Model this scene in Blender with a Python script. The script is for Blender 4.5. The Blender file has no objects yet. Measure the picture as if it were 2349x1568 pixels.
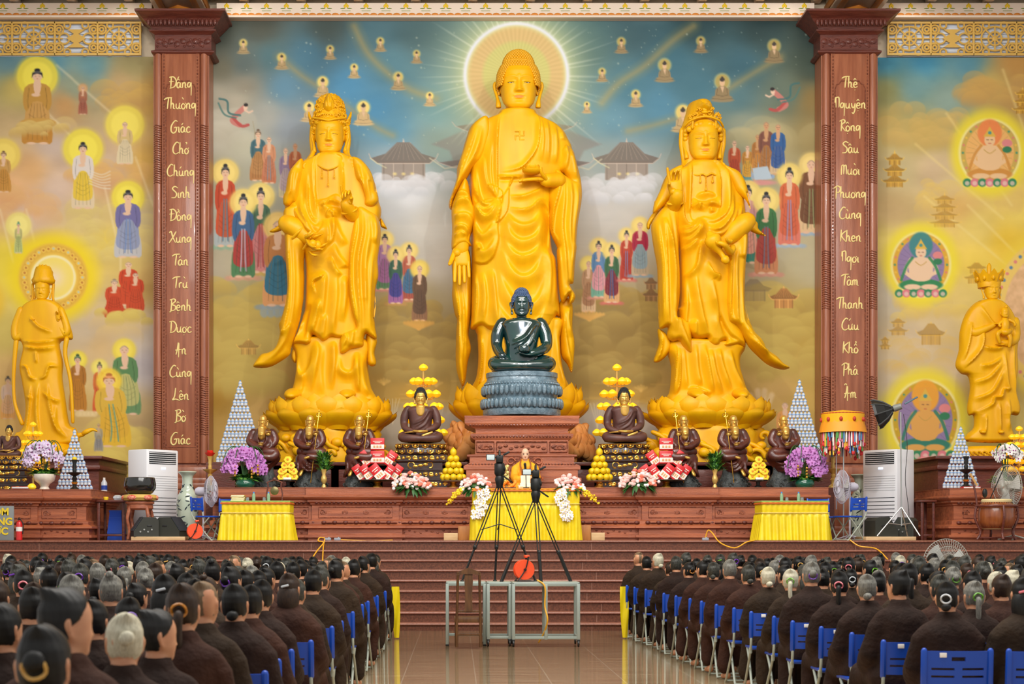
import bpy,math,random
import numpy as np
from mathutils import Vector,Matrix,Quaternion
from mathutils.geometry import delaunay_2d_cdt
SC=bpy.context.scene
COL=SC.collection
PI=math.pi
rnd=random.Random(7)
nrs=np.random.RandomState(5)
# ---- the lens: focal length in pixels, the point the view axis meets the picture, eye height
F,CX,CY,EYE=3575.0,1048.0,1234.0,1.54
STAGE=1.5
def X(px,D):return(px-CX)*D/F
def Z(py,D):return EYE-(py-CY)*D/F
def P(px,py,D):return np.array([X(px,D),D,Z(py,D)])
def crop(ox,oy,k):return lambda pts:[(ox+x/k,oy+y/k)for x,y in pts]
def lin(c):
 c=np.array(c[:3],float)/255.0
 return np.where(c<=0.04045,c/12.92,((c+0.055)/1.055)**2.4)
 # ---- materials
MATS={}
def nd(nt,t,**kw):
 n=nt.nodes.new(t)
 for k,v in kw.items():
  try:n.inputs[k.replace('_',' ')].default_value=v
  except Exception:setattr(n,k,v)
 return n
def mat(name,c,rough=0.6,metal=0.0,spec=0.5,var=0.0,vscale=6.0,c2=None,bump=0.0,bscale=20.0,stretch=None,emit=None,estr=0.0,trans=0.0,alpha=1.0,coat=0.0,sss=0.0,vdetail=4.0):
 if name in MATS:return MATS[name]
 m=bpy.data.materials.new(name);m.use_nodes=True
 nt=m.node_tree;b=nt.nodes['Principled BSDF']
 col=tuple(lin(c))+(1.0,)
 b.inputs['Base Color'].default_value=col
 b.inputs['Roughness'].default_value=rough
 b.inputs['Metallic'].default_value=metal
 b.inputs['Specular IOR Level'].default_value=spec
 if coat:b.inputs['Coat Weight'].default_value=coat;b.inputs['Coat Roughness'].default_value=0.08
 if trans:b.inputs['Transmission Weight'].default_value=trans
 if alpha<1:b.inputs['Alpha'].default_value=alpha
 if emit is not None:
  b.inputs['Emission Color'].default_value=tuple(lin(emit))+(1,);b.inputs['Emission Strength'].default_value=estr
 if var or c2 is not None or bump:
  tc=nt.nodes.new('ShaderNodeTexCoord');mp=nt.nodes.new('ShaderNodeMapping')
  nt.links.new(tc.outputs['Object'],mp.inputs['Vector'])
  if stretch:mp.inputs['Scale'].default_value=stretch
 if var or c2 is not None:
  no=nt.nodes.new('ShaderNodeTexNoise');no.inputs['Scale'].default_value=vscale;no.inputs['Detail'].default_value=vdetail
  nt.links.new(mp.outputs['Vector'],no.inputs['Vector'])
  rp=nt.nodes.new('ShaderNodeValToRGB')
  rp.color_ramp.elements[0].position=0.35;rp.color_ramp.elements[1].position=0.65
  if c2 is None:
   rp.color_ramp.elements[0].color=tuple(np.clip(lin(c)*(1-var),0,1))+(1,)
   rp.color_ramp.elements[1].color=tuple(np.clip(lin(c)*(1+var),0,1))+(1,)
  else:
   rp.color_ramp.elements[0].color=col
   rp.color_ramp.elements[1].color=tuple(lin(c2))+(1,)
  nt.links.new(no.outputs['Fac'],rp.inputs['Fac']);nt.links.new(rp.outputs['Color'],b.inputs['Base Color'])
 if bump:
  nb=nt.nodes.new('ShaderNodeTexNoise');nb.inputs['Scale'].default_value=bscale;nb.inputs['Detail'].default_value=5
  nt.links.new(mp.outputs['Vector'],nb.inputs['Vector'])
  bp=nt.nodes.new('ShaderNodeBump');bp.inputs['Strength'].default_value=bump;bp.inputs['Distance'].default_value=0.05
  nt.links.new(nb.outputs['Fac'],bp.inputs['Height']);nt.links.new(bp.outputs['Normal'],b.inputs['Normal'])
 MATS[name]=m
 return m
def attr_mat(name,rough=0.7,spec=0.3):
 if name in MATS:return MATS[name]
 m=bpy.data.materials.new(name);m.use_nodes=True
 nt=m.node_tree;b=nt.nodes['Principled BSDF']
 a=nt.nodes.new('ShaderNodeVertexColor');a.layer_name='Col'
 nt.links.new(a.outputs['Color'],b.inputs['Base Color'])
 b.inputs['Roughness'].default_value=rough;b.inputs['Specular IOR Level'].default_value=spec
 MATS[name]=m
 return m
 # ---- mesh building
class MB:
 def __init__(s):s.v=[];s.f=[];s.n=0;s.mi=[]
 def add(s,V,Fs,mi=0):
  V=np.asarray(V,float).reshape(-1,3)
  s.v.append(V)
  if isinstance(Fs,np.ndarray):Fs=[Fs];
  for a in Fs:
   a=np.asarray(a,np.int64)
   if a.ndim==1:a=a[None,:]
   if len(a)==0:continue
   s.f.append(a+s.n);s.mi.append(mi)
  s.n+=len(V);return s
 def join(s,o,M=None,mi=None):
  off=s.n
  for V in o.v:
   if M is not None:V=V@np.array(M)[:3,:3].T+np.array(M)[:3,3]
   s.v.append(V)
  for a,k in zip(o.f,o.mi):s.f.append(a+off);s.mi.append(k if mi is None else mi)
  s.n+=o.n;return s
 def grid(s,G,wu=False,wv=False,mi=0,cap0=False,cap1=False):
  G=np.asarray(G,float);n,m=G.shape[:2]
  idx=np.arange(n*m).reshape(n,m)
  if wu:idx=np.vstack([idx,idx[:1]])
  if wv:idx=np.hstack([idx,idx[:,:1]])
  q=np.stack([idx[:-1,:-1],idx[:-1,1:],idx[1:,1:],idx[1:,:-1]],-1).reshape(-1,4)
  fs=[q]
  if cap0:fs.append(np.arange(m)[::-1])
  if cap1:fs.append(np.arange((n-1)*m,n*m))
  return s.add(G.reshape(-1,3),fs,mi)
 def box(s,c,d,R=None,mi=0):
  d=np.array(d,float)/2
  V=np.array([(x,y,z)for x in(-1,1)for y in(-1,1)for z in(-1,1)],float)*d
  if R is not None:V=V@np.array(R).T
  V=V+np.array(c,float)
  return s.add(V,np.array([[0,1,3,2],[4,6,7,5],[0,4,5,1],[2,3,7,6],[0,2,6,4],[1,5,7,3]]),mi)
 def boxz(s,x0,x1,y0,y1,z0,z1,mi=0):return s.box(((x0+x1)/2,(y0+y1)/2,(z0+z1)/2),(x1-x0,y1-y0,z1-z0),None,mi)
 def rbox(s,c,d,r=0.01,R=None,mi=0,seg=2):
  d=np.array(d,float)/2;r=min(r,d.min()*0.98)
  pts=[];zs=[]
  for k in range(seg+1):
   a=PI/2*k/seg;zs.append((-d[2]+r-r*math.cos(a),r-r*math.sin(a)))
  zs=zs+[(-z,i)for z,i in zs[::-1]]
  for z,ins in zs:
   row=[]
   for(sx,sy,a0)in((1,1,0),(-1,1,PI/2),(-1,-1,PI),(1,-1,1.5*PI)):
    for k in range(seg+1):
     a=a0+PI/2*k/seg
     rr=max(r-ins,1e-5)
     row.append((sx*(d[0]-r)+rr*math.cos(a),sy*(d[1]-r)+rr*math.sin(a),z))
   pts.append(row)
  G=np.array(pts)
  if R is not None:G=G@np.array(R).T
  G=G+np.array(c,float)
  return s.grid(G,wv=True,mi=mi,cap0=True,cap1=True)
 def tube(s,path,r,n=8,mi=0,caps=True,flat=None,roundend=False):
  p=np.asarray(path,float);k=len(p)
  r=np.full(k,r,float)if np.isscalar(r)else np.asarray(r,float)
  if roundend:
   t0=p[0]-p[1];t0/=np.linalg.norm(t0)+1e-9;t1=p[-1]-p[-2];t1/=np.linalg.norm(t1)+1e-9
   A=[p[0]+t0*r[0]*q for q in(0.95,0.7)];B=[p[-1]+t1*r[-1]*q for q in(0.7,0.95)]
   p=np.vstack([A,p,B]);r=np.concatenate([[r[0]*0.3,r[0]*0.72],r,[r[-1]*0.72,r[-1]*0.3]]);k=len(p)
  T=np.gradient(p,axis=0);T/=np.linalg.norm(T,axis=1)[:,None]+1e-12
  up=np.array([0,0,1.0])if abs(T[0][2])<0.9 else np.array([0,1.0,0])
  N=np.cross(T[0],up);N/=np.linalg.norm(N)
  rows=[]
  a=np.linspace(0,2*PI,n,endpoint=False)
  for i in range(k):
   N=N-T[i]*np.dot(N,T[i]);N/=np.linalg.norm(N)+1e-12
   B=np.cross(T[i],N)
   fl=1.0 if flat is None else flat
   rows.append(p[i]+r[i]*(np.cos(a)[:,None]*N+fl*np.sin(a)[:,None]*B))
  return s.grid(np.array(rows),wv=True,mi=mi,cap0=caps,cap1=caps)
 def bar(s,a,b,r,n=8,mi=0):return s.tube([a,b],r,n,mi)
 def lathe(s,prof,c=(0,0,0),n=24,mi=0,R=None,sx=1,sy=1,caps=True,wob=None):
  a=np.linspace(0,2*PI,n,endpoint=False)
  pr=np.array(prof,float)
  rr=pr[:,0][:,None]*np.ones(n)
  if wob is not None:rr=rr*wob(a[None,:],pr[:,1][:,None])
  G=np.stack([rr*np.cos(a)*sx,rr*np.sin(a)*sy,pr[:,1][:,None]*np.ones(n)],-1)
  if R is not None:G=G@np.array(R).T
  return s.grid(G+np.array(c,float),wv=True,mi=mi,cap0=caps,cap1=caps)
 def rlathe(s,prof,c=(0,0,0),mi=0,open_back=False):
  G=np.array([[(-w,-d,z),(w,-d,z),(w,d,z),(-w,d,z)]for w,d,z in prof],float)+np.array(c,float)
  return s.grid(G,wv=True,mi=mi,cap0=True,cap1=True)
 def ell(s,c,r,nu=12,nv=8,mi=0,R=None):
  r=np.array([r,r,r]if np.isscalar(r)else r,float)
  th=np.linspace(0.0,PI,nv+1)[1:-1];a=np.linspace(0,2*PI,nu,endpoint=False)
  G=np.stack([np.sin(th)[:,None]*np.cos(a),np.sin(th)[:,None]*np.sin(a),np.cos(th)[:,None]*np.ones(nu)],-1).reshape(-1,3)
  V=np.vstack([[(0,0,1)],G,[(0,0,-1)]])*r
  if R is not None:V=V@np.array(R).T
  V=V+np.array(c,float);nr=nv-1
  idx=1+np.arange(nr*nu).reshape(nr,nu);ix2=np.hstack([idx,idx[:,:1]])
  q=np.stack([ix2[:-1,:-1],ix2[1:,:-1],ix2[1:,1:],ix2[:-1,1:]],-1).reshape(-1,4)
  t0=np.stack([np.zeros(nu,int),ix2[0,:-1],ix2[0,1:]],-1)
  t1=np.stack([np.full(nu,nr*nu+1),ix2[-1,1:],ix2[-1,:-1]],-1)
  return s.add(V,[q,t0,t1],mi)
 def prism(s,poly,y0,y1,mi=0,axis='y'):
  p=np.array(poly,float);n=len(p)
  area=0.5*np.sum(p[:,0]*np.roll(p[:,1],-1)-np.roll(p[:,0],-1)*p[:,1])
  if area<0:p=p[::-1]
  def mk(y):
   if axis=='y':return np.stack([p[:,0],np.full(n,y),p[:,1]],-1)
   if axis=='x':return np.stack([np.full(n,y),p[:,0],p[:,1]],-1)
   return np.stack([p[:,0],p[:,1],np.full(n,y)],-1)
  V=np.vstack([mk(y0),mk(y1)]);i=np.arange(n);j=(i+1)%n
  return s.add(V,[np.stack([i,j,j+n,i+n],-1),i[::-1].copy(),i+n],mi)
 def verts(s):return np.vstack(s.v)
 def build(s,name,mats,parent=None,loc=None,smooth=True,angle=40,col=None,keep=False):
  V=np.vstack(s.v)if s.v else np.zeros((0,3))
  if parent is not None and not keep:V=V-np.array(abs_loc(parent))
  if loc is not None:V=V-np.array(loc,float)
  me=bpy.data.meshes.new(name)
  ls=np.concatenate([a.ravel()for a in s.f]);ns=np.concatenate([np.full(len(a),a.shape[1])for a in s.f])
  ms=np.concatenate([np.full(len(a),k)for a,k in zip(s.f,s.mi)])
  me.vertices.add(len(V));me.vertices.foreach_set('co',V.astype(np.float32).ravel())
  me.loops.add(len(ls));me.loops.foreach_set('vertex_index',ls.astype(np.int32))
  st=np.concatenate([[0],np.cumsum(ns)[:-1]])
  me.polygons.add(len(ns));me.polygons.foreach_set('loop_start',st.astype(np.int32))
  me.polygons.foreach_set('material_index',ms.astype(np.int32))
  me.update(calc_edges=True);me.validate()
  if col is not None:
   ca=me.color_attributes.new('Col','FLOAT_COLOR','POINT')
   c4=np.concatenate([col,np.ones((len(col),1))],1).astype(np.float32);ca.data.foreach_set('color',c4.ravel())
  if smooth:
   me.shade_smooth()
   if angle:me.set_sharp_from_angle(angle=math.radians(angle))
  for m in(mats if isinstance(mats,(list,tuple))else[mats]):me.materials.append(m)
  o=bpy.data.objects.new(name,me);COL.objects.link(o)
  if parent is not None:o.parent=parent
  if loc is not None:o.location=loc
  return o
def abs_loc(o):
 L=np.array(o.location,float)
 while o.parent is not None:
  o=o.parent;L=L+np.array(o.location,float)
 return L
def tag(o,label=None,cat=None,group=None,kind=None):
 if label:o['label']=label
 if cat:o['category']=cat
 if group:o['group']=group
 if kind:o['kind']=kind
 return o
def thing(name,label,cat,loc=(0,0,0),rz=0.0,group=None):
 o=bpy.data.objects.new(name,None);COL.objects.link(o);o.empty_display_size=0.1
 o.location=loc;o.rotation_euler=(0,0,rz)
 return tag(o,label,cat,group)
def struct(name,mb,m,**kw):
 o=mb.build(name,m,**kw);o['kind']='structure';return o
KIDS={}
def dup(root,loc=None,rz=None,label=None,group=None,scale=None):
 r=root.copy();COL.objects.link(r)
 if loc is not None:r.location=loc
 if rz is not None:r.rotation_euler=(0,0,rz)
 if scale is not None:r.scale=(scale,scale,scale)if np.isscalar(scale)else scale
 if label:r['label']=label
 if group:r['group']=group
 if root.name not in KIDS:KIDS[root.name]=[(c,list(c.children))for c in root.children]
 for c,gs in KIDS[root.name]:
  d=c.copy();COL.objects.link(d);d.parent=r
  for g in gs:
   e=g.copy();COL.objects.link(e);e.parent=d
 return r
def rotz(a):c,s=math.cos(a),math.sin(a);return np.array([[c,-s,0],[s,c,0],[0,0,1.0]])
def rotx(a):c,s=math.cos(a),math.sin(a);return np.array([[1.0,0,0],[0,c,-s],[0,s,c]])
def roty(a):c,s=math.cos(a),math.sin(a);return np.array([[c,0,s],[0,1.0,0],[-s,0,c]])
def M4(R=None,t=(0,0,0)):
 M=np.eye(4)
 if R is not None:M[:3,:3]=R
 M[:3,3]=t;return M
def smooth_curve(pts,n=6,closed=False):
 p=np.array(pts,float);k=len(p)
 if k<3 and not closed:return p
 out=[]
 rng=range(k)if closed else range(k-1)
 for i in rng:
  if closed:a,b,c,d=p[(i-1)%k],p[i],p[(i+1)%k],p[(i+2)%k]
  else:a,b,c,d=p[max(i-1,0)],p[i],p[i+1],p[min(i+2,k-1)]
  for t in np.arange(n)/n:
   out.append(0.5*(2*b+(c-a)*t+(2*a-5*b+4*c-d)*t*t+(3*b-a-3*c+d)*t**3))
 if not closed:out.append(p[-1])
 return np.array(out)
def resample(p,h,closed=False):
 p=np.asarray(p,float)
 if closed:p=np.vstack([p,p[:1]])
 d=np.concatenate([[0],np.cumsum(np.linalg.norm(np.diff(p,axis=0),axis=1))])
 n=max(3,int(d[-1]/h));t=np.linspace(0,d[-1],n+1)
 q=np.stack([np.interp(t,d,p[:,k])for k in range(p.shape[1])],-1)
 return q[:-1]if closed else q
def seg_dist(Q,poly,closed=False):
 p=np.asarray(poly,float)
 if closed:p=np.vstack([p,p[:1]])
 best=np.full(len(Q),1e9);bt=np.zeros(len(Q));n=len(p)-1
 for i in range(n):
  a,b=p[i],p[i+1];ab=b-a;L=ab@ab+1e-12
  t=np.clip(((Q-a)@ab)/L,0,1)
  d=np.hypot(Q[:,0]-a[0]-t*ab[0],Q[:,1]-a[1]-t*ab[1])
  k=d<best;best[k]=d[k];bt[k]=(i+t[k])/n
 return best,bt
def inside(Q,poly):
 p=np.asarray(poly,float);q=np.roll(p,-1,0);c=np.zeros(len(Q),bool)
 for(x0,y0),(x1,y1)in zip(p,q):
  if y0==y1:continue
  k=((y0>Q[:,1])!=(y1>Q[:,1]))&(Q[:,0]<(x1-x0)*(Q[:,1]-y0)/(y1-y0)+x0)
  c^=k
 return c
def sstep(x):x=np.clip(x,0,1);return x*x*(3-2*x)
# ===  camera, world, lamps
cam=bpy.data.cameras.new('camera');camo=bpy.data.objects.new('camera',cam);COL.objects.link(camo)
camo.location=(0,0,EYE);camo.rotation_euler=(PI/2,0,0)
cam.sensor_width=36;cam.sensor_fit='HORIZONTAL';cam.lens=F/2349*36
cam.shift_x=(1174.5-CX)/2349;cam.shift_y=(CY-784)/2349
cam.clip_end=200
cam.dof.use_dof=True;cam.dof.focus_distance=29.5;cam.dof.aperture_fstop=4.5
SC.camera=camo
SC.view_settings.view_transform='Standard';SC.view_settings.look='None';SC.view_settings.gamma=1
SC.view_settings.exposure=0.0;SC.view_settings.use_curve_mapping=False
w=bpy.data.worlds.new('hall_daylight');SC.world=w;w.use_nodes=True
w.node_tree.nodes['Background'].inputs[0].default_value=(1.0,0.99,0.98,1)
w.node_tree.nodes['Background'].inputs[1].default_value=0.66
def area(name,loc,aim,size,power,col=(1,0.95,0.88),sizey=None):
 l=bpy.data.lights.new(name,'AREA');l.energy=power;l.color=col;l.shape='RECTANGLE' if sizey else 'SQUARE';l.size=size
 if sizey:l.size_y=sizey
 o=bpy.data.objects.new(name,l);COL.objects.link(o);o.location=loc
 o.rotation_euler=(Vector(aim)-Vector(loc)).to_track_quat('-Z','Y').to_euler();return o
def spot(name,loc,aim,power,ang,col=(1,0.97,0.93),blend=0.5,rad=0.25):
 l=bpy.data.lights.new(name,'SPOT');l.energy=power;l.color=col;l.spot_size=math.radians(ang);l.spot_blend=blend;l.shadow_soft_size=rad
 o=bpy.data.objects.new(name,l);COL.objects.link(o);o.location=loc
 o.rotation_euler=(Vector(aim)-Vector(loc)).to_track_quat('-Z','Y').to_euler();return o
spot('stage_spotlight',(-2.9,14.5,13.3),(2.4,34,7.0),1750,84,col=(1,0.98,0.95),rad=0.2)
spot('stage_spotlight',(5.5,14.5,13.3),(0.2,34,7.0),1750,84,col=(1,0.98,0.95),rad=0.2)
area('ceiling_lamp_panel',(1.3,22.5,13.2),(1.3,30.5,2),16,1650,sizey=3,col=(1,0.98,0.95))
area('altar_led_lamp',(1.35,28.6,6.2),(1.35,31.3,4.4),0.35,16,col=(.75,.84,1))
area('hall_lamp_panel',(1.3,11,11.5),(1.3,14,0),14,2300,sizey=8,col=(1,0.97,0.92))
# ===  materials of the setting
WOOD=mat('carved_rosewood',(182,104,66),rough=0.42,c2=(144,76,48),vscale=2.2,stretch=(0.5,4,7),bump=0.25,bscale=22,coat=0.12)
WOODV=mat('pillar_rosewood',(174,108,76),rough=0.4,c2=(146,84,58),vscale=2.0,stretch=(5,4,0.4),bump=0.12,bscale=14,coat=0.3)
WOODC=mat('carved_relief_wood',(164,92,62),rough=0.45,c2=(114,58,38),vscale=16,bump=1.0,bscale=26,coat=0.2)
WOODD=mat('dark_red_wood',(112,54,40),rough=0.42,c2=(90,40,30),vscale=4,stretch=(.6,3,5),bump=0.3,bscale=18,coat=0.2)
GRAN=mat('brown_red_granite',(112,66,46),rough=0.4,c2=(82,46,32),vscale=34,vdetail=8,coat=0.0)
GRANE=mat('polished_granite_nosing',(146,94,74),rough=0.42,c2=(122,74,58),vscale=30)
WHITE=mat('white_paint',(236,232,226),rough=0.5)
CREAM=mat('cream_plaster',(238,222,196),rough=0.7,var=0.04)
GOLDP=mat('gold_paint',(222,182,92),rough=0.45)
GOLDM=mat('bright_gilding',(226,176,74),rough=0.25,metal=0.85)
BLACK=mat('black_plastic',(20,21,20),rough=0.45,var=0.2)
STEEL=mat('brushed_steel',(188,190,186),rough=0.3,metal=0.8)
def floor_mat():
 m=bpy.data.materials.new('polished_beige_tile');m.use_nodes=True;nt=m.node_tree;b=nt.nodes['Principled BSDF'];L=nt.links
 tc=nt.nodes.new('ShaderNodeTexCoord');mp=nt.nodes.new('ShaderNodeMapping');mp.inputs['Scale'].default_value=(0.35,9,1)
 L.new(tc.outputs['Object'],mp.inputs['Vector'])
 no=nt.nodes.new('ShaderNodeTexNoise');no.inputs['Scale'].default_value=2.2;no.inputs['Detail'].default_value=6;L.new(mp.outputs['Vector'],no.inputs['Vector'])
 rp=nt.nodes.new('ShaderNodeValToRGB');L.new(no.outputs['Fac'],rp.inputs['Fac'])
 rp.color_ramp.elements[0].position=0.38;rp.color_ramp.elements[1].position=0.62
 rp.color_ramp.elements[0].color=tuple(lin((176,146,112)))+(1,);rp.color_ramp.elements[1].color=tuple(lin((214,188,150)))+(1,)
 sp=nt.nodes.new('ShaderNodeSeparateXYZ');L.new(tc.outputs['Object'],sp.inputs[0])
 def line(out,off,pitch,wd):
  a=nt.nodes.new('ShaderNodeMath');a.operation='ADD';a.inputs[1].default_value=off+80.0;L.new(out,a.inputs[0])
  k=nt.nodes.new('ShaderNodeMath');k.operation='MODULO';k.inputs[1].default_value=pitch;L.new(a.outputs[0],k.inputs[0])
  c=nt.nodes.new('ShaderNodeMath');c.operation='LESS_THAN';c.inputs[1].default_value=wd;L.new(k.outputs[0],c.inputs[0]);return c
 lx=line(sp.outputs['X'],0.6,0.8,0.012);ly=line(sp.outputs['Y'],0.0,0.8,0.012)
 mx=nt.nodes.new('ShaderNodeMath');mx.operation='MAXIMUM';L.new(lx.outputs[0],mx.inputs[0]);L.new(ly.outputs[0],mx.inputs[1])
 mix=nt.nodes.new('ShaderNodeMix');mix.data_type='RGBA';L.new(mx.outputs[0],mix.inputs[0]);L.new(rp.outputs['Color'],mix.inputs[6]);mix.inputs[7].default_value=tuple(lin((232,214,184)))+(1,)
 L.new(mix.outputs[2],b.inputs['Base Color']);b.inputs['Roughness'].default_value=0.06;b.inputs['Specular IOR Level'].default_value=0.45
 return m
q=MB().boxz(-16,20,-3,26.0,-0.1,0.0);struct('floor',q,floor_mat(),smooth=False)
q=MB();zz=0.0;hs=[0.125]+[0.171875]*8
for k,h in enumerate(hs):
 y0=26.0+0.33*k;zz+=h
 yb=35.4 if k==8 else y0+0.36
 q.boxz(-16,20,y0,yb,zz-h-(0.05 if k==0 else 0.02),zz-0.035)
 q.tube([(-16,y0-0.012,zz-0.02),(20,y0-0.012,zz-0.02)],0.02,8,mi=1)
 q.boxz(-16,20,y0-0.012,yb,zz-0.0375,zz,mi=1)
 for xx in(-7.9,-2.9,2.25,7.1,12.4):
  q.boxz(xx+0.11*(k%3),xx+0.11*(k%3)+0.008,y0-0.0015,y0+0.01,zz-h+0.0,zz-0.05,mi=2)
STEPS=struct('stage_steps',q,[GRAN,GRANE,mat('pale_joint',(150,110,92))],angle=30)
q=MB().boxz(-16,20,35.0,35.3,0,14.6);struct('wall_back',q,CREAM,smooth=False)
q=MB()
q.boxz(-16,20,16,35.0,13.62,13.8)
struct('ceiling',q,mat('pale_painted_ceiling',(226,214,196),rough=0.8,c2=(206,184,150),vscale=5),smooth=False)
q=MB()
for x in np.arange(-15,19.5,1.28):q.rbox((x,30,13.58),(0.22,9.9,0.14),0.04)
for y in np.arange(25.2,34.6,1.28):q.rbox((2,y,13.57),(35.5,0.2,0.14),0.04)
struct('trim_1',q,[mat('ceiling_rib',(222,190,150),rough=0.7,c2=(236,226,208),vscale=8)])
q0=None
for i,(px,lab)in enumerate(((292,'bright white ceiling lamp panel beside the left pillar beam, on its mural side'),(547,'bright white ceiling lamp panel just inside the left pillar beam'),(1808,'bright white ceiling lamp panel just inside the right pillar beam'),(2083,'bright white ceiling lamp panel outside the right pillar beam'))):
 t=thing('ceiling_light',lab,'ceiling light',(X(px,34.5),33.7,13.5),0,'ceiling lamp panels')
 MB().rbox((0,0,0.02),(0.56,1.5,0.05),0.01).build('frame',WHITE,t,keep=True)
 MB().rbox((0,0,-0.02),(0.48,1.4,0.04),0.01).build('diffuser',mat('lit_diffuser',(255,252,244),emit=(255,250,238),estr=3.0),t,keep=True)
for i,px in enumerate((422,1950)):
 q=MB();xc=X(px,35.0)
 q.boxz(xc-0.56,xc+0.56,16,34.98,13.25,13.6)
 for s_ in(-1,1):
  q.boxz(xc+s_*0.38-0.07,xc+s_*0.38+0.07,16,34.97,13.235,13.26,mi=1)
  q.boxz(xc+s_*0.575-0.015,xc+s_*0.575+0.015,16,34.97,13.30,13.46,mi=1)
 for y in np.arange(34.45,18,-1.1):
  q.prism([(xc+0.28*math.cos(a)*(1-0.35*(k%2)),y+0.22*math.sin(a)*(1-0.35*(k%2)))for k,a in enumerate(np.linspace(0,2*PI,8,endpoint=False))],13.225,13.26,2,axis='z')
  q.ell((xc,y,13.235),(0.10,0.08,0.03),mi=3)
 struct('trim_%d'%(i+2),q,[CREAM,mat('orange_stripe',(226,150,50),rough=0.6),mat('ornament_orange',(214,130,40)),mat('ornament_green',(120,150,70))],smooth=False)
def cornice(name,px0,px1,dz=0.0):
 q=MB();D=34.75;x0,x1=X(px0,D),X(px1,D);zb=Z(42,D)+dz
 q.boxz(x0,x1,D,35.0,zb,zb+0.34)
 q.rbox(((x0+x1)/2,D-0.03,zb+0.02),(x1-x0,0.12,0.05),0.015)
 n=int((x1-x0)/0.17)
 for k in range(n):
  x=x0+(k+0.5)*(x1-x0)/n
  q.ell((x,D-0.005,zb+0.075),(0.085,0.02,0.045),8,5,mi=1)
 q.boxz(x0,x1,D-0.008,D+0.01,zb+0.045,zb+0.066,mi=2)
 n=int((x1-x0)/0.43)
 for k in range(n):
  x=x0+(k+0.5)*(x1-x0)/n;z=zb+0.235
  for a in(-0.5,0,0.5):q.ell((x+0.06*a,D,z+0.035+0.03*(1-abs(a)*2)),(0.028,0.02,0.04),8,5,mi=3)
  for a in(-1,1):q.ell((x+0.075*a,D,z-0.015),(0.06,0.015,0.014),8,5,mi=2)
  q.boxz(x-0.1,x+0.1,D-0.006,D,zb+0.16,zb+0.17,mi=2)
 return struct(name,q,[mat('cornice_white',(240,224,206),rough=0.7),mat('cornice_orange',(228,146,60)),mat('cornice_green',(132,156,74)),mat('cornice_yellow',(240,204,30))])
cornice('trim_4',497,1868);cornice('trim_5',-700,348,0.0);cornice('trim_6',2022,3000,0.0)
def fret(px0,px1,lab):
 D=34.85;x0,x1=X(px0,D),X(px1,D);z0,z1=Z(127,D),Z(50,D)
 t=thing('lattice_screen',lab,'screen',((x0+x1)/2,D,z0))
 q=MB()
 q.boxz(x0,x1,D+0.09,D+0.12,z0,z1)
 for z in np.arange(z0+0.02,z1,0.1):q.rbox(((x0+x1)/2,D+0.07,z),(x1-x0,0.03,0.05),0.01)
 q.build('louvre_backing',mat('white_louvre',(222,230,242),rough=0.4),t)
 q=MB()
 H=z1-z0
 for z in(z0+0.025,z1-0.025):q.rbox(((x0+x1)/2,D,z),(x1-x0,0.06,0.05),0.012)
 W=1.0;n=int(round((x1-x0)/W));W=(x1-x0)/n
 for k in range(n+1):q.rbox((x0+k*W,D,(z0+z1)/2),(0.045,0.06,H),0.012)
 def ring(cx,cz,r,rr=0.022,a0=0,a1=2*PI,sx=1.0):
  a=np.linspace(a0,a1,17);q.tube(np.stack([cx+sx*r*np.cos(a),np.full(17,D),cz+r*np.sin(a)],-1),rr,6)
 for k in range(n):
  cx=x0+(k+0.5)*W;cz=(z0+z1)/2
  if k%2==0:
   ring(cx,cz,0.15);ring(cx,cz,0.27,sx=1.15)
   for a in np.arange(8)*PI/4:q.bar((cx+0.06*math.cos(a),D,cz+0.06*math.sin(a)),(cx+0.27*math.cos(a)*1.1,D,cz+0.27*math.sin(a)),0.02,6)
   q.ell((cx,D,cz),(0.07,0.03,0.07))
  else:
   q.prism([(cx-0.2,cz-0.2),(cx-0.05,cz-0.1),(cx-0.22,cz),(cx-0.05,cz+0.1),(cx-0.2,cz+0.2),(cx+0.2,cz+0.2),(cx+0.05,cz+0.1),(cx+0.22,cz),(cx+0.05,cz-0.1),(cx+0.2,cz-0.2)],D-0.02,D+0.02)
   for s_ in(-1,1):ring(cx+s_*0.27,cz,0.12)
  for sx in(-1,1):
   for sz in(-1,1):
    ring(cx+sx*0.39,cz+sz*0.2,0.1);ring(cx+sx*0.39,cz+sz*0.2,0.045)
    ring(cx+sx*0.2,cz+sz*0.3,0.07)
  for z in(-0.12,0.0,0.12):
   for s_ in(-1,1):q.bar((cx+s_*0.3,D,cz+z),(cx+s_*0.5,D,cz+z),0.018,6)
 q.build('fretwork',GOLDP,t)
fret(-560,322,'pierced gold lattice screen above the left mural, beside the left pillar')
fret(2037,2920,'pierced gold lattice screen above the right mural, beside the right pillar')
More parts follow.
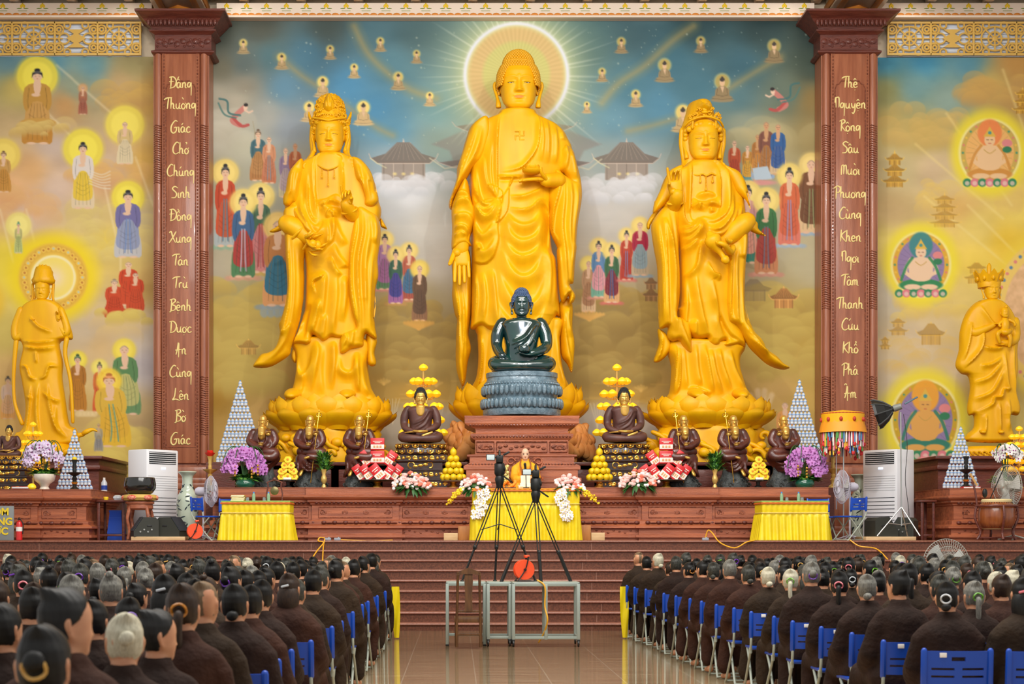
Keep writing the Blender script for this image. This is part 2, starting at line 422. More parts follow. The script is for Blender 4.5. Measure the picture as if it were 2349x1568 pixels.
# ===  the two carved pillars with vertical gold writing
G_={'a':([[(.36,.42),(.2,.48),(.06,.3),(.1,.06),(.26,.06),(.38,.4)],[(.38,.46),(.36,.14),(.5,.04)]],.5),'b':([[(.1,.95),(.08,.1),(.22,0),(.38,.2),(.3,.42),(.1,.36)]],.46),'c':([[(.4,.4),(.26,.48),(.08,.3),(.12,.06),(.28,.02),(.44,.12)]],.48),'d':([[(.36,.42),(.2,.48),(.06,.3),(.1,.06),(.26,.06),(.38,.4)],[(.42,.95),(.38,.12),(.52,.04)]],.52),'e':([[(.08,.24),(.36,.3),(.3,.46),(.14,.44),(.06,.22),(.18,.02),(.42,.1)]],.46),'g':([[(.36,.42),(.2,.48),(.06,.3),(.12,.1),(.28,.14),(.4,.46),(.42,0),(.4,-.62)]],.5),'h':([[(.12,.98),(.08,.02)],[(.1,.34),(.24,.48),(.34,.36),(.34,.06),(.5,.04)]],.5),'i':([[(.1,.46),(.1,.08),(.22,.04)]],.24),'k':([[(.1,.95),(.08,.02)],[(.36,.5),(.12,.24),(.4,.02)]],.46),'m':([[(.06,.46),(.07,.02)],[(.07,.36),(.18,.48),(.26,.36),(.26,.04)],[(.26,.36),(.38,.48),(.46,.36),(.47,.06),(.6,.04)]],.62),'n':([[(.08,.46),(.08,.02)],[(.09,.34),(.24,.48),(.34,.36),(.34,.06),(.48,.04)]],.48),'o':([[(.22,.48),(.06,.3),(.12,.04),(.3,.04),(.4,.28),(.22,.48)]],.46),'p':([[(.1,.46),(.1,-.4)],[(.1,.36),(.28,.48),(.4,.28),(.28,.04),(.1,.1)]],.48),'r':([[(.1,.46),(.1,.02)],[(.1,.32),(.22,.46),(.36,.42)]],.38),'s':([[(.34,.44),(.14,.44),(.12,.3),(.34,.18),(.28,.02),(.06,.06)]],.42),'t':([[(.18,.8),(.16,.1),(.32,.04)],[(.04,.5),(.34,.54)]],.36),'u':([[(.08,.46),(.08,.12),(.24,.04),(.36,.2),(.38,.46)],[(.38,.3),(.38,.08),(.52,.04)]],.52),'y':([[(.08,.46),(.12,.16),(.28,.1),(.4,.46)],[(.4,.46),(.38,-.1),(.24,-.4),(.1,-.3)]],.48),'A':([[(.1,.0),(.22,.4),(.34,1.0),(.36,.5),(.34,-.24)],[(.04,.36),(.6,.42)]],.6),'B':([[(.16,.94),(.1,.04),(-.06,-.1)],[(.0,.9),(.4,1.0),(.5,.8),(.2,.54),(.5,.4),(.46,.1),(.1,0)]],.56),'C':([[(.62,.9),(.4,.98),(.1,.6),(.08,.2),(.3,.0),(.62,.14)]],.6),'D':([[(.2,.92),(.14,.02)],[(.02,.9),(.4,.94),(.66,.6),(.5,.14),(.06,-.02)]],.66),'E':([[(.4,.9),(.1,.9),(.1,.0),(.4,.0)],[(.1,.5),(.35,.5)]],.5),'G':([[(.66,.94),(.42,.98),(.1,.6),(.06,.16),(.26,-.04),(.5,.1),(.56,.44),(.34,.4),(.8,.48)]],.68),'K':([[(.18,1.0),(.1,0)],[(.6,.9),(.2,.5),(.62,-.02)]],.58),'L':([[(.3,1.0),(.2,.3),(.02,.0),(.3,.06),(.7,-.06)]],.6),'M':([[(.1,.0),(.14,.8)],[(.14,.8),(.34,.74),(.32,.06)],[(.34,.7),(.54,.78),(.56,.04)]],.64),'N':([[(.06,.5),(.12,.96),(.14,.1)],[(.12,.9),(.42,.9),(.42,.1)]],.5),'P':([[(.2,.9),(.14,-.1)],[(-.06,.8),(.3,1.0),(.56,.82),(.44,.5),(.18,.46)]],.5),'R':([[(.2,.9),(.14,.0)],[(.0,.84),(.36,.98),(.5,.78),(.18,.5),(.56,.0)]],.54),'S':([[(.64,.84),(.36,.96),(.14,.76),(.5,.4),(.4,.06),(.04,.02)]],.58),'T':([[(-.08,.78),(.2,.92),(.66,.96)],[(.34,.92),(.26,.4),(.22,0)]],.46),'X':([[(-.02,.84),(.16,.94),(.3,.5),(.56,.02)],[(.62,.96),(.3,.44),(-.04,.0)]],.58),'H':([[(.12,1),(.1,0)],[(.5,1),(.5,0)],[(.1,.5),(.5,.52)]],.62),}
DIA={'acute':[[(.0,.02),(.14,.2)]],'grave':[[(.0,.2),(.14,.02)]],'hook':[[(.02,.14),(.1,.2),(.12,.1),(.05,.03)]],'tilde':[[(-.04,.06),(.04,.14),(.12,.06),(.2,.14)]],'dot':[[(.05,-.78),(.09,-.82)]],'hat':[[(-.04,.02),(.07,.15),(.18,.02)]],'horn':[[(.24,.0),(.3,.08)]],'bar':[[(-.1,-.08),(.34,-.04)]]}
CH={'ồ':('o','hat','grave'),'ấ':('a','hat','acute'),'ư':('u','horn'),'ờ':('o','horn','grave'),'á':('a','acute'),'ở':('o','horn','hook'),'ú':('u','acute'),'ừ':('u','horn','grave'),'ệ':('e','hat','dot'),'ợ':('o','horn','dot'),'ù':('u','grave'),'ê':('e','hat'),'ộ':('o','hat','dot'),'â':('a','hat'),'ươ':('u','horn'),'ứ':('u','horn','acute'),'ổ':('o','hat','hook'),'ơ':('o','horn'),'Đ':('D','bar'),'Â':('A','hat'),'ự':('u','horn','dot'),'ò':('o','grave'),'ứ':('u','horn','acute')}
def write(q,word,xc,zc,em,y,r=0.028,mi=0,flat=0.35):
 items=[];x=0.0
 for c in word:
  base,*dia=CH.get(c,(c,));st,wd=G_[base]
  for s_ in st:items.append(([(x+a*0.9,b)for a,b in s_],1.0))
  top=0.62 if base.islower()else 1.06
  for k,d in enumerate(dia):
   for s_ in DIA[d]:
    oy=0.45 if d=='horn' else 0.62 if d=='bar' else top+(0.16 if(k and d not in('dot','bar'))else 0)
    items.append(([(x+0.1+a,oy+b)for a,b in s_],0.7))
  x+=wd*0.9
 for s_,k in items:
  p=np.array(s_);p=smooth_curve(p,5)if len(p)>2 else resample(p,0.08)
  n=len(p);t=np.linspace(0,1,n)
  rad=r*k*(0.45+0.75*np.sin(PI*np.clip(0.15+0.8*t,0,1))**0.8)
  path=np.stack([xc+(p[:,0]-x/2)*em,np.full(n,y),zc+(p[:,1]-0.35)*em],-1)
  q.tube(path,rad,6)
LETTER=mat('gold_lettering',(246,226,150),rough=0.35)
def pillar(px0,px1,words,lab,cpx0,cpx1):
 D=34.2;xc=X((px0+px1)/2,D);hw=(X(px1,D)-X(px0,D))/2
 t=thing('carved_pillar',lab,'pillar',(xc,D+0.4,STAGE))
 zt=Z(120,D);zb=Z(1062,D)
 q=MB();yb=34.9
 q.boxz(xc-hw,xc+hw,D+0.10,yb,STAGE,zt)
 q.rbox((xc,D+0.07,(zt+zb)/2),(hw*1.36,0.08,zt-zb),0.02)
 for s_ in(-1,1):
  q.tube([(xc+s_*(hw-0.11),D+0.10,zb),(xc+s_*(hw-0.11),D+0.10,zt)],0.085,14)
  q.rbox((xc+s_*(hw-0.215),D+0.055,(zt+zb)/2),(0.03,0.07,zt-zb),0.012)
  q.rbox((xc+s_*(hw-0.27),D+0.045,(zt+zb)/2),(0.018,0.05,zt-zb),0.008)
 q.build('shaft',WOODV,t)
 q=MB();z=zt-1.6;k=0
 while z>zb+0.2:
  if k%2==0:
   for s_ in(-1,1):
    n=26
    for j in range(n):
     zz=z-j*0.05
     if zz<zb:break
     q.tube([(xc+s_*(hw-0.11)-0.088,D+0.09,zz),(xc+s_*(hw-0.11)-0.04,D+0.017,zz+0.012),(xc+s_*(hw-0.11)+0.04,D+0.017,zz-0.012),(xc+s_*(hw-0.11)+0.088,D+0.09,zz)],0.013,5)
  z-=1.38;k+=1
 for s_ in(-1,1):
  for zz in np.arange(zb,zt,0.075):q.ell((xc+s_*(hw-0.243),D+0.025,zz),(0.016,0.014,0.028),6,4)
 q.build('carved_edge',WOODC,t)
 q=MB();pw=hw*0.53;pz1=zt-0.62;pz0=zb+0.35
 fr=[(xc-pw,pz0),(xc-pw,pz1-0.18),(xc-pw*0.9,pz1-0.08),(xc-pw*0.72,pz1-0.06),(xc-pw*0.6,pz1),(xc+pw*0.6,pz1),(xc+pw*0.72,pz1-0.06),(xc+pw*0.9,pz1-0.08),(xc+pw,pz1-0.18),(xc+pw,pz0),(xc-pw,pz0)]
 q.tube([(a,D+0.028,b)for a,b in fr],0.014,6)
 q.build('panel_frame',WOODC,t)
 q=MB()
 for(a,dz0,dz1)in((0.10,0,0.2),(0.04,0.2,0.3),(0.0,0.3,1.0),(0.05,1.0,1.12),(0.09,1.12,1.25),(0.05,1.25,1.36),(0.02,1.36,1.6)):
  q.rbox((xc,D+0.33-a/2,STAGE+(dz0+dz1)/2),(2*hw+0.14+2*a,0.72+a,dz1-dz0+0.01),0.02)
 q.build('pillar_base',WOODV,t)
 cw=(X(cpx1,D)-X(cpx0,D))/2;cxc=X((cpx0+cpx1)/2,D)
 q=MB();z0=zt
 q.rlathe([(hw+0.02,0.5,z0-0.04),(hw+0.08,0.56,z0+0.0),(hw+0.08,0.56,z0+0.035),(hw+0.01,0.5,z0+0.07),(hw+0.01,0.5,z0+0.40),(hw+0.08,0.56,z0+0.44),(hw+0.12,0.6,z0+0.46),(hw+0.12,0.6,z0+0.49),(hw+0.06,0.56,z0+0.51),(hw+0.10,0.58,z0+0.56),(hw+0.24,0.70,z0+0.70),(cw-0.06,0.86,z0+0.78),(cw,0.9,z0+0.80),(cw,0.9,z0+0.845)],(cxc,D+0.55,0))
 q.v=[np.column_stack([V[:,0],np.minimum(V[:,1],34.9),V[:,2]])for V in q.v];q.build('capital',WOODD,t,angle=20)
 q=MB()
 n=17
 for k in range(n):
  x=cxc-hw-0.16+(k+0.5)*(2*hw+0.32)/n
  q.ell((x,D-0.14,z0+0.62),(0.034,0.03,0.075),8,6)
  q.ell((x+0.04,D-0.10,z0+0.6),(0.014,0.02,0.06),6,4)
 for k in range(9):q.ell((cxc+(k-4)*hw/4.6,D+0.05,z0+0.23+0.03*(-1)**k),(0.07,0.025,0.06),8,6)
 for k in range(18):q.ell((cxc+(k-8.5)*hw/9.2,D+0.05,z0+0.15+0.14*((k*7)%3)/2),(0.03,0.018,0.03),6,5)
 q.build('carved_ornament',WOODD,t)
 q=MB()
 for wd_,py in words:write(q,wd_,xc,Z(py,D),0.262,D+0.022,0.0145)
 q.build('lettering',LETTER,t)
 return t
pillar(350,478,[('Đấng',192),('Thường',240),('Giác',294),('Chở',343),('Chúng',394),('Sinh',444),('Đồng',496),('Xưng',547),('Tán',599),('Trừ',651),('Bệnh',703),('Dược',753),('An',803),('Cùng',855),('Lên',907),('Bờ',957),('Giác',1009)],'carved red wood pillar left of the three great statues',316,522)
pillar(1886,2016,[('Thệ',191),('Nguyện',239),('Rộng',291),('Sâu',341),('Mười',391),('Phương',444),('Cùng',492),('Khen',544),('Ngợi',592),('Tâm',645),('Thanh',698),('Cứu',747),('Khổ',800),('Phá',850),('Âm',903)],'carved red wood pillar right of the three great statues',1842,2056)
# ===  the painted wall pictures (painted with numpy into the panels' own colour)
class Paint:
 def __init__(s,x0,y0,x1,y1):
  s.x0,s.y0=x0,y0;s.w,s.h=x1-x0,y1-y0
  s.A=np.zeros((s.h,s.w,3),np.float32)
  s.YY,s.XX=np.mgrid[y0:y1,x0:x1].astype(np.float32)
 def ground(s,ctrl,rad=60):
  c=np.array([(x,y)for x,y,_ in ctrl],float);k=np.array([q for _,_,q in ctrl],float)
  st=8;gy=np.arange(s.y0,s.y1+st if hasattr(s,'y1')else s.y0+s.h+st,st);gx=np.arange(s.x0,s.x0+s.w+st,st)
  GX,GY=np.meshgrid(gx,gy)
  d2=(GX[...,None]-c[:,0])**2+(GY[...,None]-c[:,1])**2
  wt=1.0/(d2+rad*rad*0.2)**1.6
  B=(wt@k)/wt.sum(-1)[...,None]
  fy=(np.arange(s.h))/st;fx=np.arange(s.w)/st
  iy=fy.astype(int);ix=fx.astype(int);ty=(fy-iy)[:,None,None];tx=(fx-ix)[None,:,None]
  a=B[iy][:,ix]*(1-tx)+B[iy][:,ix+1]*tx;b=B[iy+1][:,ix]*(1-tx)+B[iy+1][:,ix+1]*tx
  s.A[:]=a*(1-ty)+b*ty
 def fbm(s,sc,seed,sx=1.0,octv=4):
  r=np.random.RandomState(seed);out=np.zeros((s.h,s.w),np.float32);amp=1.0
  for o in range(octv):
   c=max(2.0,sc/2**o);n=int(s.h/c)+3;m=int(s.w/(c*sx))+3
   g=r.rand(n,m);fy=np.arange(s.h)/c;fx=np.arange(s.w)/(c*sx)
   iy,ix=fy.astype(int),fx.astype(int);ty=sstep(fy-iy)[:,None];tx=sstep(fx-ix)[None]
   out+=amp*((g[iy][:,ix]*(1-tx)+g[iy][:,ix+1]*tx)*(1-ty)+(g[iy+1][:,ix]*(1-tx)+g[iy+1][:,ix+1]*tx)*ty-0.5)
   amp*=0.5
  return out
 def win(s,x0,y0,x1,y1):
  a,b=max(0,int(y0-s.y0)),min(s.h,int(y1-s.y0)+1);c,d=max(0,int(x0-s.x0)),min(s.w,int(x1-s.x0)+1)
  if a>=b or c>=d:return None
  return(slice(a,b),slice(c,d))
 def put(s,W,m,col,al=1.0):
  m=(np.clip(m,0,1)*al)[...,None];s.A[W]=s.A[W]*(1-m)+np.array(col,np.float32)*m
 def ell(s,x,y,rx,ry,col,al=1.0,soft=0.8):
  W=s.win(x-rx-soft*2-1,y-ry-soft*2-1,x+rx+soft*2+1,y+ry+soft*2+1)
  if W is None:return
  d=(np.hypot((s.XX[W]-x)/rx,(s.YY[W]-y)/ry)-1)*min(rx,ry)
  s.put(W,0.5-d/(2*soft),col,al)
 def poly(s,pts,col,al=1.0,soft=0.7,cr=0):
  p=np.array(pts,float)
  if cr:p=smooth_curve(p,cr,closed=True)
  W=s.win(p[:,0].min()-2,p[:,1].min()-2,p[:,0].max()+2,p[:,1].max()+2)
  if W is None:return
  Q=np.stack([s.XX[W].ravel(),s.YY[W].ravel()],-1)
  d,_=seg_dist(Q,p,True);d[inside(Q,p)]*=-1
  s.put(W,(0.5-d/(2*soft)).reshape(s.XX[W].shape),col,al)
 def line(s,pts,wd,col,al=1.0,soft=0.7,fade=False,cr=0):
  p=np.array(pts,float)
  if cr:p=smooth_curve(p,cr)
  e=wd+soft*3
  W=s.win(p[:,0].min()-e,p[:,1].min()-e,p[:,0].max()+e,p[:,1].max()+e)
  if W is None:return
  Q=np.stack([s.XX[W].ravel(),s.YY[W].ravel()],-1);d,t=seg_dist(Q,p)
  m=np.clip(0.5-(d-wd/2)/(2*soft),0,1)
  if fade:m=m*(1-t)
  s.put(W,m.reshape(s.XX[W].shape),col,al)
 def puffs(s,x0,y0,x1,y1,n,r,light,dark,seed,al=0.5):
  R=random.Random(seed)
  L=sorted([(R.uniform(y0,y1),R.uniform(x0,x1),R.uniform(r*0.5,r*1.3))for _ in range(n)])
  for y,x,q in L:
   W=s.win(x-q*1.4,y-q,x+q*1.4,y+q*1.5)
   if W is None:continue
   dx,dy=(s.XX[W]-x)/(q*1.25),(s.YY[W]-y)/q
   d=np.hypot(dx,dy);m=sstep((1.0-d)/0.16)*sstep(1-(dy+0.3)/1.2)
   t=np.clip((dy+1)/1.5,0,1)[...,None]
   c=np.array(light)*(1-t)+np.array(dark)*t
   mm=(m*al)[...,None];s.A[W]=s.A[W]*(1-mm)+c*mm
   # ---- figures
 def buddha(s,x,y0,y1,dark=0.0,tone=(205,178,128)):
  h=y1-y0;T=np.array(tone)*(1-dark);dk=T*0.62
  for k,al in((1.25,.25),(1.1,.4)):s.ell(x,y0+.26*h,.25*h*k,.26*h*k,(238,222,130),al,2)
  s.ell(x,y0+.26*h,.24*h,.25*h,np.array((240,214,120))*(1-dark),.9)
  s.ell(x,y1-.08*h,.42*h,.08*h,T*1.02,.9);s.ell(x,y1-.17*h,.36*h,.09*h,T,1)
  s.poly([(x-.1*h,y0+.42*h),(x+.1*h,y0+.42*h),(x+.24*h,y0+.55*h),(x+.27*h,y1-.16*h),(x-.27*h,y1-.16*h),(x-.24*h,y0+.55*h)],T*.98)
  s.ell(x,y0+.30*h,.095*h,.13*h,(226,190,150));s.ell(x,y0+.19*h,.09*h,.07*h,(70,62,58));s.ell(x,y0+.13*h,.045*h,.05*h,(70,62,58))
  s.poly([(x-.07*h,y0+.44*h),(x+.07*h,y0+.44*h),(x+.02*h,y0+.66*h)],(226,192,156),.9)
  for a in(-1,1):s.line([(x+a*.17*h,y0+.52*h),(x+a*.2*h,y1-.26*h),(x,y1-.22*h)],max(1,.02*h),dk,.8)
  s.line([(x-.36*h,y1-.13*h),(x,y1-.1*h),(x+.36*h,y1-.13*h)],max(1,.02*h),dk,.7)
 def person(s,x,y0,y1,top,skirt,under=None,halo=None,bald=False,lotus=None,lean=0.0,wd=1.0,skin=(232,196,164),sash=None,hr=.16,al=1.0,chest=True,hair=(44,44,46),flip=1):
  h=y1-y0;w_=h*.13*wd;fx=lambda k:x+lean*h*(1-k)
  if halo is not None:
   hx,hy=fx(.09),y0+.1*h
   s.ell(hx,hy,hr*h*1.12,hr*h*1.12,halo,.35,4);s.ell(hx,hy,hr*h,hr*h,halo,.85,2.5);s.ell(hx,hy,hr*h*.72,hr*h*.72,np.minimum(np.array(halo)+18,255),.6,3)
  if lotus is not None:
   for k in range(-3,4):s.ell(x+k*w_*.42,y1-.002*h+.012*h*(abs(k)%2),w_*.36,.03*h,np.array(lotus)*(1-.06*(k%2)),.75,2)
  T,K=np.array(top,float),np.array(skirt,float);U=K if under is None else np.array(under,float)
  s.poly([(x-w_*.75,y0+.62*h),(x+w_*.75,y0+.62*h),(x+w_*1.02,y1-.03*h),(x+w_*.3,y1-.015*h),(x-w_*.4,y1-.02*h),(x-w_*1.05,y1-.03*h)],U,al,cr=3)
  for a in(-.42,.42):s.ell(x+a*w_,y1-.012*h,w_*.3,.016*h,skin,al)
  s.poly([(fx(.45)-w_*.55,y0+.4*h),(fx(.45)+w_*.55,y0+.4*h),(x+w_*.85,y0+.66*h),(x+w_*.8,y0+.84*h),(x,y0+.88*h),(x-w_*.85,y0+.83*h),(x-w_*.85,y0+.64*h)],K,al,cr=3)
  s.poly([(fx(.2)-w_*.28,y0+.19*h),(fx(.2)+w_*.28,y0+.19*h),(fx(.25)+w_*.86,y0+.25*h),(fx(.4)+w_*.98,y0+.46*h),(fx(.5)+w_*.7,y0+.56*h),(fx(.45)+w_*.3,y0+.44*h),(fx(.45)-w_*.3,y0+.44*h),(fx(.5)-w_*.72,y0+.57*h),(fx(.4)-w_*.98,y0+.45*h),(fx(.25)-w_*.86,y0+.25*h)],T,al,cr=2)
  if chest:s.poly([(fx(.2)-w_*.24,y0+.17*h),(fx(.2)+w_*.24,y0+.17*h),(fx(.3)+w_*.22,y0+.29*h),(fx(.35),y0+.37*h),(fx(.3)-w_*.22,y0+.29*h)],skin,al,cr=2)
  s.ell(fx(.35)-w_*.1*flip,y0+.345*h,w_*.3,.024*h,skin,al)
  for k in range(5):
   a=-.6+.3*k;s.line([(fx(.5)+a*w_*.6,y0+.46*h),(x+a*w_*.9,y0+.66*h),(x+a*w_*1.1,y1-.06*h)],max(.8,h*.006),(K if k%2 else U)*.66,.75*al,cr=3)
  for k in range(3):s.line([(x-w_*.6,y0+(.6+.07*k)*h),(x,y0+(.66+.07*k)*h),(x+w_*.6,y0+(.6+.07*k)*h)],max(.8,h*.006),K*.72,.7*al,cr=3)
  for a in(-1,1):s.line([(fx(.25)+a*w_*.55,y0+.25*h),(fx(.4)+a*w_*.66,y0+.42*h),(fx(.5)+a*w_*.6,y0+.52*h)],max(.8,h*.007),T*.62,.8*al,cr=3)
  if sash is not None:
   for a in(-.12,.12):s.line([(fx(.4)+a*w_,y0+.42*h),(x+a*w_*1.4,y0+.75*h),(x+a*w_*2,y1-.08*h)],max(1.2,h*.016),sash,.9*al,cr=3)
  hx=fx(.08)
  s.ell(hx,y0+.155*h,w_*.2,.04*h,skin,al);s.ell(hx,y0+.1*h,w_*.34,.062*h,skin,al)
  if bald:s.line([(hx-w_*.3,y0+.08*h),(hx,y0+.042*h),(hx+w_*.3,y0+.08*h)],max(1,h*.01),(150,130,116),.7*al,cr=4)
  else:
   s.poly([(hx-w_*.38,y0+.12*h),(hx-w_*.36,y0+.06*h),(hx,y0+.03*h),(hx+w_*.36,y0+.06*h),(hx+w_*.38,y0+.12*h),(hx+w_*.26,y0+.075*h),(hx,y0+.062*h),(hx-w_*.26,y0+.075*h)],hair,al)
   s.ell(hx,y0+.018*h,w_*.2,.026*h,hair,al);s.ell(hx,y0+.045*h,w_*.3,.014*h,np.array(hair)+50,al)
  for a in(-.14,.14):s.line([(hx+a*w_-1,y0+.098*h),(hx+a*w_+1.5,y0+.098*h)],max(.8,.006*h),(96,70,60),.8*al)
  s.line([(hx-1,y0+.132*h),(hx+1,y0+.132*h)],max(.9,.008*h),(190,90,80),.8*al)
 def pagoda(s,x,y0,y1,wd,c,tiers=1,al=1.0):
  c=np.array(c,float);h=y1-y0;lt=np.minimum(c*1.25+10,255);dk=c*.72
  s.poly([(x-3,y0+.12*h),(x,y0),(x+3,y0+.12*h)],lt,al)
  for k in range(tiers):
   f=(k+1)/tiers;ty=y0+h*(.1+.9*k/tiers);th=h*.9/tiers;ww=wd*(.55+.45*f)/2
   s.poly([(x-ww*.66,ty+th*.5),(x+ww*.66,ty+th*.5),(x+ww*.66,ty+th),(x-ww*.66,ty+th)],c*.95,al)
   for j in range(-2,3):s.line([(x+j*ww*.3,ty+th*.52),(x+j*ww*.3,ty+th)],1.6,lt if j%2 else dk,al*.9)
   s.poly([(x-ww*.2,ty),(x+ww*.2,ty),(x+ww*.55,ty+th*.3),(x+ww,ty+th*.42),(x+ww*.8,ty+th*.56),(x-ww*.8,ty+th*.56),(x-ww,ty+th*.42),(x-ww*.55,ty+th*.3)],dk,al)
   for j in range(-4,5):s.line([(x+j*ww*.05,ty+1),(x+j*ww*.17,ty+th*.46)],1.0,c*1.05,al*.8)
   s.line([(x-ww*1.06,ty+th*.3),(x-ww,ty+th*.42),(x-ww*.8,ty+th*.56),(x+ww*.8,ty+th*.56),(x+ww,ty+th*.42),(x+ww*1.06,ty+th*.3)],1.8,lt,al*.9)
 def stars(s,n,seed,box):
  R=random.Random(seed)
  for _ in range(n):
   x,y=R.uniform(box[0],box[2]),R.uniform(box[1],box[3]);q=R.choice((.6,.7,.9,1.1,1.7));s.ell(x,y,q,q,(222,228,206),.6,1.0 if q<1.5 else 1.8)
 def mesh(s,name,parent,D,thick=0.03,step=2):
  nx,ny=s.w//step,s.h//step
  ex,ey=np.linspace(s.x0,s.x0+s.w,nx),np.linspace(s.y0,s.y0+s.h,ny)
  px=X(ex,D);pz=Z(ey,D)
  G=np.stack([np.broadcast_to(px,(ny,nx)),np.full((ny,nx),D),np.broadcast_to(pz[:,None],(ny,nx))],-1)
  B=s.A.copy()
  B[1:-1,1:-1]=(B[1:-1,1:-1]*4+B[:-2,1:-1]+B[2:,1:-1]+B[1:-1,:-2]+B[1:-1,2:])/8
  iy=np.clip((ey-s.y0).astype(int),0,s.h-1);ix=np.clip((ex-s.x0).astype(int),0,s.w-1)
  c=lin_arr(B[iy][:,ix].reshape(-1,3))
  q=MB();idx=np.arange(nx*ny).reshape(ny,nx)
  quads=np.stack([idx[:-1,:-1],idx[1:,:-1],idx[1:,1:],idx[:-1,1:]],-1).reshape(-1,4)
  q.add(G.reshape(-1,3),[quads])
  b=[G[0,0],G[0,-1],G[-1,-1],G[-1,0]];bb=[np.array(p)+(0,thick,0)for p in b]
  q.add(b+bb,[np.array([[0,4,5,1],[1,5,6,2],[2,6,7,3],[3,7,4,0],[4,7,6,5]])])
  col=np.vstack([c,np.tile(lin((190,170,120)),(8,1))])
  return q.build(name,attr_mat('mural_paint',0.55,0.25),parent,smooth=False,col=col)
def lin_arr(c):c=np.clip(c,0,255)/255.0;return np.where(c<=0.04045,c/12.92,((c+0.055)/1.055)**2.4)
DM=34.93
# ---------------- the great middle picture
p=Paint(470,42,1896,1080)
p.ground([(500,70,(62,68,58)),(600,65,(80,84,74)),(750,60,(74,88,84)),(700,130,(78,124,146)),(620,130,(82,118,126)),(560,150,(96,112,110)),(850,80,(82,120,132)),(950,75,(74,106,114)),(900,150,(86,134,152)),(800,200,(86,152,192)),(860,250,(86,152,192)),(900,290,(92,150,180)),(1000,250,(104,152,164)),(650,200,(96,142,168)),(560,195,(146,140,122)),(510,160,(120,118,98)),(500,220,(168,164,146)),(545,235,(182,176,156)),(610,265,(164,166,158)),(500,300,(204,204,190)),(560,330,(192,192,168)),(500,400,(172,168,140)),(660,290,(140,152,162)),(690,380,(170,168,150)),(900,370,(146,170,182)),(1000,330,(130,155,150)),(940,440,(226,232,238)),(890,490,(198,204,208)),(880,520,(190,190,178)),(980,520,(208,208,200)),(1000,600,(202,198,186)),(520,500,(190,188,168)),(500,620,(190,184,158)),(640,600,(186,180,150)),(540,680,(170,160,108)),(510,730,(190,170,84)),(570,810,(196,166,74)),(540,870,(206,172,90)),(600,940,(206,170,98)),(490,900,(176,136,48)),(900,720,(164,144,92)),(960,790,(158,132,66)),(900,850,(176,142,64)),(980,850,(172,142,64)),(960,885,(196,154,62)),(960,690,(160,146,106)),(500,1000,(196,160,84)),(700,1050,(190,150,76)),(1190,1050,(170,150,110)),(1185,500,(190,188,176)),(1185,800,(170,140,72)),(760,600,(186,178,150)),(760,850,(190,150,72)),(1350,100,(72,110,118)),(1450,75,(66,100,110)),(1600,66,(46,76,82)),(1750,66,(40,64,66)),(1860,80,(48,64,60)),(1860,150,(64,80,70)),(1866,230,(146,124,72)),(1800,215,(104,122,108)),(1700,150,(56,98,114)),(1550,150,(64,112,130)),(1450,200,(76,128,150)),(1400,260,(96,148,174)),(1510,240,(84,140,168)),(1600,200,(68,116,134)),(1690,230,(84,122,130)),(1700,285,(150,160,140)),(1770,320,(184,172,126)),(1860,310,(160,144,92)),(1850,450,(192,186,150)),(1400,375,(150,168,168)),(1430,425,(208,212,214)),(1380,470,(202,202,198)),(1450,500,(202,200,192)),(1400,600,(190,182,164)),(1380,680,(164,144,92)),(1420,760,(148,122,60)),(1400,840,(168,138,66)),(1350,780,(164,138,70)),(1440,905,(190,150,66)),(1600,420,(190,190,170)),(1600,700,(176,150,90)),(1760,560,(182,176,150)),(1860,600,(190,184,148)),(1740,650,(176,164,128)),(1800,720,(192,168,90)),(1860,780,(206,176,80)),(1760,830,(202,170,88)),(1850,920,(206,172,90)),(1780,890,(206,170,98)),(1700,720,(164,144,88)),(1500,1040,(176,150,100)),(1880,1040,(196,170,90))],40)
n1=p.fbm(90,1,1.6);n2=p.fbm(40,2,2.5)
p.A+=(n1*16)[...,None]*np.array((1,1,.9))+(n2*7)[...,None]
for pts,wd in(([(812,60),(842,120),(886,165),(940,205),(1000,226)],24),([(640,130),(690,172),(740,205)],18),([(790,240),(860,290),(900,310)],20),([(1590,60),(1540,95),(1480,150),(1420,190),(1380,235)],26),([(1790,130),(1720,172),(1660,210)],18),([(1560,268),(1500,286),(1440,300)],18)):
 p.line(pts,wd,(168,150,92),.34,10,cr=6);p.line(pts,wd*.4,(196,164,92),.34,6,cr=6)
p.puffs(480,660,640,900,46,34,(206,184,96),(184,158,78),3,.68);p.puffs(870,700,1060,870,44,32,(186,160,84),(150,124,60),4,.68);p.puffs(1320,680,1500,880,44,32,(184,158,84),(146,120,58),5,.68)
p.puffs(1700,680,1890,880,50,36,(210,188,98),(182,152,74),6,.68);p.puffs(860,405,1010,450,22,22,(232,236,242),(196,204,212),7,.6);p.puffs(1340,415,1500,460,26,20,(230,234,240),(200,206,212),8,.6)
p.puffs(1690,300,1890,330,10,40,(200,188,140),(176,164,116),9,.3);p.puffs(480,270,560,330,10,34,(210,208,190),(176,172,150),10,.4)
for k in range(16):p.line([(870+9*k,520+9*(k%9)),(1040,516+9*(k%9))],5,(222,222,214),.25,5);p.line([(1330,510+9*(k%9)),(1480-8*k,512+9*(k%9))],5,(216,214,206),.25,5)
for k in range(26):R_=random.Random(k);x=R_.uniform(880,1040)if k%2 else R_.uniform(1320,1500);y=R_.uniform(872,930);p.line([(x,y),(x+40,y+1)],2,(216,176,84),.4,2)
p.ell(970,985,120,60,(176,170,164),.75,14);p.ell(1410,985,120,62,(178,172,170),.75,14)
for x,y in((880,880),(1470,895),(1560,880),(1000,884),(1395,882)):
 for a in(-.8,-.4,0,.4,.8):p.line([(x,y),(x+16*a,y-12+6*abs(a))],5,(224,184,96),.55,2)
